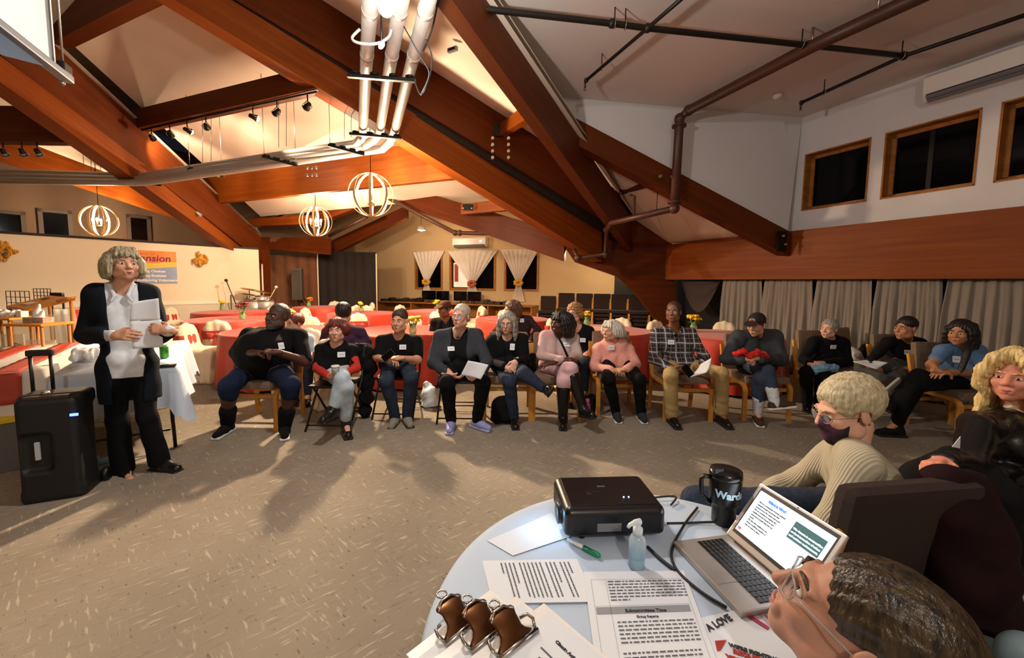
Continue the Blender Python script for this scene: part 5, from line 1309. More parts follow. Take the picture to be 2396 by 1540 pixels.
def face_sdf(s=1.0, nose=1.0, jaw=1.0, beard=False):
    q = SDF(); k = .012
    q.ell((0, .018, .035), (.074, .094, .086), k=.02); q.ell((0, -.028, -.035), (.06 * jaw, .066, .078), k=.03)
    q.ball((0, -.068, -.093), .023 * jaw, k=.03)
    for sx in (-1, 1):
        q.ball((sx * .043 * jaw, -.015, -.068), .03, k=.03); q.ball((sx * .036, -.064, -.026), .026, k=.02)
        q.ball((sx * .031, -.101, .002), .0165, k=.014, op=-1)
        q.cone((sx * .012, -.086, .022), (sx * .048, -.074, .019), .009, .008, k=.012)
        q.cone((sx * .019, -.0835, .0085), (sx * .045, -.077, .006), .0065, .005, k=.006)
        q.ell((sx * .076, .012, -.008), (.009, .02, .032), Matrix.Rotation(R(sx * 18), 3, 'Z'), k=.008)
    q.cone((0, -.088, .012), (0, -.109 - .006 * (nose - 1), -.026), .009, .0125 * nose, k=.012)
    for sx in (-1, 1): q.ball((sx * .0125 * nose, -.096, -.031), .0085 * nose, k=.008)
    q.cone((-.017, -.09, -.061), (.017, -.09, -.061), .0085, k=.012); q.cone((-.014, -.088, -.071), (.014, -.088, -.071), .009, k=.01)
    q.cone((-.022, -.101, -.0655), (.022, -.101, -.0655), .003, k=.005, op=-1)
    return q
FACE_CACHE = {}
def head_mesh(key, vox=.0045, **kw):
    kk = (key, vox)
    if kk not in FACE_CACHE: FACE_CACHE[kk] = face_sdf(**kw).mesh(vox)
    return FACE_CACHE[kk]

def strand(amp, freq, zf=6.0, wav=.5):
    def f(P):
        th = np.arctan2(P[:, 1], P[:, 0]); return amp * np.sin(th * freq + wav * np.sin(P[:, 2] * 40) + P[:, 2] * zf) + amp * .6 * np.sin(th * freq * 2.3 + 1 + P[:, 2] * 25)
    return f
def hair_sdf(style, ln=.12, side=0):
    q = SDF(); noise = strand(.0022, 26)
    if style in ('buzz', 'receding'):
        t = .004 if style == 'receding' else .007
        q.ell((0, .02, .036), (.075 + t, .095 + t, .087 + t), k=.01); q.ell((0, -.115, -.03), (.1, .075, .12 if style == 'buzz' else .14), k=.015, op=-1)
        q.half((0, 0, -.035), (0, -.3, -1), k=.01, op=-1) if False else None
        q.box((0, 0, -.16), (.2, .3, .115), k=.01, op=-1); noise = wrinkle(.0012, 220, 2)
    elif style == 'fade':
        q.ell((0, .015, .05), (.078, .096, .088), k=.01); q.ell((0, -.115, -.03), (.1, .068, .115), k=.012, op=-1); q.box((0, 0, -.13), (.2, .3, .13), k=.02, op=-1)
    elif style == 'short':
        q.ell((0, .022, .04), (.088, .106, .096), k=.01); q.ell((0, -.12, -.035), (.095, .08, .125), k=.02, op=-1)
        q.box((0, -.03, -.16), (.2, .09, .12), k=.02, op=-1); q.box((0, 0, -.2), (.2, .3, .12), k=.02, op=-1)
    elif style == 'pulled':
        q.ell((0, .022, .038), (.082, .104, .091), k=.01); q.ell((0, -.115, -.03), (.095, .075, .115), k=.02, op=-1); q.box((0, -.04, -.15), (.2, .09, .12), k=.02, op=-1)
        q.ball((0, .12, -.03), .035, k=.03); q.box((0, 0, -.25), (.2, .3, .12), k=.02, op=-1)
    elif style == 'fluffy':
        q.ell((0, .024, .042), (.092, .112, .1), k=.02); q.ell((0, -.13, -.04), (.09, .085, .125), k=.02, op=-1); q.box((0, -.06, -.17), (.2, .09, .13), k=.03, op=-1); q.box((0, 0, -.24), (.2, .3, .14), k=.03, op=-1)
        for sx in (-1, 1): q.ball((sx * .09, .0, -.02), .034, k=.012, op=-1)
        noise = wrinkle(.0016, 200, 5)
    elif style == 'sleek':
        q.ell((0, .024, .036), (.081, .104, .091), k=.01); q.ell((0, -.112, -.03), (.1, .066, .115), k=.015, op=-1); q.box((0, -.045, -.15), (.2, .085, .12), k=.02, op=-1)
        for sx in (-1, 1): q.ball((sx * .09, -.008, -.015), .03, k=.012, op=-1)
        q.cone((0, .1, -.06), (0, .15, -.12), .035, .03, k=.03); q.box((0, 0, -.27), (.2, .3, .12), k=.02, op=-1)
        noise = lambda P: .0012 * np.sin(np.arctan2(P[:, 0], P[:, 2] + .06) * 40 + 2 * np.sin(P[:, 1] * 30)) + .0007 * np.sin(np.arctan2(P[:, 0], P[:, 2] + .06) * 97)
    elif style == 'curly':
        q.ell((0, .02, .045), (.098, .112, .1), k=.02); q.ell((0, -.13, -.045), (.08, .085, .12), k=.02, op=-1); q.box((0, -.04, -.17), (.2, .09, .13), k=.03, op=-1)
        for sx in (-1, 1): q.ball((sx * .085, .02, -.01), .04, k=.03)
        noise = wrinkle(.007, 130, 5)
    elif style in ('bob', 'long', 'bangs', 'wavy'):
        q.ell((0, .022, .038), (.087, .107, .094), k=.01); fx = 0 if style in ('bob', 'bangs') else .008
        q.ell((0, -.125, -.05), (.071 + fx, .075 + fx, .135 + 2 * fx), k=.015, op=-1)
        wv = .012 if style == 'wavy' else 0
        for sx in (-1, 1):
            for j, (y, r_) in enumerate(((-.045, .018), (-.005, .026), (.04, .03))):
                pts = [(sx * .078, y, .04)]
                for i in range(1, 5): pts.append((sx * (.083 + .01 * i / 4 + wv * math.sin(i * 2 + j)), y + .004 * i + wv * math.cos(i * 2.3), .04 - (ln + .04) * i / 4))
                q.chain(pts, [r_ * .9, r_, r_, r_, r_ * .75], k=.02)
        for x in (-.05, 0, .05):
            q.chain([(x, .1, .05), (x * 1.1, .115, -.03), (x * 1.1, .1, .04 - (ln + .04))], [.04, .045, .032], k=.03)
        if style == 'bangs' or style == 'bob':
            for x in (-.055, -.03, 0, .03, .055): q.cone((x * .8, -.055, .108), (x * 1.1, -.098 + abs(x) * .35, .05 + .004 * (x < 0)), .014, .009, k=.012)
        if style == 'wavy':
            for sx in (-1, 1): q.chain([(sx * .01, -.04, .125), (sx * .05, -.085, .09), (sx * .085, -.07, .02), (sx * .1, -.05, -.06)], [.03, .026, .03, .028], k=.02)
            noise = strand(.003, 34, 25, 1.6)
        else: noise = strand(.003, 24)
    elif style == 'cap':
        q.ell((0, .02, .035), (.08, .1, .09), k=.01); q.ell((0, -.12, -.05), (.095, .075, .13), k=.015, op=-1); q.box((0, 0, -.18), (.2, .3, .12), k=.02, op=-1)
    return q, noise
def rot_head(face, pitch=0.0, roll=0.0):
    Fd = Vector((face.x, face.y, 0)).normalized(); Y = -Fd; Z = Vector((0, 0, 1)); X = Y.cross(Z)
    M_ = Matrix((X, Y, Z)).transposed()
    return M_ @ Matrix.Rotation(R(-pitch), 3, 'X') @ Matrix.Rotation(R(roll), 3, 'Y')

def hand_sdf(q, W, D, N, thumb, curl=.6, size=1.0, spread=1.0):
    """W wrist, D direction of the fingers, N palm normal (fingers curl towards it), thumb = side vector sign"""
    W, D, N = Vector(W), Vector(D).normalized(), Vector(N); N = (N - D * N.dot(D)).normalized(); S = D.cross(N) * thumb
    z = size; tips = []
    kn = []
    for i, (o, l) in enumerate(((.030, .088), (.010, .094), (-.010, .090), (-.029, .080))):
        k = W + D * l * z + S * o * z * spread; kn.append(k); q.cone(W + S * o * .6 * z + D * .01, k, .0125 * z, .0105 * z, k=.018)
    q.cone(W - D * .03, W + D * .02, .022 * z, .022 * z, k=.02)
    for i, (k, L_) in enumerate(zip(kn, (.068, .076, .071, .056))):
        c = curl * (1 + .12 * i); d1 = (D * math.cos(c) + N * math.sin(c)).normalized(); d2 = (D * math.cos(c * 2.0) + N * math.sin(c * 2.0)).normalized()
        a = k + d1 * L_ * .5 * z; b = a + d2 * L_ * .5 * z
        q.chain([k, a, b], [.0098 * z, .0085 * z, .0070 * z], k=.004)
    t0 = W + S * .022 * z + D * .015 * z; t1 = t0 + (S * .65 + D * .6 + N * .35).normalized() * .042 * z; t2 = t1 + (S * .15 + D * .9 + N * .45).normalized() * .045 * z
    q.chain([t0, t1, t2], [.016 * z, .0115 * z, .0085 * z], k=.006)

def limb(a, b, f): return Vector(a).lerp(b, f)
def to_px(P):
    v = P - np3(CAM); dz = v @ np3(_fw); return CX + F * (v @ np3(_rt)) / dz, CY - F * (v @ np3(_up)) / dz, dz

PEOPLE = {}
def person(key, label, J, skin, yaw=0, pitch=0, roll=0, face_dir=None, hs=1.0, bulk=1.0, armr=1.0, legr=1.0, top=None, jacket=None, bottom=None, shoes=None, hair=None, hair_m=None, hln=.12,
           beard=None, glasses=None, belly=0.0, bust=0.0, hands=None, badge=None, vox=.0085, hvox=.0045, hand_vox=.0042, nose=1.0, jaw=1.0, brow_m=None, lip='9a5148', neckline=.062, vneck=0.0, handsize=1.0, lower=True, eyes=True, headkey=None):
    J = {k: (px(*v) if not isinstance(v, Vector) else v) for k, v in J.items()}
    if J['hip'].z < .7: J['hip'].z = .572
    hip = J['hip']; root = thing('person', label, 'person', (hip.x, hip.y, 0)); off = Vector((hip.x, hip.y, 0))
    shL, shR = J['shL'], J['shR']; nb = (shL + shR) / 2 + Vector((0, 0, .055)); hd = J['head']
    lat = shR - shL; lat.z = 0; lat.normalize(); up = (nb - hip).normalized()
    fw = lat.cross(Vector((0, 0, 1))); fw = fw if fw.dot(CAM - hip) > 0 or face_dir is not None else fw     # body forward
    if face_dir is not None and fw.dot(face_dir) < 0: fw = -fw
    hw = .088 * bulk; hL, hR = J.get('hipL', hip - lat * hw), J.get('hipR', hip + lat * hw)
    fd = face_dir if face_dir is not None else Matrix.Rotation(R(yaw), 3, 'Z') @ Vector((CAM.x - hd.x, CAM.y - hd.y, 0)).normalized()
    RM = rot_head(fd, pitch, roll)
    def torso(q, t, k=.03):
        q.cone(hL.lerp(hip, .15), hR.lerp(hip, .15), .098 * bulk + t, k=k)
        for s_, sh in ((hL, shL), (hR, shR)):
            ch = nb.lerp(sh, .52) - up * .14; wa = s_.lerp(hip, .42) + up * .2
            q.chain([s_.lerp(hip, .25) + up * .03, wa, ch], [.094 * bulk + t, .084 * bulk + t, .088 * bulk ** .6 + t], k=k)
            q.cone(ch, nb.lerp(sh, .45) - up * .05, .088 * bulk ** .6 + t, .066 + t, k=k)
            q.cone(sh, nb.lerp(sh, .25) + up * .005, .044 * armr + t, .042 + t, k=.03)
        if belly: q.ell(hip + up * .2 + fw * (.08 + belly * .35), (.17 * bulk + belly * .3 + t, .13 + belly + t, .19 + belly * .4 + t), rot_head(fw), k=.08)
        if bust:
            for sh in (shL, shR): q.ball(nb.lerp(sh, .5) - up * .21 + fw * (.075 + bust * .5), .05 + bust + t, k=.05)
    def arm(q, sh, el, wr, t, f0, k=.025):
        ra = [.047 * armr + t, .038 * armr + t, .026 * armr ** .5 + t]
        if f0 <= 1: q.cone(sh, limb(sh, el, f0), ra[0], ra[0] + (ra[1] - ra[0]) * f0, k=.04)
        else: q.cone(sh, el, ra[0], ra[1], k=.04); q.cone(el, limb(el, wr, f0 - 1), ra[1], ra[1] + (ra[2] - ra[1]) * (f0 - 1), k=k)
    def leg(q, h_, kn, an, t, f0, flare=0.0):
        rl = [.083 * legr + t, .058 * legr ** .7 + t, .037 + t + flare]
        if f0 <= 1: q.cone(h_, limb(h_, kn, f0), rl[0], rl[0] + (rl[1] - rl[0]) * f0 + flare, k=.05)
        else: q.cone(h_, kn, rl[0], rl[1], k=.05); q.cone(kn, limb(kn, an, f0 - 1), rl[1], rl[1] + (rl[2] - rl[1]) * (f0 - 1), k=.03); bk_ = ((kn - an).normalized()).cross(lat); bk_ = bk_ if bk_.dot(fw) < 0 else -bk_; q.ell(limb(kn, an, .3) + bk_ * .012, (.043 * legr + t * .6, .043 * legr + t * .6, .11), (kn - an).to_track_quat('Z', 'Y').to_matrix(), k=.04)
    legs = [(hL, J['knL'], J['anL'], J.get('toeL')), (hR, J['knR'], J['anR'], J.get('toeR'))] if lower else []
    # --- body: one continuous figure
    q = SDF(); torso(q, 0)
    for a in 'LR': arm(q, J['sh' + a], J['el' + a], J['wr' + a], 0, 2)
    for (h_, kn, an, toe) in legs: leg(q, h_, kn, an, 0, 2)
    for (h_, kn, an, toe) in legs:
        if toe is not None: q.cone(an, an.lerp(toe, .5), .032, .026, k=.02)
    q.cone(nb, hd + RM @ Vector((0, .022, -.07)) * hs, .052 * hs + .004 * bulk, .05 * hs, k=.03)
    parts = [q.mesh(.013, off)]
    hv, hf = head_mesh(headkey or (round(nose, 2), round(jaw, 2)), hvox, nose=nose, jaw=jaw); RMn = np.array(RM)
    parts.append(((hv * hs) @ RMn.T + np3(hd) - np3(off), hf))
    for a in 'LR':
        h_ = (hands or {}).get(a); W, E = J['wr' + a], J['el' + a]
        d = (W - E).normalized(); n_ = Vector((0, 0, -1)); cu = .55
        if h_: d = Vector(h_[0]) if h_[0] is not None else d; n_ = Vector(h_[1]); cu = h_[2]
        if h_ == 'none': continue
        q = SDF(); side = lat if a == 'L' else -lat
        S0 = d.normalized().cross(n_ - d.normalized() * n_.dot(d.normalized())); th = 1 if S0.dot(side + Vector((0, 0, .9))) > 0 else -1
        hand_sdf(q, W, d, n_, th, cu, handsize)
        parts.append(q.mesh(hand_vox, off))
    mesh_obj('body', np_mesh('body', parts), skin, root)
    # --- face details
    def hl(p): return hd + RM @ (Vector(p) * hs) - off
    if eyes:
        for sx in (-1, 1):
            e = MB().ball(hl((sx * .0315, -.0825, -.001)), (.0135 * hs, .008 * hs, .0068 * hs), 8, RM).obj('eye', M_EYEW, root)
            MB().ball(hl((sx * .0315, -.0885, -.001)), (.0062 * hs, .003 * hs, .0062 * hs), 6, RM).obj('iris', M_IRIS, e)
            MB().tube([hl((sx * .014, -.0955, .019)), hl((sx * .032, -.0915, .026)), hl((sx * .05, -.080, .020))], [.003 * hs, .0042 * hs, .0025 * hs], 6).obj('eyebrow', brow_m or hair_m or H_BROWN, root)
        MB().tube([hl((-.024, -.0885, -.0655)), hl((-.01, -.0985, -.0615)), hl((0, -.0995, -.063)), hl((.01, -.0985, -.0615)), hl((.024, -.0885, -.0655))], [.002, .0055, .005, .0055, .002], 6).obj('lips', mat('lips_' + lip, lip, .5), root)
        MB().tube([hl((-.02, -.0885, -.069)), hl((0, -.0975, -.0725)), hl((.02, -.0885, -.069))], [.003, .0065, .003], 6).obj('lips', mat('lips_' + lip, lip, .5), root)
    if hair and hair != 'bald':
        q, nz = hair_sdf(hair, hln); hv2, hf2 = q.mesh(.0055 if hvox > .003 else .004, noise=nz)
        mesh_obj('hair', np_mesh('hair', [((hv2 * hs) @ RMn.T + np3(hd) - np3(off), hf2)]), hair_m, root)
    if beard is not None:
        q = SDF(); q.ell((0, -.03, -.045), (.064 * jaw, .07, .076), k=.02); q.ball((0, -.07, -.1), .028, k=.03); q.ell((0, -.02, .03), (.12, .12, .075), k=.015, op=-1); q.box((0, -.1, -.066), (.02, .03, .006), rad=.004, k=.006, op=-1)
        bv, bf = q.mesh(.005, noise=wrinkle(.0015, 200, 3)); mesh_obj('beard', np_mesh('beard', [((bv * hs * 1.02) @ RMn.T + np3(hd) - np3(off), bf)]), beard, root)
    if glasses is not None:
        g = thing('tmp', '', ''); COL.objects.unlink(g); bpy.data.objects.remove(g)
        mb = MB()
        for sx in (-1, 1):
            ring = [hl((sx * .034 + .023 * math.cos(a), -.103 + .012 * abs(math.cos(a)) * (math.cos(a) * sx > 0), -.004 + .018 * math.sin(a))) for a in [i * math.pi / 8 for i in range(16)]]
            mb.tube(ring, .0018 * hs, 6, closed=True); mb.tube([hl((sx * .057, -.092, 0)), hl((sx * .08, -.02, .0)), hl((sx * .082, .012, -.006))], .0016 * hs, 5)
        mb.tube([hl((-.011, -.104, .002)), hl((.011, -.104, .002))], .0016, 5)
        go = mb.obj('glasses', glasses, root)
        for sx in (-1, 1): MB().ball(hl((sx * .034, -.0985, -.004)), (.022 * hs, .0015, .017 * hs), 8, RM).obj('lens', M_LENS, go)
    # --- clothes
    res = {'root': root, 'off': off, 'J': J, 'RM': RM, 'hd': hd, 'hl': hl, 'nb': nb, 'fw': fw, 'up': up, 'lat': lat, 'hs': hs}
    if bottom and lower:
        q = SDF(); q.cone(hL.lerp(hip, .15), hR.lerp(hip, .15), .098 * bulk + .006, k=.03)
        for (h_, kn, an, toe) in legs: leg(q, h_, kn, an, bottom.get('t', .010), bottom.get('f', 1.93), bottom.get('flare', .006))
        res['bottom'] = mesh_obj(bottom.get('name', 'trousers'), np_mesh('trousers', [q.mesh(vox, off, noise=wrinkle(bottom.get('wr', .004), 26, len(key)))]), bottom['m'], root)
    if top:
        q = SDF(); t = top.get('t', .010); torso(q, t)
        for a in 'LR': arm(q, J['sh' + a], J['el' + a], J['wr' + a], t, top.get('f', 1.92))
        q.cone(hL.lerp(hip, .1) + up * .015, hR.lerp(hip, .1) + up * .015, .103 * bulk + t + .006, k=.03); q.cone(hL + up * .06, hL.lerp(hip, .3) + fw * .06 + up * .05, .07 * bulk + t); q.cone(hR + up * .06, hR.lerp(hip, .3) + fw * .06 + up * .05, .07 * bulk + t)
        if top.get('skirt'): q.chain([hL, hL - up * top['skirt']], [.1 * bulk + t, .1 * bulk + t], k=.03); q.chain([hR, hR - up * top['skirt']], [.1 * bulk + t, .1 * bulk + t], k=.03); q.half(hip - up * (top['skirt'] + .03), up, k=.006)
        q.cone(nb - up * .02, hd, neckline, .075, k=.012, op=-1)
        if vneck: q.chain([nb + fw * .06 + up * .03, nb + fw * .12 - up * vneck], [.055, .012], k=.012, op=-1)
        if top.get('collar'):
            pass
        tv = q.mesh(vox, off, noise=wrinkle(top.get('wr', .004), 24, len(label)))
        res['top_v'] = tv[0] + np3(off); res['top'] = mesh_obj(top.get('name', 'shirt'), np_mesh('shirt', [tv]), top['m'], root)
        if top.get('sleeve_m'):
            q = SDF()
            for a in 'LR':
                q.cone(limb(J['sh' + a], J['el' + a], .55), J['el' + a], .046 * armr + .008, .042 * armr + .008, k=.02); q.cone(J['el' + a], limb(J['el' + a], J['wr' + a], .92), .042 * armr + .008, .036, k=.02)
            mesh_obj('under_sleeves', np_mesh('sl', [q.mesh(vox, off, noise=wrinkle(.003, 30, 3))]), top['sleeve_m'], root)
    if jacket:
        q = SDF(); t = jacket.get('t', .019); torso(q, t)
        for a in 'LR': arm(q, J['sh' + a], J['el' + a], J['wr' + a], t, jacket.get('f', 1.9))
        if jacket.get('skirt'): q.chain([hL, hL - up * jacket['skirt']], [.098 * bulk + t, .102 * bulk + t], k=.03); q.chain([hR, hR - up * jacket['skirt']], [.098 * bulk + t, .102 * bulk + t], k=.03); q.half(hip - up * (jacket['skirt'] + .02), up, k=.006)
        q.cone(nb - up * .02, hd, .07, .085, k=.012, op=-1)
        g = jacket.get('open', .05)
        if g:
            upv = (up - fw * up.dot(fw)).normalized(); M3 = Matrix((lat, fw, upv)).transposed()
            q.box(nb - upv * .4 + fw * .26, (g, .26, .58), M3, rad=.01, k=.015, op=-1)
        jv = q.mesh(vox, off, noise=wrinkle(jacket.get('wr', .005), 22, len(label) + 3))
        res['jacket_v'] = jv[0] + np3(off); res['jacket'] = mesh_obj(jacket.get('name', 'jacket'), np_mesh('jacket', [jv]), jacket['m'], root)
    if shoes and lower:
        for i, (h_, kn, an, toe) in enumerate(legs):
            if toe is None: continue
            f_ = (toe - an); sh_ = (kn - an).normalized(); planted = an.z < .2
            if planted: f_.z = 0; u_ = Vector((0, 0, 1)); f_.normalize()
            else: f_.normalize(); f_ = (f_ - sh_ * min(f_.dot(sh_), .2)).normalized(); u_ = (sh_ - f_ * sh_.dot(f_)).normalized()
            sc_ = shoes.get('s', 1.0); hc = an - u_ * (.05 if not planted else max(.02, an.z - .045)) - f_ * .03; w_ = f_.cross(u_)
            q = SDF(); q.chain([hc, hc + f_ * .09 * sc_ + u_ * .004, hc + f_ * .185 * sc_ - u_ * .008], [.038, .041, .035], k=.03)
            if shoes.get('boot'):
                br_ = shoes.get('br', .074); q.cone(hc, an, .042, .046, k=.03); q.cone(an, limb(an, kn, shoes['boot']), .046, br_, k=.03)
            else: q.cone(an + sh_ * .01, hc, .04, .036, k=.03)
            so = mesh_obj('boot' if shoes.get('boot') else 'shoe', np_mesh('shoe', [q.mesh(.006, off)]), shoes['m'], root)
            rt3 = Matrix((f_, -w_, u_)).transposed()
            c_ = hc + f_ * .08 * sc_ - u_ * .031
            s2 = SDF(); s2.box(c_, (.135 * sc_, .043, .014), rt3, rad=.013)
            mesh_obj('sole', np_mesh('sole', [s2.mesh(.006, off)]), shoes.get('sole', M_SOLED), so)
    if shoes and shoes.get('socks') and lower:
        for (h_, kn, an, toe) in legs:
            q = SDF(); q.cone(an - (kn - an).normalized() * .04, limb(an, kn, shoes.get('sock_h', .4)), .046 * legr ** .5, .063 * legr ** .6, k=.02)
            mesh_obj('sock', np_mesh('sock', [q.mesh(.008, off, noise=wrinkle(.002, 60, 4))]), shoes['socks'], root)
    if badge:
        vv = res.get(badge[2] if len(badge) > 2 else 'top_v'); X_, Y_, Z_ = to_px(vv); mk = (np.abs(X_ - badge[0]) < 6) & (np.abs(Y_ - badge[1]) < 6)
        if mk.any():
            i = np.argmin(np.where(mk, Z_, 1e9)); p = Vector(vv[i]); r_ = (p - CAM).normalized()
            near = vv[(np.linalg.norm(vv - vv[i], axis=1) < .04)]; c_ = near.mean(0); u_, s_, vt = np.linalg.svd(near - c_); n_ = Vector(vt[2]); n_ = n_ if n_.dot(r_) < 0 else -n_
            ux = Vector((0, 0, 1)).cross(n_).normalized(); uy = n_.cross(ux); M3 = Matrix((ux, uy, n_)).transposed(); bw2 = badge[3] if len(badge) > 3 else 1.0
            b_ = MB().box(p + n_ * .010 - off, (.036 * bw2, .027 / max(bw2, .6), .002), M3, bev=.0015).obj('name_badge', M_TAGW, root)
            MB().tube([p + n_ * .013 - off + ux * (.022 * (k / 6 - .5) * 2) * bw2 + uy * .006 * math.sin(k * 2.2) for k in range(7)], .0016, 5).obj('scribble', M_INK, b_)
    PEOPLE[key] = res; return res
def held(name, label, cat): pass
def sheet(name, label, cat, corners, m, curl=.02, n=8, thick=.001, group=None):
    """a slightly curved sheet through four corner points (world)"""
    a, b, c, d = [Vector(p) for p in corners]; o0 = (a + b + c + d) / 4; nn = (b - a).cross(d - a).normalized()
    def f(u, v): return a.lerp(b, u).lerp(d.lerp(c, u), v) - o0 + nn * curl * math.sin(math.pi * u)
    o = MB().quadgrid(f, n, n).obj(name, m); o.location = o0; o.modifiers.new('s', 'SOLIDIFY').thickness = thick; return tag(o, label, cat, group)
AUD = 'seated people of the audience'
def seat(key, proto, label, back=.02, z=0.0, rot=0.0):
    P_ = PEOPLE[key]; h = P_['J']['hip']; f = P_['fw']; c = Vector((h.x, h.y, 0)) - Vector((f.x, f.y, 0)).normalized() * back
    place(proto, c, math.atan2(f.x, -f.y) + rot, label, 'chairs of the audience', z)
def lens_check(key):
    J = PEOPLE[key]['J']; o = []
    for a in 'LR':
        o.append('%s ua %.2f fa %.2f th %.2f sh %.2f' % (a, (J['sh' + a] - J['el' + a]).length, (J['el' + a] - J['wr' + a]).length, (J['hip'] - J['kn' + a]).length if 'kn' + a in J else 0, (J['kn' + a] - J['an' + a]).length if 'kn' + a in J else 0))
    print('LIMBS', key, 'headz %.2f hipz %.2f' % (J['head'].z, J['hip'].z), o)
D_ = Vector((0, 0, -1))
# ---- standing speaker
person('speaker', 'standing woman with ash blond bob, dark long cardigan and white blouse reading from papers',
       dict(head=(290, 618, 2.9), shL=(224, 690, 2.86), shR=(346, 689, 3.04), elL=(203, 785, 2.86), elR=(374, 785, 3.02), wrL=(268, 786, 2.64), wrR=(396, 774, 2.72), hip=(300, 852, 2.95),
            knL=(276, 985, 2.93), knR=(345, 975, 2.97), anL=(288, 1105, 2.97), anR=(374, 1085, 3.02), toeL=(325, 1145, 2.78), toeR=(436, 1113, 2.98)),
       SK_FAIR, yaw=14, pitch=2, hs=1.0, bulk=.8, legr=.84, armr=.98, top=dict(m=C_WHITE, name='blouse', skirt=.06, wr=.005, f=1.97), vneck=.16, jacket=dict(m=cloth('cardigan_charcoal', '0e141c'), name='cardigan', skirt=.26, open=.085, f=1.82, t=.026),
       bottom=dict(m=C_BLACK, flare=.022), shoes=dict(m=M_LEATH), hair='bob', hair_m=H_BLOND, hln=.085,
       hands={'L': ((.9, -.1, .1), (.1, .8, -.4), .45), 'R': ((-.9, -.25, .2), (-.1, .8, -.4), .55)}, vox=.008, hvox=.004)
S1 = [px(306, 708, 2.68), px(371, 698, 2.76), px(375, 748, 2.76), px(303, 752, 2.68)]; S2 = [px(303, 752, 2.67), px(378, 748, 2.75), px(382, 812, 2.72), px(310, 816, 2.64)]
sheet('paper_sheet', 'upper folded sheet held by the standing woman', 'paper', S1, M_PAPER, .015); sheet('paper_sheet', 'lower sheet held by the standing woman', 'paper', S2, M_PAPER, .012)
def collar(key, m, w=.075, dv=.1):
    P_ = PEOPLE[key]; nb, fw, up, la = P_['nb'], P_['fw'], P_['up'], P_['lat']; q = SDF()
    for s_ in (-1, 1):
        pts = [nb - fw * .055 + up * .035, nb + la * s_ * .05 - fw * .02 + up * .035, nb + la * s_ * .062 + fw * .04 + up * .012, nb + la * s_ * .035 + fw * .105 - up * dv * .6, nb + la * s_ * .055 + fw * .11 - up * dv]
        q.chain(pts, [.012, .014, .016, .012, .008], k=.01)
    mesh_obj('collar', np_mesh('collar', [q.mesh(.006, P_['off'])]), m, P_['root'])
collar('speaker', C_WHITE)
# ---- front row from left
person('big', 'big bearded man in black shirt and navy shorts with clasped hands',
       dict(head=(650, 741, 4.08), shL=(582, 786, 4.12), shR=(699, 786, 4.12), elL=(552, 828, 3.96), elR=(714, 846, 3.96), wrL=(604, 826, 3.74), wrR=(648, 824, 3.74), hip=(618, 882, 4.08),
            knL=(535, 902, 3.70), knR=(680, 900, 3.70), anL=(533, 992, 3.80), anR=(667, 996, 3.78), toeL=(507, 1036, 3.62), toeR=(666, 1043, 3.58)),
       SK_DARK, yaw=-48, pitch=8, hs=1.12, bulk=1.42, armr=1.35, legr=1.35, belly=.07, top=dict(m=C_BLACK, f=.95, t=.014), bottom=dict(m=C_NAVY, name='shorts', f=1.16, flare=.035), shoes=dict(m=cloth('sneaker_black', '121214'), sole=M_SOLEW, s=1.12, socks=C_BLACK, sock_h=.36),
       hair='receding', hair_m=hair_mat('hair_buzz_dark', '2a1e1a', '4a3a34'), beard=hair_mat('beard_grey_dark', '2a201c', '5a5048'), hands={'L': ((.9, -.1, .1), (.2, -.2, -.9), .75), 'R': ((-.9, -.2, .1), (.1, .3, -.9), .7)}, badge=(661, 804, 'top_v', .8), jaw=1.12, nose=1.25, lip='4a2a24', handsize=1.12)
person('redhair', 'small woman with auburn bob, black tee over red sleeves, light jeans, holding a paper cup',
       dict(head=(788, 772, 3.98), shL=(750, 816, 4.03), shR=(824, 818, 4.03), elL=(742, 862, 3.95), elR=(832, 862, 3.95), wrL=(770, 881, 3.76), wrR=(801, 878, 3.76), hip=(786, 890, 4.05),
            knL=(812, 906, 3.66), knR=(800, 886, 3.64), anL=(810, 992, 3.78), anR=(779, 960, 3.62), toeL=(819, 1037, 3.58), toeR=(755, 998, 3.5)),
       SK_PALE, yaw=-14, pitch=0, hs=.97, bulk=.85, armr=.85, legr=.85, bust=.005, top=dict(m=C_BLACK, f=.75, name='tee', sleeve_m=C_REDS), bottom=dict(m=C_JEANL, name='jeans', f=1.8), shoes=dict(m=M_LEATH, boot=.2, br=.042, s=.92), hair='bangs', hair_m=H_RED, hln=.03,
       hands={'L': ((.8, -.3, -.1), (.5, .3, .5), .8), 'R': ((-.8, -.3, -.1), (-.5, .3, .5), .8)}, badge=(804, 824), handsize=.9)
person('tee', 'man with short dark hair in a black tee and jeans, hands folded round a phone',
       dict(head=(935, 751, 4.35), shL=(893, 798, 4.42), shR=(973, 798, 4.42), elL=(884, 838, 4.3), elR=(977, 842, 4.3), wrL=(904, 842, 4.08), wrR=(936, 838, 4.08), hip=(930, 886, 4.42),
            knL=(905, 893, 3.98), knR=(962, 884, 4.0), anL=(926, 980, 4.12), anR=(952, 978, 4.12), toeL=(915, 1008, 3.95), toeR=(962, 1006, 3.95)),
       SK_FAIR, yaw=-22, hs=1.06, bulk=1.05, armr=1.1, top=dict(m=C_BLACK, f=.8, name='tee'), bottom=dict(m=C_DENIM, name='jeans'), shoes=dict(m=cloth('shoe_grey', '8a8478'), sole=M_SOLED), hair='fade', hair_m=H_BROWN,
       hands={'L': ((.9, -.2, 0), (.1, -.1, -.9), .6), 'R': ((-.9, -.2, 0), (-.1, .3, -.8), .7)}, badge=(947, 811), jaw=1.06)
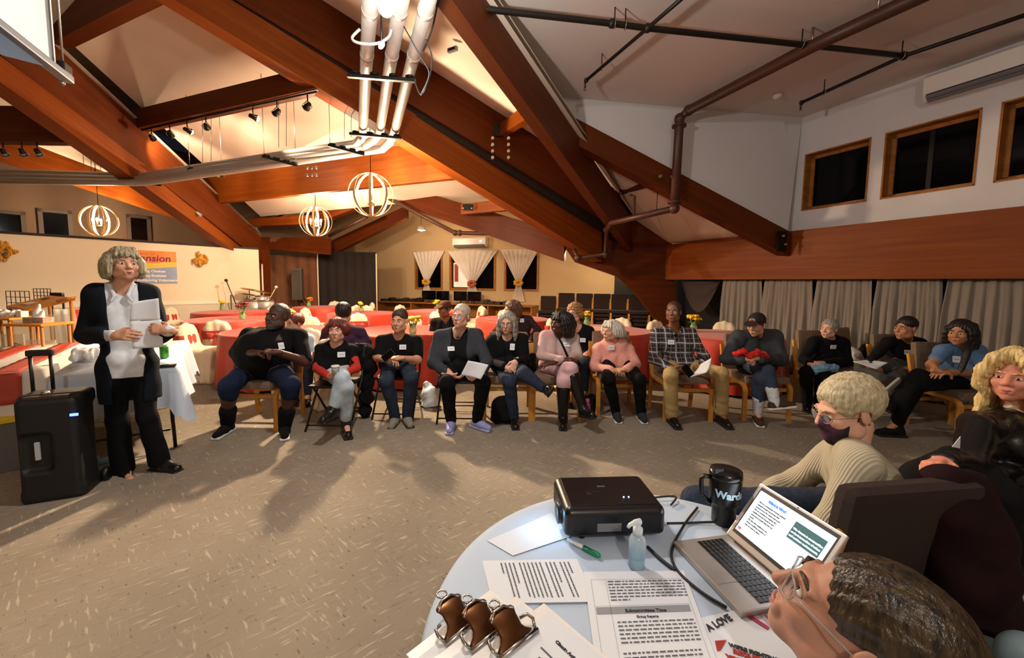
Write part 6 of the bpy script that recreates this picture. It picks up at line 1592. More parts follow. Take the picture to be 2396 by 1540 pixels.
person('clogs', 'woman with short fair hair in a charcoal cardigan and lilac clogs holding a white sheet',
       dict(head=(1079, 740, 4.23), shL=(1029, 788, 4.3), shR=(1115, 786, 4.3), elL=(1013, 848, 4.15), elR=(1138, 846, 4.15), wrL=(1056, 880, 3.92), wrR=(1124, 882, 3.92), hip=(1077, 888, 4.3),
            knL=(1046, 896, 3.86), knR=(1130, 896, 3.86), anL=(1056, 988, 3.98), anR=(1116, 986, 4.0), toeL=(1052, 1030, 3.82), toeR=(1142, 1016, 3.9)),
       SK_PALE, yaw=-28, pitch=3, hs=1.06, bulk=1.18, armr=1.15, legr=1.15, bust=.03, top=dict(m=C_BLACK2, f=.5, name='top'), vneck=.17, neckline=.072, jacket=dict(m=cloth('cardigan_grey', '34373d'), name='cardigan', open=.085), bottom=dict(m=C_BLACK, name='leggings'), shoes=dict(m=mat('clog_lilac', '8f92c8', .5), sole=mat('clog_sole', 'a8a4c4', .6), s=1.05),
       hair='pulled', hair_m=hair_mat('hair_fair_grey', '9a8a7a', 'c8baa8'), glasses=M_RIMS, hands={'L': ((.85, -.3, -.1), (.2, .2, .7), .6), 'R': ((-.5, -.4, -.1), (-.2, .3, .7), .6)}, badge=(1061, 812, 'top_v', 1.0))
sheet('paper_sheet', 'white sheet held by the woman with lilac clogs', 'paper', [px(1095, 844, 3.8), px(1143, 854, 3.76), px(1125, 888, 3.74), px(1078, 878, 3.8)], M_PAPER, .02)
person('longgrey', 'woman with long grey hair, glasses and a black jacket, legs crossed',
       dict(head=(1186, 755, 4.38), shL=(1152, 798, 4.45), shR=(1222, 796, 4.45), elL=(1148, 848, 4.35), elR=(1229, 842, 4.35), wrL=(1184, 860, 4.12), wrR=(1208, 846, 4.12), hip=(1188, 887, 4.45),
            knL=(1192, 894, 4.02), knR=(1226, 874, 4.02), anL=(1203, 982, 4.12), anR=(1272, 908, 3.95), toeL=(1207, 1010, 3.96), toeR=(1300, 926, 3.86)),
       SK_PALE, yaw=-8, pitch=-6, hs=1.0, bulk=1.0, top=dict(m=C_BLACK2, f=.5), jacket=dict(m=C_BLACK, open=.03), bottom=dict(m=C_DENIM, name='jeans'), shoes=dict(m=M_LEATH), hair='long', hair_m=H_GREY, hln=.19, glasses=M_RIMD,
       hands={'L': ((.8, -.2, -.1), (.1, .2, -.9), .5), 'R': ((-.35, -.3, -.6), (-.2, .6, -.3), .45)}, badge=(1200, 807, 'jacket_v', .75))
person('pinkpants', 'woman with black bangs, camouflage pink sweater, pink trousers and tall black boots',
       dict(head=(1312, 755, 4.38), shL=(1274, 787, 4.45), shR=(1342, 790, 4.45), elL=(1265, 832, 4.3), elR=(1353, 832, 4.35), wrL=(1318, 842, 4.14), wrR=(1296, 849, 4.06), hip=(1298, 881, 4.45),
            knL=(1336, 864, 4.02), knR=(1318, 892, 4.02), anL=(1364, 955, 3.98), anR=(1317, 980, 4.1), toeL=(1392, 996, 3.84), toeR=(1317, 1013, 3.93)),
       SK_DARK, yaw=-52, pitch=-5, hs=1.0, bulk=.95, bust=.02, top=dict(m=cloth('sweater_camo', 'b8b2a8', col2='c98f94', vscale=5, detail=1.0), name='sweater'), bottom=dict(m=C_PINKP, f=1.3), shoes=dict(m=M_LEATH, boot=.82, s=.95), hair='bangs', hair_m=H_BLACK, hln=.15, lip='5a2a2a',
       hands={'L': ((.9, -.1, .05), (.1, .2, -.9), .4), 'R': ((-.85, -.25, -.1), (.0, .2, -.9), .3)}, badge=(1323, 802))
cable([px(1303, 785, 4.28), px(1315, 805, 4.2), px(1328, 835, 4.16)], .012, C_BLACK, 'dark shoulder strap across the camouflage sweater', cat='strap', name='bag_strap')
person('pink', 'woman with white hair in a salmon pink sweater and black trousers, hands in her lap',
       dict(head=(1430, 774, 4.58), shL=(1401, 815, 4.65), shR=(1471, 818, 4.65), elL=(1390, 858, 4.52), elR=(1488, 852, 4.52), wrL=(1434, 866, 4.3), wrR=(1464, 864, 4.3), hip=(1440, 887, 4.65),
            knL=(1424, 888, 4.22), knR=(1496, 890, 4.22), anL=(1442, 964, 4.32), anR=(1500, 966, 4.32), toeL=(1448, 994, 4.15), toeR=(1509, 996, 4.15)),
       SK_FAIR, yaw=-42, hs=1.0, bulk=1.06, armr=1.05, bust=.02, top=dict(m=C_PINK, name='sweater', t=.014), bottom=dict(m=C_BLACK), shoes=dict(m=cloth('sneaker_grey', '2c3238'), sole=M_SOLEW, s=.92), hair='bob', hair_m=H_WHITE, hln=.05,
       hands={'L': ((.85, -.25, -.05), (.1, .2, -.9), .6), 'R': ((-.85, -.25, -.05), (-.1, .2, -.9), .6)}, badge=(1427, 818), lip='a8605a')
# plaid cloth
def plaid_mat():
    m = mat('plaid_cloth', '20222c', .85); nt = m.node_tree; L = nt.links; b = nt.nodes['Principled BSDF']; tc = nt.nodes.new('ShaderNodeTexCoord'); sp = nt.nodes.new('ShaderNodeSeparateXYZ'); L.new(tc.outputs['Object'], sp.inputs[0])
    def stripe(o, sc, lo, ph=0.0):
        a = nt.nodes.new('ShaderNodeMath'); a.operation = 'MULTIPLY_ADD'; a.inputs[1].default_value = sc; a.inputs[2].default_value = ph; L.new(o, a.inputs[0])
        f = nt.nodes.new('ShaderNodeMath'); f.operation = 'FRACT'; L.new(a.outputs[0], f.inputs[0]); g = nt.nodes.new('ShaderNodeMath'); g.operation = 'LESS_THAN'; g.inputs[1].default_value = lo; L.new(f.outputs[0], g.inputs[0]); return g.outputs[0]
    prev = None
    for (o, sc, lo, ph, col, fac) in ((sp.outputs['X'], 9.5, .45, .2, '3e3a44', .7), (sp.outputs['Z'], 9.5, .45, .2, '4a423c', .7), (sp.outputs['X'], 9.5, .10, 0, 'c8ccd8', .75), (sp.outputs['Z'], 9.5, .10, 0, 'c8ccd8', .75), (sp.outputs['X'], 9.5, .06, .5, '9a8068', .7), (sp.outputs['Z'], 9.5, .06, .5, '9a8068', .7)):
        mx = nt.nodes.new('ShaderNodeMix'); mx.data_type = 'RGBA'; mu = nt.nodes.new('ShaderNodeMath'); mu.operation = 'MULTIPLY'; mu.inputs[1].default_value = fac; L.new(stripe(o, sc, lo, ph), mu.inputs[0]); L.new(mu.outputs[0], mx.inputs[0])
        if prev is None: mx.inputs[6].default_value = (*lin('16171f'), 1)
        else: L.new(prev, mx.inputs[6])
        mx.inputs[7].default_value = (*lin(col), 1); prev = mx.outputs[2]
    L.new(prev, b.inputs['Base Color']); return m
person('plaid', 'man in a dark plaid shirt and khaki trousers holding papers and a phone',
       dict(head=(1576, 730, 4.48), shL=(1535, 781, 4.55), shR=(1616, 781, 4.55), elL=(1528, 840, 4.45), elR=(1648, 834, 4.4), wrL=(1572, 862, 4.15), wrR=(1646, 864, 4.12), hip=(1592, 887, 4.5),
            knL=(1569, 876, 4.06), knR=(1688, 874, 4.06), anL=(1572, 975, 4.2), anR=(1688, 966, 4.22), toeL=(1587, 1014, 4.0), toeR=(1708, 1006, 4.02)),
       SK_BROWN, yaw=-12, pitch=2, hs=.98, bulk=1.0, armr=1.05, top=dict(m=plaid_mat(), f=1.9, t=.013), vneck=.05, bottom=dict(m=C_KHAKI, flare=.022), shoes=dict(m=M_LEATH, s=1.1), hair='receding', hair_m=hair_mat('hair_stubble', '3a241a', '4a3024'), glasses=M_RIMS, brow_m=H_BROWN,
       hands={'L': ((.85, -.3, -.15), (.1, .3, .7), .35), 'R': ((-.5, -.45, .0), (-.3, .3, .7), .6)}, badge=(1569, 796), lip='7a4a3c', handsize=1.06)
collar('plaid', MATS['plaid_cloth'], dv=.05)
sheet('paper_sheet', 'sheaf of papers held by the man in the plaid shirt', 'paper', [px(1612, 884, 4.0), px(1640, 852, 4.02), px(1665, 838, 3.96), px(1654, 872, 3.9)], M_PAPER, .015, thick=.004)
t = thing('phone', 'dark phone in the hand of the man in the plaid shirt', 'phone', px(1609, 868, 4.0)); MB().box((0, 0, 0), (.036, .006, .07), Matrix.Rotation(R(-40), 3, 'Y'), bev=.004).obj('body', M_BLK, t); MB().box((0, -.0065, 0), (.032, .0005, .064), Matrix.Rotation(R(-40), 3, 'Y')).obj('display_glass', M_GLASS_N, t)
person('capman', 'man in a dark cap and grey rain jacket with crossed legs and white socks',
       dict(head=(1770, 760, 4.4), shL=(1727, 791, 4.5), shR=(1811, 789, 4.5), elL=(1701, 840, 4.36), elR=(1826, 842, 4.36), wrL=(1738, 840, 4.12), wrR=(1772, 838, 4.12), hip=(1768, 888, 4.55),
            knL=(1796, 868, 4.14), knR=(1778, 886, 4.16), anL=(1812, 938, 4.06), anR=(1773, 964, 4.26), toeL=(1860, 962, 4.0), toeR=(1780, 1004, 4.08)),
       SK_FAIR, yaw=-24, pitch=-14, hs=1.02, bulk=1.08, armr=1.15, top=dict(m=C_BLACK, f=1.0), jacket=dict(m=cloth('rain_jacket', '3a3c42', rough=.6), t=.026, open=.0, name='rain_jacket', wr=.008), bottom=dict(m=cloth('trousers_blue', '3a4258'), f=1.66), shoes=dict(m=cloth('shoe_brown', '4a3526'), sole=M_SOLEW, socks=C_WHITE, sock_h=.42),
       hair='cap', hair_m=H_BROWN, hands={'L': ((.9, -.2, .0), (.1, .2, -.9), .7), 'R': ((-.9, -.2, .0), (-.1, .3, -.9), .7)}, badge=(1789, 822, 'jacket_v'))
person('greylady', 'grey-haired woman in a black jacket with a pale blue cloth on her lap',
       dict(head=(1940, 770, 4.95), shL=(1904, 801, 5.02), shR=(1973, 803, 5.02), elL=(1882, 840, 4.88), elR=(1983, 846, 4.9), wrL=(1900, 852, 4.66), wrR=(1924, 850, 4.66), hip=(1938, 880, 5.02),
            knL=(1886, 872, 4.62), knR=(1924, 878, 4.62), anL=(1889, 946, 4.76), anR=(1916, 948, 4.76), toeL=(1886, 970, 4.6), toeR=(1912, 971, 4.62)),
       SK_PALE, yaw=-28, hs=.98, bulk=1.0, top=dict(m=C_BLACK, f=.5), jacket=dict(m=C_BLACK, open=.0, name='zip_jacket'), bottom=dict(m=C_BLACK), shoes=dict(m=M_LEATH), hair='short', hair_m=H_GREY,
       hands={'L': ((.9, -.2, .1), (.1, .2, -.9), .6), 'R': ((-.9, -.2, .1), (-.1, .2, -.9), .6)}, badge=(1953, 817, 'jacket_v', 1.1))
person('youngman', 'young man in a black sweater writing on a pad, ankle on knee',
       dict(head=(2120, 769, 4.58), shL=(2078, 802, 4.68), shR=(2152, 803, 4.68), elL=(2040, 842, 4.58), elR=(2166, 858, 4.54), wrL=(2036, 856, 4.33), wrR=(2084, 880, 4.3), hip=(2128, 888, 4.7),
            knL=(2018, 862, 4.42), knR=(2092, 886, 4.27), anL=(2072, 890, 4.2), anR=(2098, 968, 4.36), toeL=(2096, 906, 4.1), toeR=(2096, 992, 4.2)),
       SK_TAN, yaw=-38, hs=1.08, bulk=1.02, armr=1.05, top=dict(m=C_BLACK2, name='sweater'), bottom=dict(m=C_GREYP), shoes=dict(m=cloth('shoe_brown2', '3e2c20'), sole=M_SOLEW), hair='fade', hair_m=H_BLACK,
       hands={'L': ((.6, -.4, -.2), (.2, .3, -.8), .8), 'R': ((-.8, -.3, -.1), (-.1, .2, -.9), .4)}, badge=(2117, 819), jaw=1.04)
sheet('note_pad', 'white pad on the knee of the young man in black', 'pad', [px(1996, 846, 4.34), px(2050, 864, 4.22), px(2078, 848, 4.28), px(2030, 842, 4.5)], M_PAPER, .004, thick=.006)
person('bluetee', 'woman with long black hair in a blue tee and black trousers, legs crossed',
       dict(head=(2246, 778, 3.9), shL=(2206, 822, 3.96), shR=(2286, 822, 3.96), elL=(2180, 854, 3.86), elR=(2302, 874, 3.86), wrL=(2192, 868, 3.68), wrR=(2218, 872, 3.68), hip=(2250, 896, 4.0),
            knL=(2142, 900, 3.74), knR=(2150, 882, 3.8), anL=(2100, 990, 3.9), anR=(2092, 944, 3.88), toeL=(2056, 1020, 3.92), toeR=(2068, 968, 3.88)),
       SK_TAN, yaw=-16, pitch=-4, hs=1.02, bulk=1.1, armr=1.1, legr=1.1, bust=.025, top=dict(m=C_BLUE, f=.6, name='tee'), vneck=.1, bottom=dict(m=C_BLACK), shoes=dict(m=cloth('shoe_black', '16130f'), sole=M_SOLED), hair='long', hair_m=H_BLACK, hln=.14,
       hands={'L': ((.8, -.2, -.1), (.1, .2, -.9), .5), 'R': ((-.9, -.1, .0), (-.1, .2, -.9), .5)}, badge=(2231, 839, 'top_v', .8), lip='8a4a40')
o = MB().tube([px(2268, 800, 3.78), px(2262, 830, 3.74), px(2250, 862, 3.72), px(2240, 880, 3.7)], [.03, .028, .024, .01], 10).obj('hair_braid', H_BLACK, PEOPLE['bluetee']['root']); o.location = -PEOPLE['bluetee']['off']
# ---- chairs of the front rows
seat('big', CH_PAD, 'padded wooden chair under the big man in shorts')
seat('redhair', CH_FOLD, 'black folding chair of the small woman with auburn hair')
seat('tee', CH_FOLD, 'black folding chair of the man in the black tee')
seat('clogs', CH_FOLD, 'black folding chair of the woman with lilac clogs')
for k_, l_ in (('longgrey', 'the long-haired woman in glasses'), ('pinkpants', 'the woman in pink trousers'), ('pink', 'the woman in the salmon sweater'), ('plaid', 'the man in plaid'), ('capman', 'the man in the dark cap'), ('greylady', 'the grey-haired woman in black'), ('youngman', 'the young man with the pad'), ('bluetee', 'the woman in the blue tee')):
    seat(k_, CH_PAD, 'padded chair with light wooden legs under ' + l_)
# ---- cap of the cap man
def ball_cap(key, m, label=None, logo=False):
    P_ = PEOPLE[key]; q = SDF(); q.ell((0, .015, .045), (.084, .104, .088), k=.01); q.box((0, 0, -.12), (.2, .3, .165), k=.004, op=-1)
    q.ell((0, -.12, .052), (.07, .07, .008), Matrix.Rotation(R(14), 3, 'X'), k=.012)
    v, f = q.mesh(.005); RMn = np.array(P_['RM']); o = mesh_obj('cap', np_mesh('cap', [((v * P_['hs']) @ RMn.T + np3(P_['hd']) - np3(P_['off']), f)]), m, P_['root'])
    if logo: MB().ball(P_['hl']((0, -.086, .078)), (.034, .004, .018), 10, P_['RM'] @ Matrix.Rotation(R(-18), 3, 'X')).obj('logo_oval', mat('logo_grey', 'b0a8a4', .6), o); MB().ball(P_['hl']((0, -.089, .078)), (.026, .004, .012), 10, P_['RM'] @ Matrix.Rotation(R(-18), 3, 'X')).obj('logo_mark', mat('logo_red', '7a3a38', .6), o)
ball_cap('capman', cloth('cap_dark', '2e2624'), logo=True)
# red cloth held by the cap man, blue cloth on the lap, paper cup, phone
def lump(name, label, cat, pts, r, m, k=.02, seed=1, vox=.007):
    s = SDF(); P3 = [px(*p) for p in pts]; c = sum(P3, Vector()) / len(P3)
    s.chain(P3, [r] * len(P3), k=k); o = mesh_obj(name, np_mesh(name, [s.mesh(vox, c, noise=wrinkle(.006, 70, seed))]), m); o.location = c; return tag(o, label, cat)
lump('red_cloth', 'red bundled cloth under the hands of the man in the cap', 'cloth', [(1722, 828, 4.14), (1740, 822, 4.1), (1752, 834, 4.1), (1772, 824, 4.1), (1792, 834, 4.14)], .03, cloth('cloth_bright_red', 'd03028'))
lump('blue_cloth', 'pale blue cloth on the lap of the grey-haired woman', 'cloth', [(1905, 866, 4.62), (1925, 860, 4.6), (1952, 862, 4.64)], .05, cloth('cloth_pale_blue', '7aa4bc'))
p = px(785, 872, 3.66); t = thing('paper_cup', 'paper cup held by the small woman with auburn hair', 'cup', p - Vector((0, 0, .03))); MB().lathe([(.026, 0), (.036, .085)], n=18).obj('cup', mat('cup_print', 'b8b4b0', .6, col2='6a6664', vscale=40), t); MB().lathe([(.038, .083), (.039, .092), (.034, .1), (0, .1)], n=18).obj('lid', M_WHITEPL, t)
t = thing('phone', 'dark round-cornered phone in the hands of the man in black tee', 'phone', px(908, 832, 4.0)); MB().box((0, 0, 0), (.036, .006, .07), Matrix.Rotation(R(50), 3, 'Y'), bev=.005).obj('body', M_BLK, t); MB().box((0, -.0065, 0), (.03, .0005, .06), Matrix.Rotation(R(50), 3, 'Y')).obj('display_glass', M_GLASS_N, t)

# ---- people at the tables behind
person('redback', 'person with reddish hair and glasses half hidden behind the big man',
       dict(head=(690, 756, 5.0), shL=(668, 792, 5.05), shR=(724, 792, 5.05), elL=(660, 830, 5.0), elR=(735, 832, 5.0), wrL=(680, 835, 4.85), wrR=(715, 838, 4.85), hip=(698, 858, 5.05), knL=(690, 856, 4.68), knR=(720, 856, 4.68), anL=(690, 925, 4.75), anR=(718, 925, 4.75), toeL=(690, 940, 4.6), toeR=(718, 940, 4.6)),
       SK_FAIR, yaw=-60, hs=.95, bulk=.9, top=dict(m=C_JEANL), bottom=dict(m=C_DENIM), shoes=dict(m=M_LEATH), hair='short', hair_m=H_RED, glasses=M_RIMD, vox=.012, hvox=.006, hand_vox=.006)
person('backview', 'dark-haired person in a purple plaid shirt seen from behind',
       dict(head=(804, 733, 4.85), shL=(768, 778, 4.8), shR=(842, 778, 4.8), elL=(752, 815, 4.9), elR=(858, 800, 4.85), wrL=(775, 818, 5.12), wrR=(838, 806, 4.7), hip=(804, 850, 4.8), knL=(780, 848, 5.2), knR=(828, 848, 5.2), anL=(782, 920, 5.2), anR=(826, 920, 5.2), toeL=(782, 915, 5.4), toeR=(826, 915, 5.4)),
       SK_FAIR, face_dir=Vector((-.25, 1, 0)), hs=1.05, bulk=1.0, top=dict(m=cloth('shirt_purple', '2c2038', col2='4a2f4a', vscale=14), t=.02), bottom=dict(m=C_DENIM), shoes=dict(m=M_LEATH), hair='short', hair_m=H_BLACK, vox=.011, hvox=.006, hand_vox=.006, eyes=False)
person('browncap', 'man in a brown cap and dark jacket at the tables behind',
       dict(head=(1040, 724, 6.0), shL=(1018, 755, 6.05), shR=(1070, 756, 6.05), elL=(1008, 790, 6.0), elR=(1078, 792, 6.0), wrL=(1022, 800, 5.8), wrR=(1060, 802, 5.8), hip=(1044, 812, 6.05), knL=(1030, 812, 5.65), knR=(1062, 812, 5.65), anL=(1030, 870, 5.7), anR=(1060, 870, 5.7), toeL=(1028, 890, 5.55), toeR=(1058, 890, 5.55)),
       SK_BROWN, yaw=-45, pitch=-5, hs=1.02, top=dict(m=C_CHAR), jacket=dict(m=C_BLACK2, open=.05), bottom=dict(m=C_DENIM), shoes=dict(m=M_LEATH), hair='cap', hair_m=H_BLACK, vox=.013, hvox=.006, hand_vox=.007)
ball_cap('browncap', cloth('cap_brown', '5a3626'))
person('leaning', 'brown-haired woman in a dark sweater leaning on the table behind',
       dict(head=(1196, 722, 6.0), shL=(1180, 752, 6.1), shR=(1238, 748, 6.1), elL=(1158, 778, 6.0), elR=(1258, 770, 6.0), wrL=(1180, 790, 5.85), wrR=(1240, 800, 5.9), hip=(1222, 812, 6.2), knL=(1205, 812, 5.8), knR=(1238, 812, 5.8), anL=(1205, 868, 5.8), anR=(1235, 868, 5.8), toeL=(1204, 885, 5.65), toeR=(1234, 885, 5.65)),
       SK_FAIR, yaw=-70, pitch=-15, hs=1.0, top=dict(m=cloth('sweater_plum', '35262a'), name='sweater'), bottom=dict(m=C_BLACK), shoes=dict(m=M_LEATH), hair='long', hair_m=hair_mat('hair_brown_mid', '3e261a', '6a4630'), hln=.12, vox=.013, hvox=.006, hand_vox=.007, badge=(1216, 755, 'top_v', .9))
person('curly', 'curly-haired young man in a black and grey tee behind the front row',
       dict(head=(1344, 733, 5.15), shL=(1318, 772, 5.2), shR=(1380, 774, 5.2), elL=(1306, 815, 5.15), elR=(1388, 815, 5.1), wrL=(1325, 832, 4.98), wrR=(1372, 830, 4.95), hip=(1350, 850, 5.2), knL=(1335, 850, 4.82), knR=(1370, 850, 4.82), anL=(1335, 915, 4.85), anR=(1366, 915, 4.85), toeL=(1334, 930, 4.7), toeR=(1366, 930, 4.7)),
       SK_PALE, yaw=-30, hs=1.03, top=dict(m=C_BLACK2, f=.7, name='tee'), bottom=dict(m=C_DENIM), shoes=dict(m=M_LEATH), hair='curly', hair_m=H_CURL, glasses=M_RIMD, vox=.012, hvox=.005, hand_vox=.006, badge=(1358, 796))
for k_, l_ in (('redback', 'cream covered chair of the reddish-haired person'), ('backview', 'cream covered chair of the person seen from behind'), ('browncap', 'cream covered chair of the man in the brown cap'), ('leaning', 'cream covered chair of the leaning woman'), ('curly', 'cream covered chair of the curly-haired man')):
    P_ = PEOPLE[k_]; f = P_['fw']
    if k_ == 'backview': f = Vector((0, 1, 0))
    h = P_['J']['hip']; c = Vector((h.x, h.y, 0)) - f.normalized() * .06
    place(CH_COV, c, math.atan2(f.x, -f.y), l_, 'covered banquet chairs')
for k_ in PEOPLE: lens_check(k_)

def heap2(name, label, cat, pts, m, amp=.008, vox=.01, k=.07, seed=1, z0=None):
    s = SDF(); P3 = [(px(p[0], p[1], p[2]), p[3]) for p in pts]; c = sum((p[0] for p in P3), Vector()) / len(P3)
    for (p, r_) in P3: s.ball(p, r_, k=k)
    if z0 is not None: s.half(Vector((0, 0, z0)), (0, 0, 1), k=.01)
    o = mesh_obj(name, np_mesh(name, [s.mesh(vox, c, noise=wrinkle(amp, 30, seed))]), m); o.location = c; return tag(o, label, cat)
heap2('black_coat', 'black coat hanging between the small auburn-haired woman and the man in black tee', 'coat', [(846, 815, 4.32, .06), (860, 822, 4.32, .07), (852, 850, 4.28, .08), (866, 862, 4.3, .08), (856, 895, 4.28, .09), (858, 930, 4.26, .08), (856, 962, 4.26, .07)], C_BLACK)
heap2('backpack', 'black backpack on the carpet at the feet of the long-haired woman in glasses', 'bag', [(1172, 950, 4.25, .1), (1176, 975, 4.22, .12), (1180, 985, 4.2, .12), (1186, 940, 4.3, .07)], C_BLACK, z0=.012)
heap2('plastic_bag', 'white plastic bag under the chair of the woman with lilac clogs', 'bag', [(1000, 905, 4.75, .06), (1004, 925, 4.7, .09), (1008, 945, 4.7, .1), (1000, 955, 4.7, .09)], mat('bag_plastic', 'cfd6d8', .3), .012, .011, .05, 4, .012)
heap2('shoulder_bag', 'small dark bag beside the chair of the woman in the salmon sweater', 'bag', [(1384, 935, 4.6, .07), (1388, 955, 4.58, .08), (1380, 960, 4.58, .07)], C_BLACK2, z0=.012)
p = gp(1374, 962, 0); p = px(1374, 962, 4.35); t = thing('water_bottle', 'pink water bottle between two chairs of the front row', 'bottle', (p.x, p.y, 0)); MB().lathe([(.034, 0), (.036, .01), (.036, .15), (.02, .18)], n=18).obj('bottle_body', mat('bottle_pink', 'c05a8a', .3), t); MB().lathe([(.022, .175), (.024, .2), (.02, .22), (0, .22)], n=14).obj('cap', mat('bottle_cap', 'e07aa8', .4), t)
heap2('dark_jacket', 'dark jacket with pale lining over the chair left of the camouflage sweater', 'coat', [(1246, 835, 4.6, .05), (1244, 858, 4.55, .06), (1246, 880, 4.5, .06)], C_BLACK2)
cx_ = px(2012, 880, 5.45); place(CH_PAD, (cx_.x, cx_.y, 0), R(28), 'padded chair holding bags between grey-haired woman and young man', 'chairs of the audience')
heap2('white_bag', 'white bag on the spare chair behind the grey-haired woman', 'bag', [(1996, 838, 5.35, .09), (1994, 822, 5.38, .07), (2004, 835, 5.33, .07)], mat('bag_white', 'd6d4d2', .6), .012)
heap2('backpack', 'black backpack on the spare chair beside the young man in black', 'bag', [(2030, 836, 5.3, .1), (2036, 818, 5.32, .09), (2026, 822, 5.3, .07)], C_BLACK)
# ================================================================ foreground table and what stands on it
TZ = .76
TC = Vector((.38, .82, 0)); TR = .555
t = thing('round_table', 'small round table under a white cloth in the foreground', 'table', TC); table_frame(t, TR - .01, TZ - .008)
M_CLF = mat('foreground_cloth', 'b4c4d6', .75, var=.03, vscale=5, bump=.12, bscale=14)
o = round_cloth(TR, TZ - .001, .5, 11, .03, 160).obj('white_tablecloth', M_CLF); o.location = TC; tag(o, 'pale cloth on the round foreground table', 'tablecloth')
def tp(x, y, h=0.0): p = gp(x, y, TZ + h); return p
# ---- projector
pc0 = Vector((.297, 1.18, TZ)); hw, hd_, hh = .148, .102, .046
t = thing('projector', 'black projector on the white foreground table', 'projector', pc0, R(4))
M_PJ = mat('projector_black', '0c0b0c', .32, bump=.03, bscale=200); M_PJT = mat('projector_top', '1a1210', .25)
s = SDF(); s.box((0, 0, hh + .012), (hw, hd_, hh), rad=.022, k=.01); s.box((0, -hd_, .0), (.2, .02, .02), rad=.005, k=.01, op=-1)
mesh_obj('casing', np_mesh('casing', [s.mesh(.0035)]), M_PJ, t)
MB().box((.0, 0, .1035), (hw - .02, hd_ - .02, .0025), bev=.002).obj('top_plate', M_PJT, t)
for k, (x, y) in enumerate(((.04, -.045), (.055, -.045))): MB().ball((x, y, .1065), .0022, 6).obj('led', mat('led_blue', '6080ff', .3, emit=(.3, .4, 1), es=14), t)
MB().box((-.01, .02, .1064), (.012, .003, .0006)).obj('badge', M_BOLT, t)
MB().prism([(-.07, -.03, .1058), (-.045, -.03, .1058), (-.06, -.005, .1058)], (0, 0, .001)).obj('arrow_mark', M_BLK, t)
for k in range(2): MB().box((-.04 + .012 * k, -.012, .1062), (.003, .008, .0006), Matrix.Rotation(R(20), 3, 'Z')).obj('vent_slot', M_BLK, t)
MB().lathe([(.0, 0), (.026, 0), (.03, .01), (.03, .022), (.024, .024)], (-hw + .012, -.03, .055), 20, Matrix.Rotation(R(-90), 3, 'Y')).obj('lens_barrel', M_BLK, t)
MB().ball((-hw - .004, -.03, .055), (.006, .022, .022), 10).obj('lens', mat('lens_lit', 'a0d0ff', .1, emit=(.35, .65, 1.0), es=22), t)
for sx in (-1, 1):
    for sy in (-1, 1): MB().tube([(sx * .09, sy * .065, 0), (sx * .09, sy * .065, .02)], .01, 10).obj('foot', M_BLK, t)
MB().box((-.02, -hd_ - .0005, .05), (.035, .0006, .012)).obj('side_label', M_GREYPL, t)
lw = Vector(t.location) + Matrix.Rotation(t.rotation_euler.z, 3, 'Z') @ Vector((-hw - .02, -.03, .055))
spot_light('projector_beam', Matrix.Rotation(-t.rotation_euler.z, 3, 'Z') @ (lw - Vector(t.location)), Matrix.Rotation(-t.rotation_euler.z, 3, 'Z') @ (SA + hd * .9 + up_ * .6 - Vector(t.location)), 55, COOL, R(38), .3, .01, t)
point_light('lens_spill', Matrix.Rotation(-t.rotation_euler.z, 3, 'Z') @ (lw + Vector((-.03, -.0, .0)) - Vector(t.location)), .22, (.22, .62, 1.0), .02, t)
# ---- travel mug
mp_ = tp(1692, 1222); t = thing('travel_mug', 'tall black travel mug with pale lettering beside the laptop', 'mug', (mp_.x, mp_.y, TZ), R(-8))
mp0 = Vector((mp_.x, mp_.y, TZ)); mh = .165
MB().lathe([(.031, 0), (.034, .004), (.035, .055), (.037, .062), (.043, .07), (.045, .075), (.046, .15), (.0445, .153)], n=32).obj('mug_body', mat('mug_black', '08080a', .35), t)
MB().lathe([(.0465, .148), (.0475, .156), (.0455, .17), (.03, .174), (0, .174)], n=32).obj('lid', mat('mug_lid', '0c0c10', .25), t)
MB().box((-.032, -.02, .178), (.014, .01, .009), bev=.004).obj('lid_tab', M_BLK, t)
MB().tube([(-.043, 0, .145), (-.062, 0, .146), (-.071, 0, .137), (-.071, 0, .09), (-.06, 0, .074), (-.04, 0, .062)], .007, 10).obj('handle', MATS['mug_black'], t)
cd = (CAM - mp0); ca = math.atan2(cd.y, cd.x) - R(-8)
def wrap_text(body, size, r_, z, a0, m, parent, bold=.0008):
    cu = bpy.data.curves.new('lettering', 'FONT'); cu.body = body; cu.size = size; cu.align_x = 'CENTER'; cu.offset = bold; cu.resolution_u = 3
    tmp = bpy.data.objects.new('lettering', cu); COL.objects.link(tmp); dg = bpy.context.evaluated_depsgraph_get(); me = bpy.data.meshes.new_from_object(tmp.evaluated_get(dg)); bpy.data.objects.remove(tmp)
    bm = bmesh.new(); bm.from_mesh(me); bmesh.ops.subdivide_edges(bm, edges=[e for e in bm.edges if e.calc_length() > size * .15], cuts=2); bm.to_mesh(me); bm.free()
    for v in me.vertices:
        a = a0 + v.co.x / r_; v.co = Vector((math.cos(a) * r_, math.sin(a) * r_, z + v.co.y))
    me.materials.clear(); return mesh_obj('lettering', me, m, parent)
wrap_text('Wards', .031, .0466, .098, ca + .35, mat('mug_letter', 'b8d8ec', .5), t, .0014)
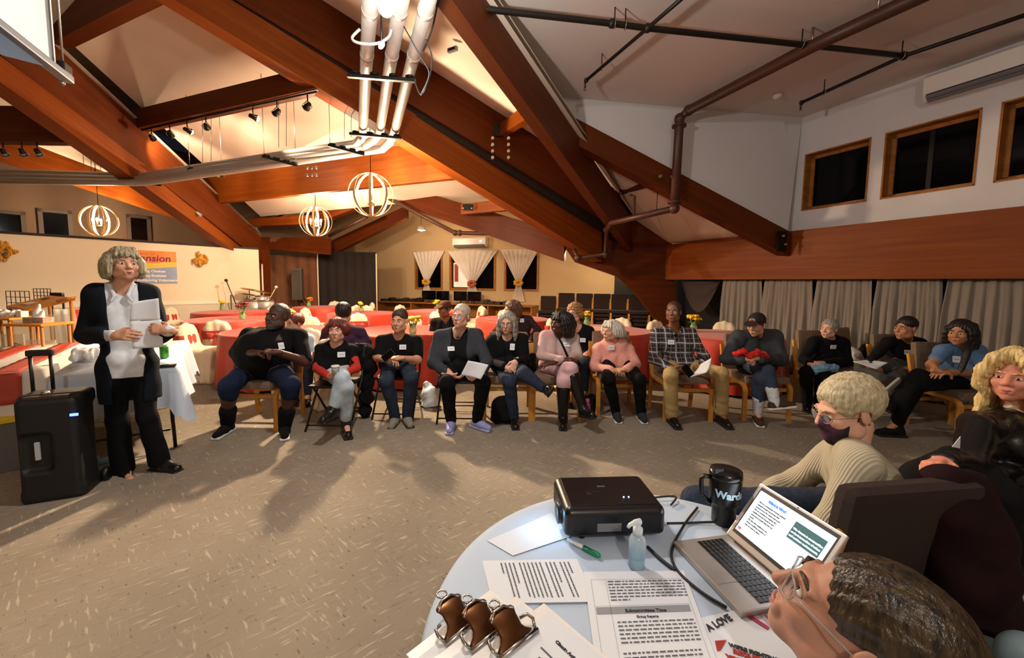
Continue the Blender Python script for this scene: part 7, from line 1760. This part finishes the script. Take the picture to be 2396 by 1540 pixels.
# ---- hand sanitiser bottle
bp0 = tp(1489, 1327); t = thing('sanitiser_bottle', 'clear pump bottle with light blue gel on the white table', 'bottle', (bp0.x, bp0.y, TZ), R(20))
M_CLR = mat('clear_bottle', 'cfe4ee', .08, alpha=.45, spec=.6); M_GEL = mat('blue_gel', '5cb4d8', .15, alpha=.9)
MB().lathe([(.018, 0), (.0215, .004), (.0215, .075), (.017, .086), (.0115, .09), (.0115, .096)], n=24).obj('bottle_body', M_CLR, t)
MB().lathe([(0, .002), (.0195, .004), (.0195, .042), (0, .042)], n=24).obj('gel', M_GEL, t)
MB().lathe([(.0125, .092), (.0125, .108), (.007, .11), (.007, .122), (0, .122)], n=18).obj('pump_collar', mat('pump_white', 'd8e2e8', .35), t)
MB().tube([(.006, 0, .124), (-.008, 0, .1255), (-.026, 0, .121), (-.032, 0, .115)], [.0085, .007, .005, .004], 10).obj('pump_spout', MATS['pump_white'], t)
MB().lathe([(.0218, .03), (.0218, .06)], n=24).obj('printed_label', mat('bottle_print', 'a8c8d8', .3, alpha=.25), t)
# ---- green marker pen
ma, mb_ = tp(1328, 1262, .008), tp(1405, 1302, .008); d_ = (mb_ - ma); t = thing('marker_pen', 'white marker pen with a green cap beside the projector', 'pen', ma)
MB().tube([(0, 0, 0), d_ * .55], .0055, 10).obj('barrel', M_WHITEPL, t); MB().tube([d_ * .5, d_ * .94, d_], [.0072, .0072, .004], 10).obj('pen_cap', mat('cap_green', '0f8a5a', .15, spec=.7), t)
# ---- laptop
LX = Vector((math.cos(-1.37), math.sin(-1.37), 0)); LY = Vector((-LX.y, LX.x, 0)); LW, LD = .252, .178
base_c = Vector((.640, 1.107, TZ)) + LX * LW / 2 - LY * LD / 2
t = thing('laptop', 'open silver laptop showing slides on the white table', 'laptop', base_c); L3 = Matrix((LX, LY, UPV)).transposed()
if L3.determinant() < 0: LX = -LX; L3 = Matrix((LX, LY, UPV)).transposed()
M_LAP = mat('laptop_aluminium', 'b8b0a8', .35, metal=.55); M_KEY = mat('laptop_key', '0d0d0f', .45)
b0 = MB().box((0, 0, .008), (LW / 2, LD / 2, .007), L3, bev=.005).obj('base', M_LAP, t)
MB().box(L3 @ Vector((0, -LD * .28, .0153)), (.042, .028, .0004), L3).obj('trackpad', mat('trackpad', 'a39a94', .4, metal=.4), b0)
kw, kd = (LW - .03) / 14, .0138
me_k = MB().box((0, 0, 0), (kw * .42, kd * .40, .0012), L3, bev=.0006).mesh('key'); me_k.materials.append(M_KEY)
for r_ in range(6):
    for c_ in range(14):
        if r_ == 0 and 3 <= c_ <= 8: continue
        o = bpy.data.objects.new('key', me_k); COL.objects.link(o); o.parent = b0; o.location = L3 @ Vector((-LW / 2 + .015 + kw * (c_ + .5), -.012 + kd * (r_ - .5) * .98, .0158))
MB().box(L3 @ Vector((-LW / 2 + .015 + kw * 6, -.012 - kd * .5, .0158)), (kw * 2.9, kd * .4, .0012), L3, bev=.0006).obj('space_bar', M_KEY, b0)
MB().box(L3 @ Vector((0, LD / 2 - .006, .0155)), (LW * .36, .004, .003), L3).obj('hinge', mat('hinge_dark', '3a2a20', .5), b0)
tilt = R(36.8)                                                     # lid leans back
LV = (UPV * math.cos(tilt) + LY * math.sin(tilt)).normalized(); LN = LX.cross(LV); LN = LN if LN.dot(-LY) > 0 else -LN
Lr = Matrix((LX, LV, LX.cross(LV))).transposed(); hz_ = LY * (LD / 2 - .004) + UPV * .016; LH = .179
lid = MB().box(hz_ + LV * LH / 2, (LW / 2, LH / 2, .0035), Lr, bev=.003).obj('lid', M_LAP, t)
def lp(u, v, o=0.0): return hz_ + LX * ((u - .5) * LW) + LV * (v * LH) + LN * (.0036 + o)
def lq(u0, v0, u1, v1, o): return [lp(u0, v0, o), lp(u1, v0, o), lp(u1, v1, o), lp(u0, v1, o)]
if LN.dot(LX.cross(LV)) < 0: pass
MB().add(lq(.045, .1, .955, .955, .0004), [(0, 1, 2, 3)]).obj('screen_border', M_BLK, lid)
scr = MB().add(lq(.06, .155, .94, .9, .0008), [(0, 1, 2, 3)]).obj('screen', mat('screen_lit', 'e8f0f8', .4, emit=(.86, .93, 1.0), es=.62), lid)
flip = -1 if (CAM - (Vector(t.location) + lp(.5, .5))).dot(LX.cross(LV)) < 0 else 1
TX = LX if flip > 0 else -LX
def sp_(u, v, o=.0012): return lp(.06 + .88 * u, .155 + .745 * v, o) if flip > 0 else lp(.94 - .88 * u, .155 + .745 * v, o)
def sq_(u0, v0, u1, v1, name, m, o=.0012): MB().add([sp_(u0, v0, o), sp_(u1, v0, o), sp_(u1, v1, o), sp_(u0, v1, o)], [(0, 1, 2, 3)]).obj(name, m, scr)
M_SB = mat('slide_blue', '2a6ad8', .5, emit=(.08, .25, .85), es=.8); M_ST = mat('slide_text', '50585e', .6); M_SG = mat('slide_green', '0f4a4e', .5, emit=(.01, .1, .11), es=.6); M_SP = mat('slide_pale', 'b8d8e2', .5, emit=(.55, .75, .82), es=.9); M_SW = mat('slide_white_text', 'e8f4f4', .5, emit=(.85, .95, .95), es=.9)
text('slide_title', 'What is War?', .0098, sp_(.17, .86), TX, LV, M_SB, scr, 0, .0008)
lines = ['War is a community of urban activists', 'engaged people and groups that', 'spread across the region and work', 'We are working to organise the', 'neighbourhoods around us and', 'many more people that join our', 'events', 'The idea that neighbours can', 'change conditions together is', 'what we want to share']
for k, l in enumerate(lines): text('slide_line', l, .0056, sp_(.07, .76 - .062 * k), TX, LV, M_ST, scr, 0, .0001)
sq_(.57, .5, .95, .86, 'slide_panel', M_SG); sq_(.57, .1, .95, .48, 'slide_map', M_SP); sq_(.02, .04, .07, .1, 'slide_flag', mat('slide_red', 'd85a50', .5, emit=(.8, .2, .18), es=.6)); sq_(.02, .075, .04, .1, 'slide_flag', M_SB, .0016)
for k, l in enumerate(('War invests in communities', 'at the intersection of urban', 'and outdoor environments.')): text('slide_caption', l, .0070, sp_(.585, .7 - .075 * k, .0016), TX, LV, M_SW, scr, 0, .0004)
MB().ball(lp(.5, .975, .0), .0018, 6).obj('camera_dot', M_BLK, lid)
la_ = bpy.data.lights.new('screen_glow', 'AREA'); la_.energy = .35; la_.color = (.8, .9, 1.0); la_.shape = 'RECTANGLE'; la_.size = .26; la_.size_y = .15
lo = bpy.data.objects.new('screen_glow', la_); COL.objects.link(lo); lo.parent = lid; lo.location = lp(.5, .53, .004); lo.rotation_euler = LN.to_track_quat('-Z', 'Y').to_euler()
# ---- cables
cable([tp(1562, 1225, .03), tp(1610, 1224, .006), tp(1660, 1222, .006), tp(1720, 1222, .006)], .0035, M_CABLE, 'black cable from the projector past the mug')
cable([tp(1632, 1188, .005), tp(1600, 1230, .006), tp(1572, 1290, .006), tp(1585, 1335, .006), tp(1640, 1385, .006), tp(1700, 1422, .006)], .0038, M_CABLE, 'black cable curving along the left edge of the laptop')
cable([tp(1515, 1280, .006), tp(1545, 1308, .006), tp(1580, 1335, .006)], .0045, M_CABLE, 'short black cable joining at the laptop corner')
cable([tp(1525, 1165, .01), tp(1580, 1162, .012), tp(1570, 1182, .006)], .003, M_CABLE, 'black cable end behind the projector')
cable([tp(1720, 1222, .01), tp(1745, 1210, .012), tp(1770, 1195, .006)], .0035, M_CABLE, 'short black cable between mug and laptop')
# ---- papers
def page(name, label, cn, m, h, group='papers on the foreground table'):
    t = thing(name, label, 'paper', tp(*cn[0], h), 0, group); o0 = Vector(t.location)
    c = [tp(x, y, h) - o0 for x, y in cn]; MB().prism(c, (0, 0, -.0008)).obj('sheet', m, t); return t, c
def lines_on(t, c, rows, u0, u1, th=.16, seed=0, bold=()):
    """rows of dashes standing for illegible print; c = corners top-left, top-right, bottom-right, bottom-left of the printed page"""
    rnd = random.Random(seed); mb = MB()
    def P(u, v): return c[0].lerp(c[1], u).lerp(c[3].lerp(c[2], u), v) + UPV * .0009
    for (v, dv, a, b) in rows:
        u = a
        while u < b - .01:
            w_ = rnd.uniform(.018, .06); u2 = min(u + w_, b); mb.add([P(u, v), P(u2, v), P(u2, v + dv), P(u, v + dv)], [(0, 3, 2, 1)]); u = u2 + .012
    return mb.obj('print', M_INK2, t)
M_INK2 = mat('print_grey', '5a5c62', .8)
# three sheets: the far blank sheet near the projector, a sideways page, the agenda page
t, c = page('paper_sheet', 'blank sheet in the projector light on the white table', [(1140, 1265), (1290, 1200), (1335, 1255), (1200, 1300)], M_PAPER, .0015)
t, c = page('paper_sheet', 'sideways printed page on the white table', [(1350, 1308), (1395, 1408), (1152, 1412), (1128, 1312)], M_PAPER, .003)
rows = []; v = .12
for k in range(16): rows.append((v, .016, .08, .08 + (.28 if k in (0, 15) else .5 if k in (3, 12) else .82))); v += .05 if k not in (2, 5, 11) else .075
lines_on(t, c, [(r[0] * .85, r[1], r[2], r[3]) for r in rows], 0, 1, seed=1)
t, c = page('paper_sheet', 'agenda page with a grey heading bar on the white table', [(1365, 1338), (1600, 1335), (1690, 1580), (1400, 1600)], M_PAPER, .0045)
rows = [(.12 + .034 * k, .012, .22, .95 if k != 6 else .4) for k in range(7)] + [(.54 + .035 * k, .012, .24, .93) for k in range(6)] + [(.8 + .035 * k, .012, .24, .9) for k in range(5)]
lines_on(t, c, rows[:7], 0, 1, seed=2); lines_on(t, c, rows[7:13], 0, 1, seed=3); lines_on(t, c, rows[13:], 0, 1, seed=4)
def PG(c, u, v, h=.0009): return c[0].lerp(c[1], u).lerp(c[3].lerp(c[2], u), v) + UPV * h
MB().add([PG(c, .07, .40), PG(c, .07, .465), PG(c, .93, .465), PG(c, .93, .40)], [(0, 1, 2, 3)]).obj('heading_bar', mat('bar_print', '8a8e92', .8), t)
dx = (c[1] - c[0]).normalized(); dy = (c[0] - c[3]).normalized()
text('heading', 'Subcommittee Time', .0115, PG(c, .33, .455, .0012), dx, dy, M_INK, t, 0, .0003)
text('subheading', 'Group Reports', .008, PG(c, .42, .51, .0012), dx, dy, M_INK, t)
for u in (.06, .2, .95): MB().add([PG(c, u, .1), PG(c, u, 1), PG(c, u + .003, 1), PG(c, u + .003, .1)], [(0, 1, 2, 3)]).obj('rule', mat('rule_grey', 'a0a4a8', .8), t)
for v in (.1, .385): MB().add([PG(c, .06, v), PG(c, .06, v + .003), PG(c, .95, v + .003), PG(c, .95, v)], [(0, 1, 2, 3)]).obj('rule', MATS['rule_grey'], t)
t, c = page('flyer', 'white flyer with red and dark lettering by the laptop', [(1640, 1445), (1760, 1420), (1900, 1560), (1680, 1600)], M_PAPER, .002)
dx = (tp(1800, 1535) - tp(1705, 1505)).normalized(); dy = Vector((-dx.y, dx.x, 0)); M_RL = mat('print_red', 'a82a20', .7)
oo = Vector(t.location)
text('lettering', "WE'RE FIGHTING", .0115, tp(1706, 1512, .0035) - oo, dx, dy, M_INK, t, 0, .0007); text('lettering', 'REQUIRE', .014, tp(1716, 1528, .0035) - oo, dx, dy, M_RL, t, 0, .001); text('lettering', 'YOUR', .014, tp(1700, 1541, .0035) - oo, dx, dy, M_RL, t, 0, .001)
dx2 = (tp(1725, 1438) - tp(1658, 1472)).normalized(); dy2 = Vector((-dx2.y, dx2.x, 0)); text('lettering', 'A LOVE', .022, tp(1660, 1478, .0035) - oo, dx2, dy2, M_INK, t, .2, .0006)
MB().prism([tp(x, y, .003) - oo for x, y in ((1673, 1500), (1700, 1498), (1686, 1522), (1678, 1524))], (0, 0, .0005)).obj('emblem', M_RL, t)
MB().prism([tp(x, y, .003) - oo for x, y in ((1742, 1440), (1752, 1436), (1800, 1468), (1796, 1474))], (0, 0, .0005)).obj('red_stripe', mat('print_crimson', 'b02848', .7), t)
t, c = page('flyer', 'pale pink leaflet beside the laptop corner', [(1770, 1428), (1850, 1425), (1880, 1475), (1812, 1478)], mat('leaflet_pink', 'c8a8b8', .7), .004)
MB().prism([PG(c, .1, .3), PG(c, .9, .3), PG(c, .9, .45), PG(c, .1, .45)], (0, 0, .0004)).obj('print_band', M_INK2, t)
# ---- clipboards with metal clips
M_CLIPB = mat('clipboard_brown', '5a3018', .4, var=.15, vscale=10); M_CLIPM = mat('clip_steel', 'b8b4ae', .18, metal=1.0)
bdx = (tp(1260, 1500) - tp(1060, 1450)).normalized()
cbd = (tp(1400, 1560) - tp(1240, 1480)); cbd.z = 0; cbd.normalize()
for k, (x, y) in enumerate(((1075, 1470), (1135, 1492), (1200, 1516))):
    p = tp(x, y); ang = R(47 - 3 * k)
    t = thing('clipboard', ['leftmost clipboard with a steel clip', 'middle clipboard with a steel clip', 'front clipboard with a steel clip and printed form'][k], 'clipboard', (p.x, p.y, TZ + .002 + .006 * k), ang, 'clipboards on the foreground table')
    MB().box((0, -.13, .002), (.115, .155, .0016), bev=.0014).obj('board', M_WHITEPL, t)
    MB().box((0, -.14, .0045), (.107, .14, .0006)).obj('form', M_PAPER, t)
    # clip: curved plate, lever with ears, wire loop
    def cp(u, v):
        wd = .046 if v < .18 else .046 - .018 * min(1, (v - .18) / .1) if v < .62 else .028 + .006 * math.sin((v - .62) * 8) - .02 * max(0, v - .8) * 5
        return Vector(((u - .5) * 2 * wd, -.018 + .072 * v, .006 + .03 * v + .012 * math.sin(math.pi * v) - .012 * (2 * u - 1) ** 2 * (1 - v)))
    o = MB().quadgrid(cp, 10, 12).obj('clip_plate', mat('clip_brown_reflection', '6a4426', .3, metal=.85), t); o.modifiers.new('s', 'SOLIDIFY').thickness = .0012  # steel plate, the brown it reflects is put into its colour
    MB().tube([(-.052, -.018, .007), (.052, -.018, .007)], .006, 8).obj('clip_jaw', M_CLIPM, t)
    for sx in (-1, 1): MB().tube([(sx * .05, -.012, .01), (sx * .056, .0, .018), (sx * .052, .014, .02), (sx * .036, .02, .016)], .0035, 6).obj('clip_ear', M_CLIPM, t)
    ring = [Vector((.011 * math.cos(a), .062 + .011 * math.sin(a), .04)) for a in [i * math.pi / 6 for i in range(12)]]
    MB().tube(ring, .0022, 6, closed=True).obj('hanging_loop', M_CLIPM, t)
    MB().tube([(-.03, .034, .032), (-.012, .046, .04), (.012, .046, .04), (.03, .034, .032)], .003, 6).obj('lever_edge', M_CLIPM, t)
    if k == 2:
        for j in range(7): MB().box((.03 - .018 * j, -.15, .0054), (.0018, .1 - .012 * (j % 3), .0003)).obj('print_row', M_INK2, t)
        text('form_title', 'Climate Action Project Register', .0095, (.06, -.06, .0055), (0, -1, 0), (1, 0, 0), M_INK, t, 0, .0005)
# ================================================================ people in the foreground on the right
C_RIB = mat('ribbed_knit', 'b0a68e', .9, spec=.2); 
def rib_mat():
    nt = C_RIB.node_tree; L = nt.links; b = nt.nodes['Principled BSDF']; tc = nt.nodes.new('ShaderNodeTexCoord'); wv = nt.nodes.new('ShaderNodeTexWave'); wv.inputs['Scale'].default_value = 34; wv.inputs['Distortion'].default_value = 1.0; wv.bands_direction = 'Y'
    L.new(tc.outputs['Object'], wv.inputs[0]); bp = nt.nodes.new('ShaderNodeBump'); bp.inputs['Strength'].default_value = .4; bp.inputs['Distance'].default_value = .006; L.new(wv.outputs['Fac'], bp.inputs['Height']); L.new(bp.outputs[0], b.inputs['Normal'])
rib_mat()
# masked person with curly pale hair
person('mask', 'person with pale curly hair, patterned face mask and ribbed knit sweater',
       dict(head=(1982, 958, 1.5), shL=(2012, 1092, 1.34), shR=(1968, 1056, 1.68), elL=(1945, 1225, 1.30), elR=(1872, 1126, 1.74), wrL=(1850, 1290, 1.42), wrR=(1800, 1150, 1.74), hip=(2050, 1245, 1.5),
            knL=Vector((.85, 1.42, .52)), knR=Vector((.85, 1.72, .52)), anL=Vector((.8, 1.45, .09)), anR=Vector((.8, 1.75, .09)), toeL=Vector((.62, 1.45, .05)), toeR=Vector((.62, 1.75, .05))),
       SK_PALE, face_dir=Vector((-1, .12, 0)), pitch=-16, hs=1.0, bulk=1.0, top=dict(m=C_RIB, name='sweater', t=.016, wr=.006), bottom=dict(m=C_DENIM), shoes=dict(m=M_LEATH), hair='fluffy', hair_m=H_PALE, glasses=mat('glasses_amber', 'b08a70', .2, alpha=.8), vox=.007, hvox=.0035, hand_vox=.004, neckline=.056)
P_ = PEOPLE['mask']; q = SDF(); q.ell((0, -.036, -.045), (.064, .074, .074), k=.02); q.ball((0, -.098, -.028), .015, k=.03); q.ball((0, -.07, -.098), .03, k=.03); q.box((0, -.02, .085), (.2, .2, .085), Matrix.Rotation(R(-12), 3, 'X'), rad=.005, k=.006, op=-1); q.box((0, .1, -.05), (.2, .1, .2), k=.006, op=-1)
v, f = q.mesh(.004); RMn = np.array(P_['RM']); mk = mesh_obj('face_mask', np_mesh('face_mask', [(v @ RMn.T + np3(P_['hd']) - np3(P_['off']), f)]), mat('mask_print', '120e1c', .7, col2='5a2a48', vscale=22, detail=1.5), P_['root'])
for sx in (-1, 1): MB().tube([P_['hl']((sx * .062, -.012, -.03)), P_['hl']((sx * .078, .005, .015)), P_['hl']((sx * .08, .028, .0)), P_['hl']((sx * .07, .02, -.045))], .0022, 6).obj('ear_loop', M_BLK, mk)
# blonde woman in a leather jacket
person('blonde', 'woman with wavy golden hair, black leather jacket and beige scarf at the right edge',
       dict(head=(2374, 882, 2.0), shL=(2296, 1000, 1.9), shR=(2455, 1000, 2.15), elL=(2262, 1085, 1.76), elR=(2520, 1105, 2.1), wrL=(2205, 1080, 1.68), wrR=(2310, 1110, 1.84), hip=(2420, 1150, 2.05),
            knL=Vector((2.18, 1.86, .54)), knR=Vector((2.25, 1.66, .54)), anL=Vector((2.1, 1.86, .09)), anR=Vector((2.16, 1.66, .09)), toeL=Vector((1.93, 1.84, .05)), toeR=Vector((1.98, 1.64, .05))),
       skin_mat('skin_rosy', 'd28a72'), yaw=-12, pitch=2, hs=1.02, bulk=1.05, top=dict(m=C_BLACK2), jacket=dict(m=M_LEATH, open=.03, t=.022, wr=.009), bottom=dict(m=C_BLACK), shoes=dict(m=M_LEATH), hair='wavy', hair_m=H_GOLD, hln=.21, vox=.007, hvox=.0035,
       hands={'L': ((-.75, -.3, .05), (.1, -.3, -.8), .3)}, lip='b06058')
P_ = PEOPLE['blonde']; nbx = P_['nb'] - P_['off']; fwx = P_['fw']
q = SDF(); nb = P_['nb']; la = P_['lat']
q.chain([nb - la * .09 + Vector((0, 0, .05)), nb + fwx * .12 - la * .03 - Vector((0, 0, .04)), nb + fwx * .15 + la * .03 - Vector((0, 0, .1)), nb + fwx * .14 - la * .06 - Vector((0, 0, .2))], [.028, .032, .034, .02], k=.02)
q.chain([nb + la * .09 + Vector((0, 0, .05)), nb + fwx * .13 + la * .03 - Vector((0, 0, .06)), nb + fwx * .14 - la * .05 - Vector((0, 0, .12))], [.028, .03, .02], k=.02)
mesh_obj('scarf', np_mesh('scarf', [q.mesh(.006, P_['off'], noise=wrinkle(.006, 60, 2))]), cloth('scarf_beige', 'c8b49a'), P_['root'])
# woman in the very foreground, in profile
hp = px(2012, 1462, .60)
FD = Vector((-.74, .67, 0)); SD = Vector((.67, .74, 0))            # facing and right-hand direction
def rel(f, r, z): v = hp - FD * f + SD * r; return Vector((v.x, v.y, z))
J16 = dict(head=hp, shL=rel(.2, -.18, hp.z - .2), shR=rel(.2, .18, hp.z - .2), elL=rel(.2, -.24, .6), elR=rel(.2, .25, .6), wrL=rel(.02, -.2, .58), wrR=rel(.02, .2, .58), hip=rel(.43, .0, .57),
           knL=rel(-.08, -.1, .5), knR=rel(-.08, .12, .5), anL=rel(-.04, -.1, .09), anR=rel(-.04, .12, .09), toeL=rel(-.2, -.1, .05), toeR=rel(-.2, .12, .05))
person('profile', 'woman with dark pulled-back hair and clear glasses in profile in the foreground', J16, skin_mat('skin_foreground', 'b5846c'), face_dir=FD, pitch=24, hs=1.0, top=dict(m=cloth('top_grey_blue', '55606a')), bottom=dict(m=C_BLACK), shoes=dict(m=M_LEATH),
       hair='sleek', hair_m=hair_mat('hair_dark_highlights', '120d0a', '4a3a22', .35), glasses=mat('glasses_clear', 'a8a4a0', .1, alpha=.7), vox=.009, hvox=.0022, hand_vox=.005, brow_m=H_BROWN, lip='a8706a')
# chairs on the right
def chair_at(proto, x, y, rz, label): place(proto, (x, y, 0), rz, label, 'chairs of the audience')
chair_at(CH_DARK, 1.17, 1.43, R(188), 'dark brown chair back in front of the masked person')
b_ = PEOPLE['blonde']['J']['hip']; chair_at(CH_PAD, b_.x + .05, b_.y + .02, R(-62), 'padded chair of the woman in the leather jacket')
f_ = PEOPLE['profile']['J']['hip']; chair_at(CH_PAD, f_.x, f_.y, math.atan2(FD.x, -FD.y), 'padded chair of the woman in profile')
# coats and bags
def heap(name, label, cat, pts, m, noise_amp=.006, vox=.01, k=.09, seed=1):
    s = SDF(); c = sum((Vector(p[:3]) for p in pts), Vector()) / len(pts)
    for p in pts: s.ball(p[:3], p[3], k=k)
    o = mesh_obj(name, np_mesh(name, [s.mesh(vox, c, noise=wrinkle(noise_amp, 26, seed))]), m); o.location = c; return tag(o, label, cat)

C_MAR = cloth('coat_maroon', '1c0508', var=.3, vscale=8); C_COAT = cloth('coat_black', '0a090b', var=.2, vscale=8)
heap('coat', 'dark maroon coat hung over the right part of the dark chair back', 'coat', [(1.34, 1.21, .87, .045), (1.41, 1.215, .88, .05), (1.48, 1.23, .87, .045), (1.33, 1.16, .78, .05), (1.40, 1.15, .76, .065), (1.48, 1.17, .74, .06), (1.36, 1.13, .64, .075), (1.46, 1.15, .62, .075), (1.36, 1.14, .5, .09), (1.48, 1.16, .48, .09), (1.4, 1.15, .34, .09)], C_MAR)
heap('black_coat', 'black coat on the lap of the woman in the leather jacket', 'coat', [(1.85, 1.72, .64, .08), (1.98, 1.74, .67, .09), (2.12, 1.8, .66, .1), (1.95, 1.62, .56, .09), (2.1, 1.66, .58, .1), (1.95, 1.58, .42, .09), (2.1, 1.6, .42, .09)], C_COAT)
p = px(2262, 1350, 1.25); heap('tissue_bag', 'crumpled pale plastic bag beside the dark chair', 'bag', [(p.x, p.y, p.z, .03), (p.x + .05, p.y, p.z - .03, .035), (p.x + .08, p.y + .02, p.z - .08, .03), (p.x - .04, p.y, p.z - .0, .02)], mat('bag_pale', 'a8b4b4', .35), .006, .005, .02, 3)
p = px(2385, 1530, .95); heap('grey_bag', 'pale blue grey bag in the lower right corner', 'bag', [(p.x, p.y, p.z, .05), (p.x + .06, p.y, p.z - .03, .06), (p.x + .02, p.y + .05, p.z - .07, .06)], mat('bag_bluegrey', '7f979e', .5), .008, .007, .03, 6)
t = thing('paper_note', 'small white folded note on the lap of the woman in the leather jacket', 'paper', px(2228, 1046, 1.6)); MB().prism([(0, 0, 0), (.03, 0, .045), (.045, .01, -.01)], (0, .002, 0)).obj('sheet', M_PAPER, t)
